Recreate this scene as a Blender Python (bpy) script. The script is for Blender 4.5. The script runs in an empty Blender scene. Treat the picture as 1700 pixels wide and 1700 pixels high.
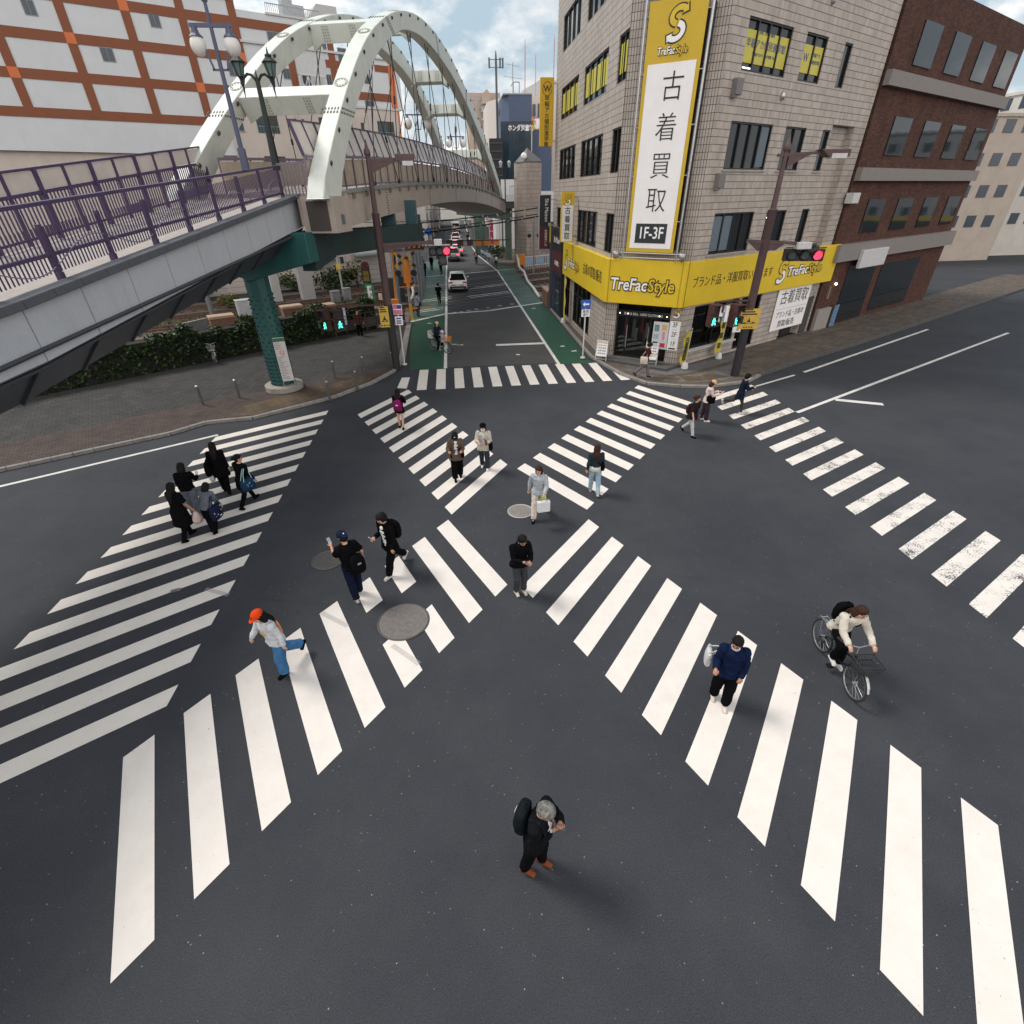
import bpy, bmesh, math, random
from mathutils import Vector, Matrix
from math import sin, cos, pi, radians, sqrt
random.seed(7)
S = bpy.context.scene
C = S.collection
# ---------------------------------------------------------------- camera
F_PX, PITCH, YAW, ROLL, CAM_H = 825.868, 0.569864, 0.102415, -0.013871, 7.65
_f = Vector((sin(YAW)*cos(PITCH), cos(YAW)*cos(PITCH), -sin(PITCH)))
_r = Vector((cos(YAW), -sin(YAW), 0)); _u = _r.cross(_f)
_r, _u = _r*cos(ROLL) + _u*sin(ROLL), _u*cos(ROLL) - _r*sin(ROLL)
cd = bpy.data.cameras.new('camera'); cam = bpy.data.objects.new('camera', cd); C.objects.link(cam)
cd.sensor_fit = 'HORIZONTAL'; cd.sensor_width = 36; cd.lens = 36*F_PX/1700
cd.clip_start = .1; cd.clip_end = 4000
cam.matrix_world = Matrix(((_r.x, _u.x, -_f.x, 0), (_r.y, _u.y, -_f.y, 0), (_r.z, _u.z, -_f.z, CAM_H), (0, 0, 0, 1)))
S.camera = cam
O = Vector((0, 0, CAM_H))
def ray(px, py): return (_f*F_PX + _r*(px-850) - _u*(py-850)).normalized()
def G(px, py, z=0.):            # photo pixel -> point on the ground
    d = ray(px, py); return O + d*((z-CAM_H)/d.z)
def at(px, py, Y):              # photo pixel -> point at the distance Y
    d = ray(px, py); return O + d*(Y/d.y)
def onp(px, py, A, d):          # photo pixel -> point on the vertical plane through A along d
    n = Vector((d[1], -d[0], 0)); r = ray(px, py); return O + r*((n.dot(Vector((A[0], A[1], 0))) - n.dot(O))/n.dot(r))
# ---------------------------------------------------------------- world, sun, exposure
SUN_EL, SUN_AZ = radians(54), radians(-62)      # azimuth from +Y towards +X
w = bpy.data.worlds.new('World'); S.world = w; w.use_nodes = True
nt = w.node_tree; N = nt.nodes; N.clear()
out = N.new('ShaderNodeOutputWorld'); bg = N.new('ShaderNodeBackground'); sky = N.new('ShaderNodeTexSky')
sky.sky_type = 'NISHITA'; sky.sun_disc = False; sky.sun_elevation = SUN_EL; sky.sun_rotation = SUN_AZ
sky.air_density = 1.0; sky.dust_density = 1.2; sky.ozone_density = 1.0
tc = N.new('ShaderNodeTexCoord'); mp = N.new('ShaderNodeMapping'); mp.inputs['Scale'].default_value = (1, 1, 1.9)
mp.inputs['Location'].default_value = (.35, .1, .3)
n1 = N.new('ShaderNodeTexNoise'); n1.inputs['Scale'].default_value = 6.0; n1.inputs['Detail'].default_value = 9; n1.inputs['Roughness'].default_value = .58
cr = N.new('ShaderNodeValToRGB'); cr.color_ramp.elements[0].position = .46; cr.color_ramp.elements[1].position = .66
sx = N.new('ShaderNodeSeparateXYZ'); ml = N.new('ShaderNodeMath'); ml.operation = 'MULTIPLY_ADD'; ml.inputs[1].default_value = -3.2; ml.inputs[2].default_value = .40
ad = N.new('ShaderNodeMath'); ad.operation = 'ADD'; ad.use_clamp = True
n2 = N.new('ShaderNodeTexNoise'); n2.inputs['Scale'].default_value = 5; n2.inputs['Detail'].default_value = 6
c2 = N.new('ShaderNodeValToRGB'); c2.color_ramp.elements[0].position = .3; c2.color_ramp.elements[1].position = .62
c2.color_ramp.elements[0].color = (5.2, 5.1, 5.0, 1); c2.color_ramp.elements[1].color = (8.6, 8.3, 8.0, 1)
mx = N.new('ShaderNodeMix'); mx.data_type = 'RGBA'
sk2 = N.new('ShaderNodeMix'); sk2.data_type = 'RGBA'; sk2.inputs[0].default_value = .92; sk2.inputs[7].default_value = (2.6, 3.35, 3.9, 1)
L = nt.links.new
L(tc.outputs['Generated'], mp.inputs['Vector']); L(mp.outputs[0], n1.inputs['Vector']); L(mp.outputs[0], n2.inputs['Vector'])
L(n1.outputs['Fac'], cr.inputs[0]); L(tc.outputs['Generated'], sx.inputs[0]); L(sx.outputs['Z'], ml.inputs[0])
L(cr.outputs[0], ad.inputs[0]); L(ml.outputs[0], ad.inputs[1]); L(n2.outputs['Fac'], c2.inputs[0])
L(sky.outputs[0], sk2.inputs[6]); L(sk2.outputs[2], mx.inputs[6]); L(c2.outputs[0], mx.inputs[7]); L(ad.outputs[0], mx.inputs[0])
hz = N.new('ShaderNodeValToRGB'); hz.color_ramp.elements[0].position = .06; hz.color_ramp.elements[1].position = .85   # sky gain by height, raised low down to light the facades, darker overhead
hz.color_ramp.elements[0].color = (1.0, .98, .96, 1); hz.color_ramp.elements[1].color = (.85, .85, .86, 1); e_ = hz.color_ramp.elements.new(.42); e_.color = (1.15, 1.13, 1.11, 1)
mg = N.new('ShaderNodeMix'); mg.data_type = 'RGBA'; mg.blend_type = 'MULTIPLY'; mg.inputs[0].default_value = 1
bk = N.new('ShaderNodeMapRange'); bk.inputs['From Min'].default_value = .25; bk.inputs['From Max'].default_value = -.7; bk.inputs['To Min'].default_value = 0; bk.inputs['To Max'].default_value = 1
wm = N.new('ShaderNodeMix'); wm.data_type = 'RGBA'; wm.inputs[7].default_value = (9.5, 9.15, 8.85, 1)          # unseen bright sky added behind the viewer to light the facades
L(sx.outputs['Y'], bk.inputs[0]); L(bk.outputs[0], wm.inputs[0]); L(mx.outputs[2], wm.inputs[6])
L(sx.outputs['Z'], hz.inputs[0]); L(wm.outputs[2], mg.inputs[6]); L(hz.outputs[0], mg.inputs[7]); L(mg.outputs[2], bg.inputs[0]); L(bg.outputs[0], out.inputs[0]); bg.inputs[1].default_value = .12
sl = bpy.data.lights.new('sun', 'SUN'); sun = bpy.data.objects.new('sun', sl); C.objects.link(sun)
sl.energy = 1.9; sl.angle = radians(18); sl.color = (1, .95, .88)
sd = Vector((sin(SUN_AZ)*cos(SUN_EL), cos(SUN_AZ)*cos(SUN_EL), sin(SUN_EL)))
sun.rotation_euler = sd.to_track_quat('Z', 'Y').to_euler(); sun.location = (0, 0, 60)
S.view_settings.view_transform = 'Standard'; S.view_settings.look = 'None'; S.view_settings.gamma = 1
S.view_settings.exposure = 0.56
S.render.engine = 'CYCLES'
S.cycles.max_bounces = 6; S.cycles.diffuse_bounces = 3; S.cycles.glossy_bounces = 3; S.cycles.transparent_max_bounces = 8
S.cycles.use_denoising = True
# ---------------------------------------------------------------- mesh helpers
class MB:
    def __init__(s): s.v = []; s.f = []; s.m = []; s.uv = {}
    def add(s, vs, fs, m=0):
        b = len(s.v); s.v += [tuple(v) for v in vs]
        for f in fs: s.f.append([b+i for i in f]); s.m.append(m)
        return s
    def quad(s, a, b, c, d, m=0, uv=None):
        s.add((a, b, c, d), [(0, 1, 2, 3)], m)
        if uv: s.uv[len(s.f)-1] = uv
        return s
    def obb(s, c, ax, ay, az, m=0):     # centre and three half-axis vectors
        c = Vector(c); ax = Vector(ax); ay = Vector(ay); az = Vector(az)
        if ax.cross(ay).dot(az) < 0: ax = -ax
        p = [c+ax*i+ay*j+az*k for i, j, k in ((-1,-1,-1),(1,-1,-1),(1,1,-1),(-1,1,-1),(-1,-1,1),(1,-1,1),(1,1,1),(-1,1,1))]
        return s.add(p, [(0,3,2,1),(4,5,6,7),(0,1,5,4),(1,2,6,5),(2,3,7,6),(3,0,4,7)], m)
    def box(s, c, size, rz=0, m=0):
        a = cos(rz); b = sin(rz)
        return s.obb(c, (a*size[0]/2, b*size[0]/2, 0), (-b*size[1]/2, a*size[1]/2, 0), (0, 0, size[2]/2), m)
    def bx(s, x0, x1, y0, y1, z0, z1, m=0): return s.box(((x0+x1)/2, (y0+y1)/2, (z0+z1)/2), (abs(x1-x0), abs(y1-y0), abs(z1-z0)), 0, m)
    def bar(s, a, b, w, h=None, up=(0, 0, 1), m=0):
        a = Vector(a); b = Vector(b); d = b-a; h = h or w; u = Vector(up)
        x = d.cross(u)
        if x.length < 1e-6: x = d.cross(Vector((1, 0, 0)))
        x.normalize(); z = x.cross(d).normalized()
        return s.obb((a+b)/2, d/2, x*w/2, z*h/2, m)
    def prism(s, poly, z0, z1, m=0):
        n = len(poly); A = sum(poly[i][0]*poly[(i+1)%n][1]-poly[(i+1)%n][0]*poly[i][1] for i in range(n))
        if A < 0: poly = poly[::-1]
        vs = [(p[0], p[1], z0) for p in poly] + [(p[0], p[1], z1) for p in poly]
        return s.add(vs, [tuple(range(n))[::-1], tuple(range(n, 2*n))] + [(i, (i+1)%n, n+(i+1)%n, n+i) for i in range(n)], m)
    def sheet(s, poly, z, m=0):
        n = len(poly); A = sum(poly[i][0]*poly[(i+1)%n][1]-poly[(i+1)%n][0]*poly[i][1] for i in range(n))
        if A < 0: poly = poly[::-1]
        return s.add([(p[0], p[1], z) for p in poly], [tuple(range(n))], m)
    def extr(s, poly, d, m=0):         # planar 3-D polygon pushed along d
        n = len(poly); P = [Vector(p) for p in poly]; d = Vector(d)
        nn = sum((P[i].cross(P[(i+1)%n]) for i in range(n)), Vector())
        if nn.dot(d) < 0: P = P[::-1]
        return s.add(P+[p+d for p in P], [tuple(range(n))[::-1], tuple(range(n, 2*n))]+[(i, (i+1)%n, n+(i+1)%n, n+i) for i in range(n)], m)
    def tube(s, pts, r, n=8, m=0, sq=1.0, ref=(0, 0, 1), closed=False):
        P = [Vector(p) for p in pts]; k = len(P); R = r if isinstance(r, (list, tuple)) else [r]*k
        b = len(s.v); prev = None
        for i in range(k):
            if closed: t = P[(i+1)%k]-P[i-1]
            else: t = P[min(i+1, k-1)]-P[max(i-1, 0)]
            t.normalize()
            if prev is None:
                x = t.cross(Vector(ref))
                if x.length < 1e-3: x = t.cross(Vector((0, 1, 0)))
            else: x = prev - t*prev.dot(t)
            x.normalize(); prev = x; y = t.cross(x)
            for j in range(n):
                a = 2*pi*j/n; s.v.append(tuple(P[i] + x*cos(a)*R[i] + y*sin(a)*R[i]*sq))
        rng = k if closed else k-1
        for i in range(rng):
            for j in range(n):
                i2 = (i+1)%k; s.f.append([b+i*n+j, b+i*n+(j+1)%n, b+i2*n+(j+1)%n, b+i2*n+j]); s.m.append(m)
        if not closed:
            s.f.append([b+j for j in range(n)][::-1]); s.m.append(m); s.f.append([b+(k-1)*n+j for j in range(n)]); s.m.append(m)
        return s
    def cyl(s, a, b, r, r2=None, n=12, m=0): return s.tube([a, b], [r, r if r2 is None else r2], n, m)
    def rings(s, R, n=16, m=0, p=1.):  # (centre, rx, ry) horizontal (super)ellipses lofted upward
        b = len(s.v); k = len(R)
        for c, rx, ry in R:
            for j in range(n): a = 2*pi*j/n; u, w_ = cos(a), sin(a); s.v.append((c[0]+rx*math.copysign(abs(u)**p, u), c[1]+ry*math.copysign(abs(w_)**p, w_), c[2]))
        for i in range(k-1):
            for j in range(n): s.f.append([b+i*n+j, b+i*n+(j+1)%n, b+(i+1)*n+(j+1)%n, b+(i+1)*n+j]); s.m.append(m)
        s.f.append([b+j for j in range(n)][::-1]); s.m.append(m); s.f.append([b+(k-1)*n+j for j in range(n)]); s.m.append(m)
        return s
    def ell(s, c, r, n=12, k=8, m=0, M=None):
        c = Vector(c); b = len(s.v); r = (r, r, r) if not isinstance(r, (tuple, list)) else r
        for i in range(1, k):
            th = pi*i/k
            for j in range(n):
                a = 2*pi*j/n; p = Vector((r[0]*sin(th)*cos(a), r[1]*sin(th)*sin(a), -r[2]*cos(th)))
                if M: p = M @ p
                s.v.append(tuple(c+p))
        lo = Vector((0, 0, -r[2])); hi = Vector((0, 0, r[2]))
        if M: lo = M @ lo; hi = M @ hi
        s.v.append(tuple(c+lo)); s.v.append(tuple(c+hi)); L_ = len(s.v)-2; H_ = L_+1
        for i in range(k-2):
            for j in range(n): s.f.append([b+i*n+j, b+i*n+(j+1)%n, b+(i+1)*n+(j+1)%n, b+(i+1)*n+j]); s.m.append(m)
        for j in range(n):
            s.f.append([L_, b+(j+1)%n, b+j]); s.m.append(m); s.f.append([H_, b+(k-2)*n+j, b+(k-2)*n+(j+1)%n]); s.m.append(m)
        return s
    def mesh(s, name):
        me = bpy.data.meshes.new(name); me.from_pydata(s.v, [], s.f)
        me.polygons.foreach_set('material_index', s.m)
        if s.uv:
            ul = me.uv_layers.new(name='UVMap')
            for fi, uv in s.uv.items():
                for li, q in zip(me.polygons[fi].loop_indices, uv): ul.data[li].uv = q
        me.validate(); me.update(); return me
    def build(s, name, mats, parent=None, smooth=False, bevel=0, seg=2):
        me = s.mesh(name); return mkobj(name, me, mats, parent, smooth, bevel, seg)
def mkobj(name, me, mats, parent=None, smooth=False, bevel=0, seg=2):
    o = bpy.data.objects.new(name, me); C.objects.link(o)
    for mm in (mats if isinstance(mats, (list, tuple)) else [mats]): me.materials.append(mm)
    if smooth: me.polygons.foreach_set('use_smooth', [True]*len(me.polygons))
    if smooth == 'a':
        try: me.set_sharp_from_angle(angle=radians(35))
        except Exception: pass
    if bevel:
        b = o.modifiers.new('bevel', 'BEVEL'); b.width = bevel; b.segments = seg; b.limit_method = 'ANGLE'; b.angle_limit = radians(40)
    if parent:
        o.parent = parent
        if parent.name in WORLD: o.matrix_parent_inverse = Matrix.Translation(-parent.location)
    return o
WORLD = set()                          # things whose parts are given in world coordinates
def thing(name, label, cat, loc=(0, 0, 0), rz=0, group=None, world=False):
    o = bpy.data.objects.new(name, None); C.objects.link(o); o.location = loc; o.rotation_euler = (0, 0, rz); o.empty_display_size = .2
    if world: WORLD.add(o.name)
    return tag(o, label, cat, group)
def tag(o, label, cat, group=None):
    o['label'] = label; o['category'] = cat
    if group: o['group'] = group
    return o
def struct(o, label=None, cat=None, kind='structure'):
    o['kind'] = kind; o['label'] = label or o.name.replace('_', ' '); o['category'] = cat or o.name.split('.')[0].replace('_', ' ')
    return o
def dup(root, label, loc=None, rz=None, group=None):
    r = root.copy(); C.objects.link(r)
    if loc is not None: r.location = loc
    if rz is not None: r.rotation_euler = (0, 0, rz)
    r['label'] = label
    if group: r['group'] = group
    for ch in list(root.children):
        c = ch.copy(); C.objects.link(c); c.parent = r
        for g in ch.children: d = g.copy(); C.objects.link(d); d.parent = c
    return r
def recenter(o, p):                    # move a mesh object's origin to the point p
    p = Vector(p); o.data.transform(Matrix.Translation(-p)); o.location = p; return o
# ---------------------------------------------------------------- materials
def mat(name, col, rough=.6, metal=0., var=.12, scale=6., bump=0., bscale=40., spec=.5, coat=0., dirt=0., emit=None, coord='Position'):
    m = bpy.data.materials.new(name); m.use_nodes = True; t = m.node_tree; b = t.nodes['Principled BSDF']; l = t.links.new
    b.inputs['Roughness'].default_value = rough; b.inputs['Metallic'].default_value = metal; b.inputs['Specular IOR Level'].default_value = spec
    if coat: b.inputs['Coat Weight'].default_value = coat; b.inputs['Coat Roughness'].default_value = .08
    if coord == 'Position': src = t.nodes.new('ShaderNodeNewGeometry').outputs['Position']
    else: src = t.nodes.new('ShaderNodeTexCoord').outputs[coord]
    n = t.nodes.new('ShaderNodeTexNoise'); n.inputs['Scale'].default_value = scale; n.inputs['Detail'].default_value = 6; n.inputs['Roughness'].default_value = .65
    l(src, n.inputs['Vector'])
    r = t.nodes.new('ShaderNodeValToRGB'); r.color_ramp.elements[0].position = .28; r.color_ramp.elements[1].position = .72
    lo = [max(0, c*(1-var)) for c in col]; hi = [min(1, c*(1+var)) for c in col]
    r.color_ramp.elements[0].color = (*lo, 1); r.color_ramp.elements[1].color = (*hi, 1)
    l(n.outputs['Fac'], r.inputs[0]); last = r.outputs[0]
    if dirt:
        n3 = t.nodes.new('ShaderNodeTexNoise'); n3.inputs['Scale'].default_value = 1.3; n3.inputs['Detail'].default_value = 8; n3.inputs['Roughness'].default_value = .75
        mp_ = t.nodes.new('ShaderNodeMapping'); mp_.inputs['Scale'].default_value = (2.5, 2.5, .5); l(src, mp_.inputs[0]); l(mp_.outputs[0], n3.inputs['Vector'])
        r3 = t.nodes.new('ShaderNodeValToRGB'); r3.color_ramp.elements[0].position = .5; r3.color_ramp.elements[1].position = .75
        r3.color_ramp.elements[0].color = (0, 0, 0, 1); r3.color_ramp.elements[1].color = (dirt, dirt, dirt, 1); l(n3.outputs['Fac'], r3.inputs[0])
        x = t.nodes.new('ShaderNodeMix'); x.data_type = 'RGBA'; l(r3.outputs[0], x.inputs[0]); l(last, x.inputs[6]); x.inputs[7].default_value = (*[c*.45+.01 for c in col], 1); last = x.outputs[2]
    l(last, b.inputs['Base Color'])
    if bump:
        n4 = t.nodes.new('ShaderNodeTexNoise'); n4.inputs['Scale'].default_value = bscale; n4.inputs['Detail'].default_value = 5; l(src, n4.inputs['Vector'])
        bp = t.nodes.new('ShaderNodeBump'); bp.inputs['Strength'].default_value = bump; bp.inputs['Distance'].default_value = .02; l(n4.outputs['Fac'], bp.inputs['Height']); l(bp.outputs[0], b.inputs['Normal'])
    if emit: b.inputs['Emission Color'].default_value = (*emit[:3], 1); b.inputs['Emission Strength'].default_value = emit[3]
    return m
_mc = {}
def M(key, *a, **k):
    if key not in _mc: _mc[key] = mat(key, *a, **k)
    return _mc[key]
def fab(col, rough=.85, var=.18):      # clothing fabric
    key = 'fabric_%02x%02x%02x' % tuple(int(min(1, max(0, c))*255) for c in col)
    return M(key, col, rough, var=var, scale=9, bump=.9, bscale=13, spec=.03, coord='Object')
def glass(name='glass', col=(.016, .02, .024), rough=.04):
    m = bpy.data.materials.new(name); m.use_nodes = True; t = m.node_tree; b = t.nodes['Principled BSDF']; l = t.links.new
    b.inputs['Base Color'].default_value = (*col, 1); b.inputs['Roughness'].default_value = rough; b.inputs['Specular IOR Level'].default_value = .38
    n = t.nodes.new('ShaderNodeTexNoise'); n.inputs['Scale'].default_value = .9; n.inputs['Detail'].default_value = 2; g = t.nodes.new('ShaderNodeNewGeometry'); l(g.outputs['Position'], n.inputs['Vector'])
    bp = t.nodes.new('ShaderNodeBump'); bp.inputs['Strength'].default_value = .12; bp.inputs['Distance'].default_value = .02; l(n.outputs['Fac'], bp.inputs['Height']); l(bp.outputs[0], b.inputs['Normal'])
    return m
def clear_glass(name='clear_glass', tint=(.75, .8, .8)):
    m = bpy.data.materials.new(name); m.use_nodes = True; t = m.node_tree; t.nodes.clear(); l = t.links.new
    o = t.nodes.new('ShaderNodeOutputMaterial'); mx_ = t.nodes.new('ShaderNodeMixShader'); tr = t.nodes.new('ShaderNodeBsdfTransparent'); gl = t.nodes.new('ShaderNodeBsdfGlossy'); fr = t.nodes.new('ShaderNodeFresnel')
    tr.inputs[0].default_value = (*tint, 1); gl.inputs['Roughness'].default_value = .03; fr.inputs[0].default_value = 1.5
    l(fr.outputs[0], mx_.inputs[0]); l(tr.outputs[0], mx_.inputs[1]); l(gl.outputs[0], mx_.inputs[2]); l(mx_.outputs[0], o.inputs[0])
    return m
GLASS = glass(); CLEAR = clear_glass()
# ---------------------------------------------------------------- lettering
def lettering(body, size, m, parent, org, rx, up, name='lettering', ext=.004, off=0., xs=1., align='CENTER', valign='CENTER', shear=0., line=1., sp=1.):
    c = bpy.data.curves.new(name, 'FONT'); c.body = body; c.size = size; c.extrude = ext; c.offset = off; c.align_x = align; c.align_y = valign; c.shear = shear; c.space_line = line; c.resolution_u = 3; c.space_character = sp
    o = bpy.data.objects.new(name, c); C.objects.link(o)
    dg = bpy.context.evaluated_depsgraph_get(); me = bpy.data.meshes.new_from_object(o.evaluated_get(dg)); me.name = name
    bpy.data.objects.remove(o); bpy.data.curves.remove(c)
    rx = Vector(rx).normalized(); up = Vector(up); up = (up - rx*up.dot(rx)).normalized(); n = rx.cross(up)
    me.transform(Matrix(((rx.x*xs, up.x, n.x, org[0]), (rx.y*xs, up.y, n.y, org[1]), (rx.z*xs, up.z, n.z, org[2]), (0, 0, 0, 1))))
    return mkobj(name, me, m, parent)
# ================================================================ ground, roads, markings
D = Vector((.872, .489, 0)).normalized()       # direction of the side street, the rails and the shop's right front
Dn = Vector((D.y, -D.x, 0))                    # towards the viewer
def V2(p): return (p[0], p[1])
def nodes_of(m): return m.node_tree, m.node_tree.nodes, m.node_tree.links.new
def asphalt(name, c0, c1, spk=.5, crack=.6):
    m = bpy.data.materials.new(name); m.use_nodes = True; t, n_, l = nodes_of(m); b = n_['Principled BSDF']
    g = n_.new('ShaderNodeNewGeometry').outputs['Position']
    def noise(sc, de=4, ro=.6):
        n = n_.new('ShaderNodeTexNoise'); n.inputs['Scale'].default_value = sc; n.inputs['Detail'].default_value = de; n.inputs['Roughness'].default_value = ro; l(g, n.inputs['Vector']); return n.outputs['Fac']
    def ramp(x, p0, p1, a, b_):
        r = n_.new('ShaderNodeValToRGB'); r.color_ramp.elements[0].position = p0; r.color_ramp.elements[1].position = p1
        r.color_ramp.elements[0].color = (*a, 1); r.color_ramp.elements[1].color = (*b_, 1); l(x, r.inputs[0]); return r.outputs[0]
    def mix(f, a, b_, mode='MIX'):
        x = n_.new('ShaderNodeMix'); x.data_type = 'RGBA'; x.blend_type = mode
        if isinstance(f, float): x.inputs[0].default_value = f
        else: l(f, x.inputs[0])
        for i, q in ((6, a), (7, b_)):
            if isinstance(q, tuple): x.inputs[i].default_value = (*q, 1)
            else: l(q, x.inputs[i])
        return x.outputs[2]
    base = ramp(noise(.35, 6, .7), .35, .68, c0, c1)
    fine = ramp(noise(55, 3, .7), .3, .7, (.62, .62, .62), (1.4, 1.4, 1.4)); col = mix(1., base, fine, 'MULTIPLY')
    grit = ramp(noise(160, 2, .6), .35, .65, (.75, .75, .75), (1.28, 1.28, 1.28)); col = mix(1., col, grit, 'MULTIPLY')
    vo = n_.new('ShaderNodeTexVoronoi'); vo.inputs['Scale'].default_value = 13; l(g, vo.inputs['Vector'])
    sp = ramp(vo.outputs['Distance'], .05, .13, (1, 1, 1), (0, 0, 0)); sel = ramp(noise(11, 2), .55, .62, (0, 0, 0), (spk, spk, spk))
    mm = n_.new('ShaderNodeMath'); mm.operation = 'MULTIPLY'; l(sp, mm.inputs[0]); l(sel, mm.inputs[1])
    col = mix(mm.outputs[0], col, (.34, .33, .32))
    stain = ramp(noise(1.7, 7, .75), .60, .78, (0, 0, 0), (.45, .45, .45)); col = mix(stain, col, tuple(x*.55 for x in c0))
    # cracks
    mpn = n_.new('ShaderNodeVectorMath'); mpn.operation = 'ADD'; dn = n_.new('ShaderNodeTexNoise'); dn.inputs['Scale'].default_value = .8; dn.inputs['Detail'].default_value = 6; l(g, dn.inputs['Vector'])
    ms = n_.new('ShaderNodeVectorMath'); ms.operation = 'SCALE'; ms.inputs['Scale'].default_value = 1.2; l(dn.outputs['Color'], ms.inputs[0]); l(g, mpn.inputs[0]); l(ms.outputs[0], mpn.inputs[1])
    vc = n_.new('ShaderNodeTexVoronoi'); vc.feature = 'DISTANCE_TO_EDGE'; vc.inputs['Scale'].default_value = .17; l(mpn.outputs[0], vc.inputs['Vector'])
    ck = ramp(vc.outputs['Distance'], .0012, .0035, (crack, crack, crack), (0, 0, 0)); cm = ramp(noise(.28, 3), .52, .62, (0, 0, 0), (1, 1, 1))
    m2 = n_.new('ShaderNodeMath'); m2.operation = 'MULTIPLY'; l(ck, m2.inputs[0]); l(cm, m2.inputs[1]); col = mix(m2.outputs[0], col, tuple(x*.35 for x in c0))
    l(col, b.inputs['Base Color']); b.inputs['Roughness'].default_value = .82; b.inputs['Specular IOR Level'].default_value = .35
    bp = n_.new('ShaderNodeBump'); bp.inputs['Strength'].default_value = .35; bp.inputs['Distance'].default_value = .01; l(noise(80, 3, .7), bp.inputs['Height']); l(bp.outputs[0], b.inputs['Normal'])
    return m
ASPH = asphalt('asphalt', (.0245, .0268, .0335), (.038, .0402, .047), spk=.9, crack=.3)
def paint(name, col, wear=.42, wsoft=.1, sc=5., under=(.055, .055, .06), rough=.6, aniso=(1, 1, 1), grime=.3, fine=0):
    m = bpy.data.materials.new(name); m.use_nodes = True; t, n_, l = nodes_of(m); b = n_['Principled BSDF']
    g = n_.new('ShaderNodeNewGeometry').outputs['Position']
    mp_ = n_.new('ShaderNodeMapping'); mp_.inputs['Scale'].default_value = aniso; l(g, mp_.inputs[0])
    a = n_.new('ShaderNodeTexNoise'); a.inputs['Scale'].default_value = sc; a.inputs['Detail'].default_value = 9; a.inputs['Roughness'].default_value = .78; l(mp_.outputs[0], a.inputs['Vector'])
    src = a.outputs['Fac']
    if fine:
        f2 = n_.new('ShaderNodeTexNoise'); f2.inputs['Scale'].default_value = 32; f2.inputs['Detail'].default_value = 4; l(g, f2.inputs['Vector'])
        mm_ = n_.new('ShaderNodeMix'); mm_.inputs[0].default_value = fine; l(src, mm_.inputs[2]); l(f2.outputs['Fac'], mm_.inputs[3]); src = mm_.outputs[0]
    r = n_.new('ShaderNodeValToRGB'); r.color_ramp.elements[0].position = wear-wsoft; r.color_ramp.elements[1].position = wear; l(src, r.inputs[0])
    q = n_.new('ShaderNodeTexNoise'); q.inputs['Scale'].default_value = 2.2; q.inputs['Detail'].default_value = 8; q.inputs['Roughness'].default_value = .7; l(g, q.inputs['Vector'])
    rq = n_.new('ShaderNodeValToRGB'); rq.color_ramp.elements[0].position = .35; rq.color_ramp.elements[1].position = .7; rq.color_ramp.elements[0].color = (*[c*(1-grime) for c in col], 1); rq.color_ramp.elements[1].color = (*col, 1); l(q.outputs['Fac'], rq.inputs[0])
    x = n_.new('ShaderNodeMix'); x.data_type = 'RGBA'; x.inputs[6].default_value = (*under, 1); l(r.outputs[0], x.inputs[0]); l(rq.outputs[0], x.inputs[7]); l(x.outputs[2], b.inputs['Base Color'])
    b.inputs['Roughness'].default_value = rough; b.inputs['Specular IOR Level'].default_value = .3
    f = n_.new('ShaderNodeTexNoise'); f.inputs['Scale'].default_value = 120; l(g, f.inputs['Vector'])
    bp = n_.new('ShaderNodeBump'); bp.inputs['Strength'].default_value = .2; bp.inputs['Distance'].default_value = .005; l(f.outputs['Fac'], bp.inputs['Height']); l(bp.outputs[0], b.inputs['Normal'])
    return m
WHITE_P = paint('road_paint_white', (.70, .648, .60), .352, .05, 8, grime=.10, fine=.5)
WORN_P = paint('road_paint_worn', (.70, .65, .605), .47, .035, 1.3, grime=.15, fine=.38)
LINE_P = paint('road_line_white', (.72, .70, .67), .40, .12, 4)
GREEN_P = paint('green_lane_paint', (.022, .082, .052), .30, .2, 6, under=(.05, .06, .058), grime=.3)
GREEN_W = paint('green_lane_worn', (.072, .135, .105), .45, .2, 5, under=(.07, .075, .07), grime=.35)
# one ground sheet to the horizon
m = MB(); R0 = [(-2500, -600), (2500, -600), (2500, 3000), (-2500, 3000)]
m.sheet(R0, 0.0); struct(m.build('road', ASPH), 'dark grey asphalt road and junction', 'road')
OLDASPH = asphalt('old_asphalt', (.050, .0495, .0515), (.070, .069, .070), crack=.5)
m = MB(); m.sheet([(-.8, 26.3), (5.3, 26.3), (5.3, 43.0), (-.8, 40.5)], .002); m.sheet([(-.8, 62.0), (5.3, 64.8), (5.2, 72), (4.2, 80), (3.9, 97), (8, 220), (-2, 220), (-.8, 90)], .002); struct(m.build('road', OLDASPH), 'older lighter asphalt of the main road', 'road')
def stripes(name, base, per, n, lv, tv, matl, k0=0, skip=None, lab=''):
    m = MB()
    for k in range(k0, n):
        p = Vector((base[0]+per[0]*k, base[1]+per[1]*k, 0)); lv_ = Vector((*lv, 0)); tv_ = Vector((*tv, 0))
        segs = [(0, 1)] if not skip or k not in skip else skip[k]
        for a, b in segs: m.sheet([p+lv_*a, p+lv_*b, p+lv_*b+tv_, p+lv_*a+tv_], .004)
    return struct(m.build(name, matl), lab, 'crosswalk')
stripes('diagonal_crosswalk', (-4.93, 6.45), (.62, .75), 8, (1.36, -2.92), (-.31, -.37), WHITE_P, -1, {4: [(0, .29), (.62, 1)], 5: [(0, .36), (.64, 1)]}, 'near left arm of the diagonal crosswalk')
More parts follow.
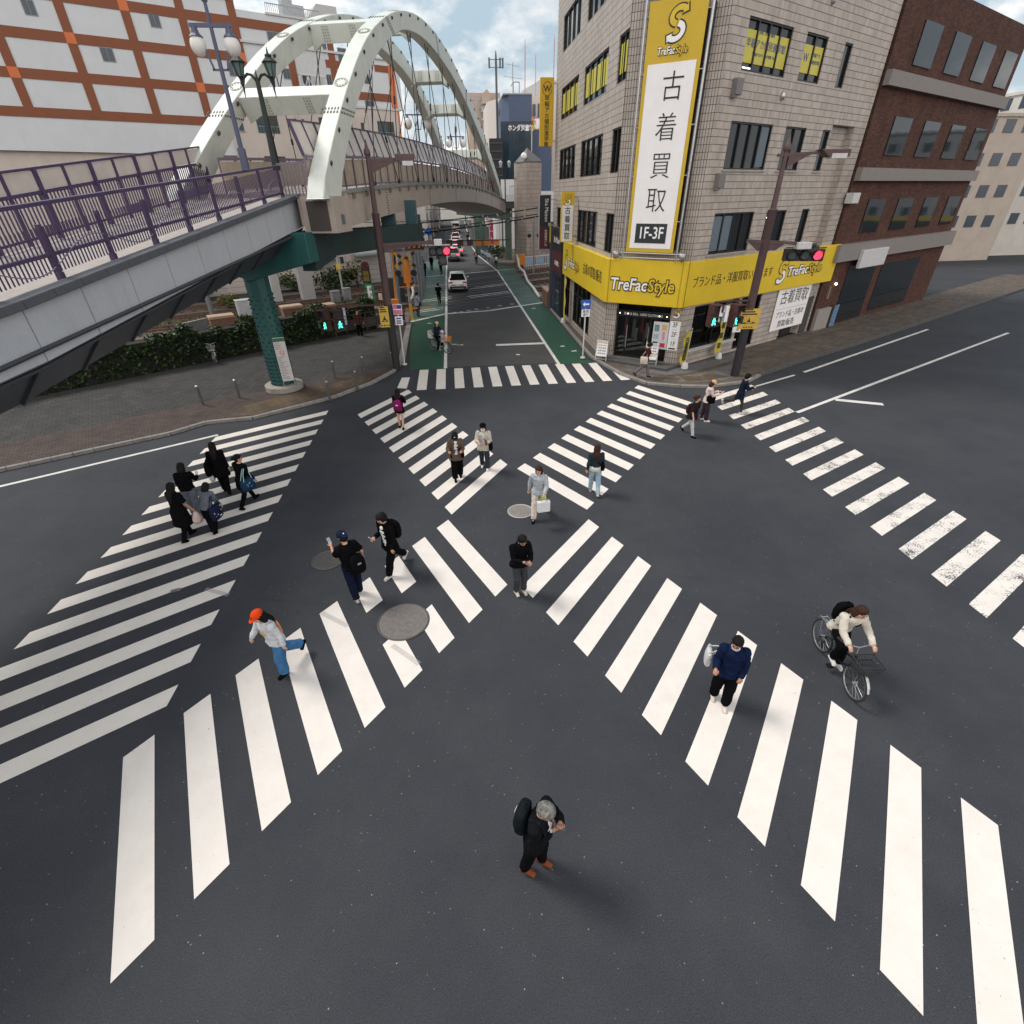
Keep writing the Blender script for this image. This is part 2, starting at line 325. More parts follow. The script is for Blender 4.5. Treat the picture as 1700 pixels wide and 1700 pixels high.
stripes('diagonal_crosswalk', (3.29, 11.23), (.41, -.893), 11, (-2.19, -2.56), (.19, -.41), WHITE_P, 0, None, 'near right arm of the diagonal crosswalk')
stripes('diagonal_crosswalk', (-4.71, 21.0), (.402, -.861), 11, (1.88, 2.86), (.2, -.43), WHITE_P, 1, None, 'far left arm of the diagonal crosswalk')
stripes('diagonal_crosswalk', (8.3, 22.06), (-.632, -.723), 11, (1.68, -2.76), (-.30, -.35), WHITE_P, 0, None, 'far right arm of the diagonal crosswalk')
stripes('street_crosswalk', (-5.61, 20.78), (0, -1.003), 15, (-3.73, -2.24), (0, -.47), WHITE_P, 0, None, 'crosswalk over the left street')
stripes('street_crosswalk', (10.68, 19.95), (0, -1.003), 17, (2.83, 1.44), (0, -.43), WORN_P, 0, None, 'worn crosswalk over the right street')
m = MB()
tl = [(-2.9+.0, 0)]
for k in range(12):          # far crossing over the main road
    a = G(697-28.6*1+28.55*k, 614.6-.55*k); x0 = -2.02+k*.886
    y1 = 26.02-.0*k; y0 = 22.85
    if k >= 9: y1 -= .05*(k-8); y0 += .02*(k-8)
    m.sheet([(x0, y0), (x0+.45, y0), (x0+.45, y1), (x0, y1)], .004)
m.sheet([(-2.95, 23.3), (-2.5, 23.15), (-2.45, 24.85), (-2.85, 24.85)], .004)
struct(m.build('main_crosswalk', WHITE_P), 'crosswalk over the main road', 'crosswalk')
# white lines
def line(pts, wd, z=.008, mm=None):
    m_ = mm
    for a, b in zip(pts, pts[1:]):
        a = Vector((*a, 0)); b = Vector((*b, 0)); n = (b-a).normalized().cross(Vector((0, 0, 1)))*wd/2
        m_.sheet([a-n, b-n, b+n, a+n], z)
m = MB()
line([(-.70, 26.1), (-.67, 40.4), (-.68, 61.8), (-.6, 85), (.2, 110), (1.9, 185)], .17, mm=m)
line([(5.27, 25.95), (5.27, 64.6)], .17, mm=m); line([(5.25, 64.6), (4.0, 81), (3.6, 97), (4.3, 140), (5.2, 190)], .16, mm=m)
line([(2.3, 30.4), (5.2, 30.37)], .42, .012, m)
line([(-3.15, 37.87), (-.67, 40.2), (2.6, 40.8), (5.2, 42.3), (7.4, 43.5)], .30, .012, m)
line([(-3.55, 60.7), (-.68, 61.7), (5.25, 64.5), (7.5, 65.4)], .25, .012, m)
line([(17.0, 22.8), (30, 30)], .16, .004, m); line([(13.55, 17.85), (34, 28.4)], .16, .004, m); line([(16.0, 19.0), (17.6, 18.2)], .3, .008, m)
line([(-9.33, 18.74), (-26, 8.6)], .15, .004, m); line([(13.6, 21.15), (16.3, 22.45)], .12, .004, m)
struct(m.build('road_lines', LINE_P), 'white painted road lines', 'road marking')
m = MB(); m.sheet([(-2.55, 26.2), (-.79, 26.1), (-.76, 40.2), (-3.2, 37.9)], .004); m.sheet([(5.36, 25.95), (7.02, 25.9), (7.2, 43.2), (5.36, 42.2)], .004)
struct(m.build('green_lane', GREEN_P), 'dark green painted walking lanes', 'painted lane')
m = MB(); m.sheet([(-3.2, 38.0), (-.76, 40.3), (-.77, 80), (-3.7, 75)], .004); m.sheet([(5.36, 42.4), (7.2, 43.4), (7.8, 67), (7.6, 72), (5.36, 70)], .004)
struct(m.build('green_lane', GREEN_W), 'faded green lanes over the level crossing', 'painted lane')
# skid-marked white dashes and rail flangeways on the crossing
RAILY = [44.2, 45.3, 48.3, 49.4, 52.4, 53.5, 56.6, 57.7]       # where each rail meets x = 0
def railpt(y0, x): return (x, y0+x*D.y/D.x)
m = MB()
for i, y0 in enumerate(RAILY):
    m_ = [railpt(y0, -3.2), railpt(y0, 7.4)]; line(m_, .10, .016, m)
struct(m.build('crossing_rails', mat('worn_steel_rail', (.42, .38, .35), .35, .8, var=.3, scale=3)), 'steel rails set into the crossing', 'rail')
m = MB()
for i, y0 in enumerate(RAILY):
    m_ = [railpt(y0+.16, -3.2), railpt(y0+.16, 7.4)]; line(m_, .13, .013, m)
struct(m.build('crossing_gaps', mat('flangeway_black', (.012, .011, .011), .9)), 'dark flangeways beside the crossing rails', 'rail')
m = MB()
for y0, xx in ((42.7, (-3.0, -.9)), (43.4, (-3.0, -.9)), (47.0, (-3.1, -.2)), (47.8, (-3.1, -.2)), (50.6, (1.5, 5.0)), (51.4, (2, 5.2)), (54.6, (-3.3, -.7)), (55.6, (-3.3, -.3)), (46.8, (1.2, 5.1)), (46.0, (1.4, 5.1))):
    line([railpt(y0, xx[0]), railpt(y0, xx[1])], .16, .010, m)
struct(m.build('crossing_lines', WORN_P), 'worn white lines painted across the level crossing', 'road marking')
# small white scraps of paint on the road
m = MB()
for px, py in ((755, 572), (762, 573), (860, 589), (713, 537), (886, 512), (934, 575), (953, 583), (755, 519), (766, 517.6), (778, 515.6), (791, 513.5), (810, 510.8), (830, 507.6), (850, 505), (764, 572.8)):
    p = G(px, py); m.box((p.x, p.y, .012), (random.uniform(.2, .4), random.uniform(.12, .22), .004), random.uniform(-.3, .3))
struct(m.build('road_studs', LINE_P), 'small white paint marks and studs on the road', 'road marking')
# old seams in the asphalt and tyre prints on the paint
random.seed(4); m = MB()
for pl in (((855, 640), (905, 760), (960, 890), (1008, 1010), (1040, 1110), (1075, 1180)), ((1165, 680), (1230, 745), (1300, 812), (1416, 940)), ((1020, 800), (1160, 775), (1265, 755)), ((560, 835), (720, 812), (860, 765)), ((283, 985), (560, 1005), (640, 1035))):
    q = [G(*v) for v in pl]; P0 = []
    for a, b in zip(q, q[1:]):
        k = max(2, int((b-a).length/.18)); P0 += [a.lerp(b, i/k)+Vector((random.gauss(0, .012), random.gauss(0, .012), 0)) for i in range(k)]
    line([V2(v) for v in P0], .016, .0025, m)
struct(m.build('road_seam', M('seam_tar', (.028, .028, .03), .9)), 'thin tar seams in the asphalt', 'road seam')
m = MB()
for a, b in (((283, 982), (300, 978)), ((342, 978), (380, 988)), ((535, 1018), (578, 1040)), ((652, 1072), (697, 1103))):
    A_, B_ = G(*a), G(*b); k = 26; n0 = (B_-A_).normalized().cross(Vector((0, 0, 1)))*.055
    for i in range(k): p = A_.lerp(B_, i/k); line([V2(p-n0), V2(p+n0+(B_-A_)*.008)], .012, .0055, m)
struct(m.build('tyre_prints', M('tyre_grey', (.30, .29, .28), .9)), 'faint tyre prints on the crosswalk paint', 'tyre mark')
# ---------------------------------------------------------------- pavements
def paving(name, bw, bh, c1, c2, mort, ang=0., msize=.012, var=.5, dirt=.35, sq=0):
    m = bpy.data.materials.new(name); m.use_nodes = True; t, n_, l = nodes_of(m); b = n_['Principled BSDF']
    g = n_.new('ShaderNodeNewGeometry').outputs['Position']; mp_ = n_.new('ShaderNodeMapping'); mp_.inputs['Rotation'].default_value = (0, 0, ang); l(g, mp_.inputs[0])
    k = n_.new('ShaderNodeTexBrick'); k.inputs['Scale'].default_value = 1; k.inputs['Brick Width'].default_value = bw; k.inputs['Row Height'].default_value = bh
    k.inputs['Mortar Size'].default_value = msize; k.inputs['Color1'].default_value = (*c1, 1); k.inputs['Color2'].default_value = (*c2, 1); k.inputs['Mortar'].default_value = (*mort, 1); k.inputs['Bias'].default_value = 0
    if sq: k.offset = 0
    l(mp_.outputs[0], k.inputs['Vector'])
    a = n_.new('ShaderNodeTexNoise'); a.inputs['Scale'].default_value = 1.1; a.inputs['Detail'].default_value = 9; a.inputs['Roughness'].default_value = .75; l(g, a.inputs['Vector'])
    r = n_.new('ShaderNodeValToRGB'); r.color_ramp.elements[0].position = .32; r.color_ramp.elements[1].position = .7; r.color_ramp.elements[0].color = (1-dirt,)*3+(1,); r.color_ramp.elements[1].color = (1+dirt*.6,)*3+(1,); l(a.outputs['Fac'], r.inputs[0])
    x = n_.new('ShaderNodeMix'); x.data_type = 'RGBA'; x.blend_type = 'MULTIPLY'; x.inputs[0].default_value = 1; l(k.outputs['Color'], x.inputs[6]); l(r.outputs[0], x.inputs[7]); l(x.outputs[2], b.inputs['Base Color'])
    b.inputs['Roughness'].default_value = .85; b.inputs['Specular IOR Level'].default_value = .3
    bp = n_.new('ShaderNodeBump'); bp.inputs['Strength'].default_value = .4; bp.inputs['Distance'].default_value = .01; l(k.outputs['Fac'], bp.inputs['Height']); bp.invert = True; l(bp.outputs[0], b.inputs['Normal'])
    return m
ANG = -math.atan2(D.y, D.x)
GREY_PAVE = paving('grey_pavers', .30, .30, (.042, .040, .039), (.054, .052, .050), (.022, .021, .021), ANG, .012, sq=0)
BRICK_PAVE = paving('brown_brick_paving', .22, .15, (.062, .043, .038), (.084, .06, .052), (.03, .025, .023), ANG, .010)
OCHRE = paving('ochre_guide_tiles', .30, .30, (.115, .078, .047), (.078, .058, .043), (.06, .045, .03), ANG, .012, sq=1)
TAN_PAVE = paving('tan_street_tiles', .40, .20, (.085, .068, .058), (.125, .10, .08), (.06, .05, .045), ANG, .010)
BLUE_PAVE = paving('grey_street_tiles', .40, .20, (.11, .113, .117), (.14, .136, .132), (.075, .07, .07), ANG, .010)
KERB = M('kerb_concrete', (.21, .20, .19), .85, var=.25, scale=5, bump=.2, dirt=.5)
CONC = M('concrete', (.27, .26, .245), .85, var=.2, scale=3, bump=.2, dirt=.5)
def kerb_run(name, pts, wd, h, mm, lab):
    m = MB()
    for a, b in zip(pts, pts[1:]):
        a = Vector((*a, 0)); b = Vector((*b, 0)); L_ = (b-a).length; n = max(1, round(L_/.6)); d = (b-a).normalized(); s_ = d.cross(Vector((0, 0, 1)))
        for i in range(n):
            p0 = a+(b-a)*i/n+d*.004; p1 = a+(b-a)*(i+1)/n-d*.004
            m.obb((p0+p1)/2+Vector((0, 0, h/2)), (p1-p0)/2, s_*wd/2, (0, 0, h/2))
    return struct(m.build(name, mm, bevel=.015), lab, 'kerb')
LK = [(-30, 8.45), (-11.15, 19.0), (-10.2, 19.95), (-8.5, 20.2), (-6.9, 21.35), (-5.55, 22.4), (-4.2, 24.1), (-3.35, 25.8), (-3.05, 27.2)]
ROADL = [(-3.05, 27.2), (-3.25, 37.0)]
inner = [(-30, 10.4), (-12.3, 21.55), (-10.6, 22.8), (-8.6, 23.5), (-6.05, 25.2), (-3.6, 26.5)]
hb = [(-31, 14.5), (-15.1, 27.6), (-4.7, 36.2)]
m = MB(); m.prism([V2(p) for p in LK]+[(-3.25, 37.0), (-4.7, 36.2)]+hb[::-1][1:], .0, .10); struct(m.build('pavement', GREY_PAVE), 'grey paved plaza beside the footbridge pier', 'pavement')
m = MB(); poly = LK[:-1]+[(-3.5, 26.45)]+inner[::-1][1:]; m.sheet(poly, .104); struct(m.build('pavement', BRICK_PAVE), 'brown brick strip along the kerb', 'pavement')
m = MB(); m.sheet([(-9.6, 20.3), (-8.5, 20.45), (-6.95, 21.6), (-5.7, 22.6), (-4.45, 24.2), (-4.0, 25.2), (-4.9, 25.0), (-6.2, 24.0), (-7.6, 22.9), (-8.2, 22.4), (-9.3, 21.6)], .108); struct(m.build('guide_tiles', OCHRE), 'worn ochre tactile tiles at the left corner', 'pavement')
kerb_run('kerb', LK, .16, .125, KERB, 'kerb round the left corner')
kerb_run('kerb', ROADL, .35, .115, KERB, 'kerb and gutter along the left of the road')
RK = [(7.45, 43.2), (7.25, 27.0), (7.55, 25.4), (7.95, 23.75), (8.72, 22.1), (10.1, 21.5), (11.3, 21.25), (13.45, 21.7), (14.5, 22.5), (17.6, 24.3), (22.6, 26.95), (60, 47.9)]
m = MB(); m.prism(RK+[(56, 50), (11.2, 24.45), (7.8, 26.9), (7.8, 43.2)], 0, .10); struct(m.build('pavement', TAN_PAVE), 'brown and grey tiled pavement by the shop', 'pavement')
m = MB(); m.sheet([(8.3, 24.3), (9.0, 22.6), (10.2, 22.05), (11.3, 21.8), (12.6, 22.0), (13.2, 22.6), (14.5, 24.4), (15.8, 26.6), (11.2, 24.2)], .104); struct(m.build('pavement', BLUE_PAVE), 'bluish grey tiles at the shop corner', 'pavement')
m = MB(); line([(8.9, 23.6), (10.1, 22.85), (11.5, 23.15), (13.2, 24.1), (18, 26.85), (40, 39.2)], .30, .108, m); m.sheet([(10.6, 22.0), (11.9, 22.0), (12.1, 22.6), (10.6, 22.8)], .109)
m.sheet([(9.2, 22.7), (10.3, 22.2), (10.5, 22.5), (9.4, 23.1)], .1095); m.sheet([(11.9, 22.1), (12.9, 22.35), (12.3, 23.0), (11.7, 22.75)], .1105)
struct(m.build('guide_tiles', OCHRE), 'ochre tactile strip along the shop pavement', 'pavement')
kerb_run('kerb', RK, .17, .125, KERB, 'kerb round the shop corner')
kerb_run('kerb', [(14.5, 22.5), (17.6, 24.3), (22.6, 26.95), (60, 47.9)], .2, .17, M('dark_kerb', (.07, .068, .065), .8, var=.3, scale=4), 'dark raised kerb along the right street')
# shop plinth step
m = MB(); m.prism([(7.8, 27.05), (7.62, 25.95), (10.2, 23.6), (11.2, 24.3), (11.2, 24.6), (8.2, 26.9)], .1, .24); struct(m.build('shop_step', M('dark_step_stone', (.075, .075, .074), .6, var=.2, scale=8), bevel=.02), 'dark stone step before the shop door', 'step')
# manholes
def manhole(px, py, r, lab, col, ring=False):
    p = G(px, py); m = MB()
    m.tube([(0, 0, 0), (0, 0, .010)], r, 40)
    n = 0
    for q in range(1, int(r/.05)):
        rr = q*.05
        if rr > r-.04: break
        k = int(rr*2*pi/.055)
        for j in range(k):
            a = 2*pi*j/k+q*.4; m.box((rr*cos(a), rr*sin(a), .0125), (.03, .018, .007), a+(pi/4 if (j+q) % 2 else -pi/4))
    o = m.build('manhole_cover', M('cast_iron_%d' % int(col[0]*1000), col, .7, .1, var=.25, scale=14)); o.location = (p.x, p.y, .005)
    m = MB(); m.tube([(r*1.04*cos(a*pi/24), r*1.04*sin(a*pi/24), .008) for a in range(48)], .022, 6, closed=True, sq=.5); f = m.build('frame_ring', M('iron_ring_'+('light' if ring else 'dark'), (.42, .40, .37) if ring else (.08, .08, .08), .5, .4), o, True)
    return tag(o, lab, 'manhole cover', 'manhole covers in the junction')
manhole(545, 930, .37, 'dull iron manhole cover beside the man with the backwards navy cap', (.07, .064, .061))
manhole(670, 1032, .51, 'largest round manhole cover, breaking the near left crosswalk stripes', (.15, .133, .125))
manhole(864, 849, .34, 'manhole cover with a pale ring beside the woman with the white shopping bag', (.22, .20, .185), True)
# ballast and railway land
def gravel(name, c0, c1):
    m = mat(name, c0, .95, var=.35, scale=14, bump=.9, bscale=16, dirt=.5); return m
BAL = gravel('ballast_stones', (.12, .10, .088), None)
def strip(x0, x1, ya, yb, z): return [(x0, ya+x0*D.y/D.x), (x1, ya+x1*D.y/D.x), (x1, yb+x1*D.y/D.x), (x0, yb+x0*D.y/D.x)]
m = MB(); m.sheet(strip(-70, -3.35, 38.6, 61.0, 0), .02); struct(m.build('ballast', BAL), 'stony railway bed left of the crossing', 'railway bed')
m = MB(); m.sheet(strip(7.5, 80, 40.2, 62.2, 0), .02); struct(m.build('ballast', BAL), 'stony railway bed right of the crossing', 'railway bed')
RUST = M('rusty_rail', (.13, .075, .05), .7, .3, var=.3); SLEEP = M('sleeper', (.09, .07, .058), .9, var=.3, scale=8)
for xa, xb, side in ((-70, -3.3, 'left'), (7.5, 80, 'right')):
    for t_ in range(4):
        rt = thing('railway_track', '%s railway track %s of the crossing' % (('nearest', 'second nearest', 'third', 'farthest')[t_], side), 'railway track', (xa if xa > 0 else xb, RAILY[t_*2], 0), group='tracks %s of the level crossing' % side, world=True)
        m = MB()
        for y0 in RAILY[t_*2:t_*2+2]:
            a = Vector((*railpt(y0, xa), .17)); b = Vector((*railpt(y0, xb), .17)); m.bar(a, b, .075, .14)
        m.build('rail', RUST, rt)
        m = MB(); ym = (RAILY[t_*2]+RAILY[t_*2+1])/2; n = int(abs(xb-xa)/.75)
        for i in range(n):
            x = xa+(xb-xa)*(i+.5)/n; p = railpt(ym, x); m.obb((p[0], p[1], .06), Dn*1.05, D*.11, (0, 0, .05))
        m.build('sleepers', SLEEP, rt)['kind'] = 'stuff'
# ================================================================ the tiled corner shop building
def tile_mat(name, rowh, colw, vert, c0, c1, groove=(.085, .074, .066), hline=.085):
    m = bpy.data.materials.new(name); m.use_nodes = True; t, n_, l = nodes_of(m); b = n_['Principled BSDF']
    uv = n_.new('ShaderNodeTexCoord').outputs['UV']; sp = n_.new('ShaderNodeSeparateXYZ'); l(uv, sp.inputs[0])
    def mth(op, a, b_=None, c=None):
        x = n_.new('ShaderNodeMath'); x.operation = op
        for i, q in enumerate((a, b_, c)):
            if q is None: continue
            if isinstance(q, (int, float)): x.inputs[i].default_value = q
            else: l(q, x.inputs[i])
        return x.outputs[0]
    fz = mth('FRACT', mth('DIVIDE', sp.outputs['Y'], rowh)); hz = mth('LESS_THAN', fz, hline)
    fu = mth('FRACT', mth('DIVIDE', sp.outputs['X'], colw)); hv = mth('MULTIPLY', mth('LESS_THAN', fu, .2), vert)
    gr = mth('MAXIMUM', hz, hv)
    g = n_.new('ShaderNodeNewGeometry').outputs['Position']
    cell = n_.new('ShaderNodeCombineXYZ'); l(mth('FLOOR', mth('DIVIDE', sp.outputs['X'], colw*3)), cell.inputs[0]); l(mth('FLOOR', mth('DIVIDE', sp.outputs['Y'], rowh)), cell.inputs[1])
    wn = n_.new('ShaderNodeTexWhiteNoise'); l(cell.outputs[0], wn.inputs[0])
    ns = n_.new('ShaderNodeTexNoise'); ns.inputs['Scale'].default_value = .8; ns.inputs['Detail'].default_value = 8; ns.inputs['Roughness'].default_value = .7
    mp_ = n_.new('ShaderNodeMapping'); mp_.inputs['Scale'].default_value = (2.2, 2.2, .35); l(g, mp_.inputs[0]); l(mp_.outputs[0], ns.inputs['Vector'])
    f = mth('ADD', mth('MULTIPLY', wn.outputs['Value'], .3), mth('MULTIPLY', ns.outputs['Fac'], .85))
    r = n_.new('ShaderNodeValToRGB'); r.color_ramp.elements[0].position = .32; r.color_ramp.elements[1].position = .85; r.color_ramp.elements[0].color = (*c0, 1); r.color_ramp.elements[1].color = (*c1, 1); l(f, r.inputs[0])
    x = n_.new('ShaderNodeMix'); x.data_type = 'RGBA'; l(gr, x.inputs[0]); l(r.outputs[0], x.inputs[6]); x.inputs[7].default_value = (*groove, 1); l(x.outputs[2], b.inputs['Base Color'])
    b.inputs['Roughness'].default_value = .55; b.inputs['Specular IOR Level'].default_value = .4
    bp = n_.new('ShaderNodeBump'); bp.inputs['Strength'].default_value = .6; bp.inputs['Distance'].default_value = .015; bp.invert = True; l(gr, bp.inputs['Height']); l(bp.outputs[0], b.inputs['Normal'])
    return m
TILE = tile_mat('facade_tiles', .2565, .047, .30, (.31, .27, .238), (.49, .432, .385))
TILEC = tile_mat('corner_tiles', .2565, .115, 1.0, (.31, .27, .238), (.48, .425, .38))
BLACKM = M('black_metal', (.012, .012, .013), .45, var=.2)
DARKF = M('window_frame_black', (.014, .014, .015), .4, .3)
CHROME = M('brushed_steel', (.45, .45, .46), .35, .9, var=.15)
YEL = M('sign_yellow', (.64, .45, .016), .45, var=.06, scale=1.5, dirt=.12)
YELB = M('banner_yellow', (.55, .37, .02), .6, var=.05, scale=2)
WHT = M('sign_white', (.80, .78, .78), .5, var=.04, scale=2)
INK = M('ink_black', (.012, .012, .014), .5)
INKW = M('ink_white', (.8, .8, .8), .5, var=.03)
LAMPW = M('fluorescent_tube', (.9, .9, .9), .4, emit=(1, .97, .9, 3.0))
def wall(m, A, d, n, s0, s1, z0, z1, holes=(), depth=.16, mi=0, rev=1, uo=0.):
    A = Vector((A[0], A[1], 0)); d = Vector((d[0], d[1], 0)); n = Vector((n[0], n[1], 0))
    P = lambda s, z, q=0.: A+d*s-n*q+Vector((0, 0, z))
    ss = sorted({s0, s1, *[h[0] for h in holes], *[h[1] for h in holes]}); zs = sorted({z0, z1, *[h[2] for h in holes], *[h[3] for h in holes]})
    for a, b in zip(ss, ss[1:]):
        for c, e in zip(zs, zs[1:]):
            if any(h[0] <= a+1e-6 and b <= h[1]+1e-6 and h[2] <= c+1e-6 and e <= h[3]+1e-6 for h in holes): continue
            m.quad(P(a, c), P(b, c), P(b, e), P(a, e), mi, [(a+uo, c), (b+uo, c), (b+uo, e), (a+uo, e)])
    for h in holes:
        a, b, c, e = h[:4]
        for p, q in (((a, c), (b, c)), ((b, c), (b, e)), ((b, e), (a, e)), ((a, e), (a, c))):
            m.quad(P(*p), P(*q), P(*q, depth), P(*p, depth), rev, [(p[0], p[1]), (q[0], q[1]), (q[0]+.1, q[1]), (p[0]+.1, p[1])])
def window(par, A, d, n, h, nm=3, depth=.12, pane=None, fr=.06, name='window', mulw=.07, trans=None):
    a, b, c, e = h[:4]; A = Vector((A[0], A[1], 0)); d = Vector((d[0], d[1], 0)); n = Vector((n[0], n[1], 0)); Z = Vector((0, 0, 1))
    P = lambda s, z, q: A+d*s-n*q+Z*z
    m = MB()
    for s in (a+fr/2, b-fr/2): m.obb(P(s, (c+e)/2, depth-.03), d*fr/2, n*.04, Z*(e-c)/2)
    for z in (c+fr/2, e-fr/2): m.obb(P((a+b)/2, z, depth-.031), d*((b-a)/2-fr), n*.04, Z*fr/2)
    for i in range(1, nm):
        s = a+(b-a)*i/nm; m.obb(P(s, (c+e)/2, depth-.032), d*mulw/2, n*.035, Z*((e-c)/2-fr))
    if trans: m.obb(P((a+b)/2, c+(e-c)*trans, depth-.033), d*((b-a)/2-fr), n*.03, Z*.035)
    w_ = m.build(name, DARKF, par)
    m = MB(); m.obb(P((a+b)/2, (c+e)/2, depth+.02), d*((b-a)/2), n*.008, Z*(e-c)/2); m.build('pane', pane or GLASS, w_)
    return w_
# plan of the building
CH0 = Vector((7.75, 26.55)); CH1 = Vector((10.95, 24.27)); CHd = (CH1-CH0).normalized(); CHn = Vector((CHd.y, -CHd.x)); CHL = (CH1-CH0).length
RA = (11.2, 24.4); Rd = (D.x, D.y); Rn = (Dn.x, Dn.y); LA = (7.75, 27.2); Ld = (0, 1); Ln = (-1, 0)
shop = thing('corner_shop_building', 'beige tiled corner building with dark windows above the yellow shop signs', 'building', (12, 30, 0.1), world=True)
ZR = 20.2
ROWS = [(14.92, 16.55), (11.6, 13.2), (8.38, 10.06), (5.1, 6.78)]
lh = []
for i, (z0, z1) in enumerate(ROWS):
    for (a, b, nm) in ((-.68, .74, 2), (2.38, 7.1, 4), (8.5, 13.5, 4)):
        if i == 3 and a == 8.5: a, b, nm = 12.2, 13.7, 1
        if i == 3: b = b
        lh.append((a, b, z0, z1, nm, i))
lh += [(2.68, 7.12, .42, 2.85, 4, 9), (8.3, 11.5, .3, 2.85, 3, 9)]
rh = []
for i, (z0, z1) in enumerate(ROWS):
    for (a, b, nm) in ((.75, 3.85, 4), (4.9, 6.65, 2), (8.15, 8.88, 1)):
        rh.append((a, b, z0+.03, z1, nm, i))
rh += [(.5, 4.2, .82, 2.9, 2, 8), (4.42, 6.26, .22, 2.9, 1, 8)]
m = MB()
wall(m, LA, Ld, Ln, -.65, 15.4, .1, ZR, lh, mi=0)
chh = [(.55, 3.32, .26, 2.95)]
wall(m, CH0, CHd, CHn, 0, CHL, .1, ZR, chh, .3, 1, 1, 40)
wall(m, RA, Rd, Rn, -.29, 8.95, .1, ZR, rh, mi=0, uo=80)
# recessed bay and end pier of the right front
wall(m, (RA[0]-Rn[0]*.35, RA[1]-Rn[1]*.35), Rd, Rn, 8.95, 11.15, .1, 10.3, (), mi=0, uo=80)
wall(m, RA, Rd, Rn, 8.95, 12.35, 10.3, ZR, (), mi=0, uo=80); wall(m, RA, Rd, Rn, 11.15, 12.35, .1, 10.3, (), mi=1, uo=80)
P = lambda s, z, q=0: Vector((RA[0]+Rd[0]*s-Rn[0]*q, RA[1]+Rd[1]*s-Rn[1]*q, z))
for s in (8.95, 11.15): m.quad(P(s, .1), P(s, 10.3), P(s, 10.3, .35), P(s, .1, .35), 0, [(0, 0), (0, 10), (.35, 10), (.35, 0)])
m.quad(P(8.95, 10.3), P(11.15, 10.3), P(11.15, 10.3, .35), P(8.95, 10.3, .35), 0)
e0 = P(12.35, 0); 
m.quad((e0.x, e0.y, .1), (e0.x-Rn[0]*9, e0.y-Rn[1]*9, .1), (e0.x-Rn[0]*9, e0.y-Rn[1]*9, ZR), (e0.x, e0.y, ZR), 0, [(0, 0), (9, 0), (9, 20), (0, 20)])
m.quad((7.75, 42.6, .1), (16, 42.6, .1), (16, 42.6, ZR), (7.75, 42.6, ZR), 0, [(0, 0), (9, 0), (9, 20), (0, 20)])
m.sheet([(7.75, 42.6), (7.75, 26.55), (10.95, 24.27), (e0.x, e0.y), (e0.x-Rn[0]*9, e0.y-Rn[1]*9), (16, 42.6)], ZR)
m.build('wall', [TILE, TILEC], shop)
POST = M('poster_yellow', (.50, .44, .06), .5, var=.08, scale=3); BLUEI = M('ink_blue', (.02, .05, .22), .5)
CURT = M('hung_clothes_grey', (.20, .21, .22), .8, var=.8, scale=4)
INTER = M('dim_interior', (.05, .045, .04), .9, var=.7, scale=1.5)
def film(w_, A, d, n, h, z0, z1, txt=None, nm=4, q=.10):
    a, b = h[:2]; A = Vector((A[0], A[1], 0)); d = Vector((d[0], d[1], 0)); n = Vector((n[0], n[1], 0)); m = MB()
    for i in range(nm):
        s0 = a+(b-a)*i/nm+.07; s1 = a+(b-a)*(i+1)/nm-.05
        m.obb(A+d*(s0+s1)/2-n*q+Vector((0, 0, (z0+z1)/2)), d*(s1-s0)/2, n*.004, Vector((0, 0, (z1-z0)/2)))
    p = m.build('poster', POST, w_)
    for body, sz, s, z, mm_, xs in (txt or ()): lettering(body, sz, mm_, p, A+d*s-n*(q-.008)+Vector((0, 0, z)), d, (0, 0, 1), xs=xs)
for h in lh:
    w_ = window(shop, LA, Ld, Ln, h, h[4], pane=CLEAR if h[5] in (2, 9) else None, trans=None if h[5] != 9 else .7)
    A, d, n = Vector((*LA, 0)), Vector((0, 1, 0)), Vector((-1, 0, 0))
    if h[5] == 1: film(w_, LA, Ld, Ln, h, h[2]+.33, h[3]-.28, None, h[4]*2 if h[4] < 4 else 6)
    if h[5] in (2, 9):       # clothes on rails behind clear panes
        m = MB(); k = int((h[1]-h[0])/.16)
        for i in range(k):
            s = h[0]+.1+i*.16; m.obb(A+d*s-n*(.45+random.random()*.3)+Vector((0, 0, h[2]+.35+random.random()*.5+(0 if h[5] == 2 else .3))), d*.06, n*.25, (0, 0, .35+random.random()*.25), random.randint(0, 3))
        o = m.build('clothes_rail', [CURT, M('hung_clothes_white', (.5, .5, .5), .8, var=.3), M('hung_clothes_brown', (.14, .08, .06), .8, var=.3), M('hung_clothes_dark', (.03, .03, .04), .8, var=.3)], w_)
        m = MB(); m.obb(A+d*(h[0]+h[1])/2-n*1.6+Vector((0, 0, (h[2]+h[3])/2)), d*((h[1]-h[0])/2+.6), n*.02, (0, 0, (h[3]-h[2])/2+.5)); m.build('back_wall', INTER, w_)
A = Vector((*RA, 0)); d = Vector((*Rd, 0)); n = Vector((*Rn, 0)); Z = Vector((0, 0, 1))
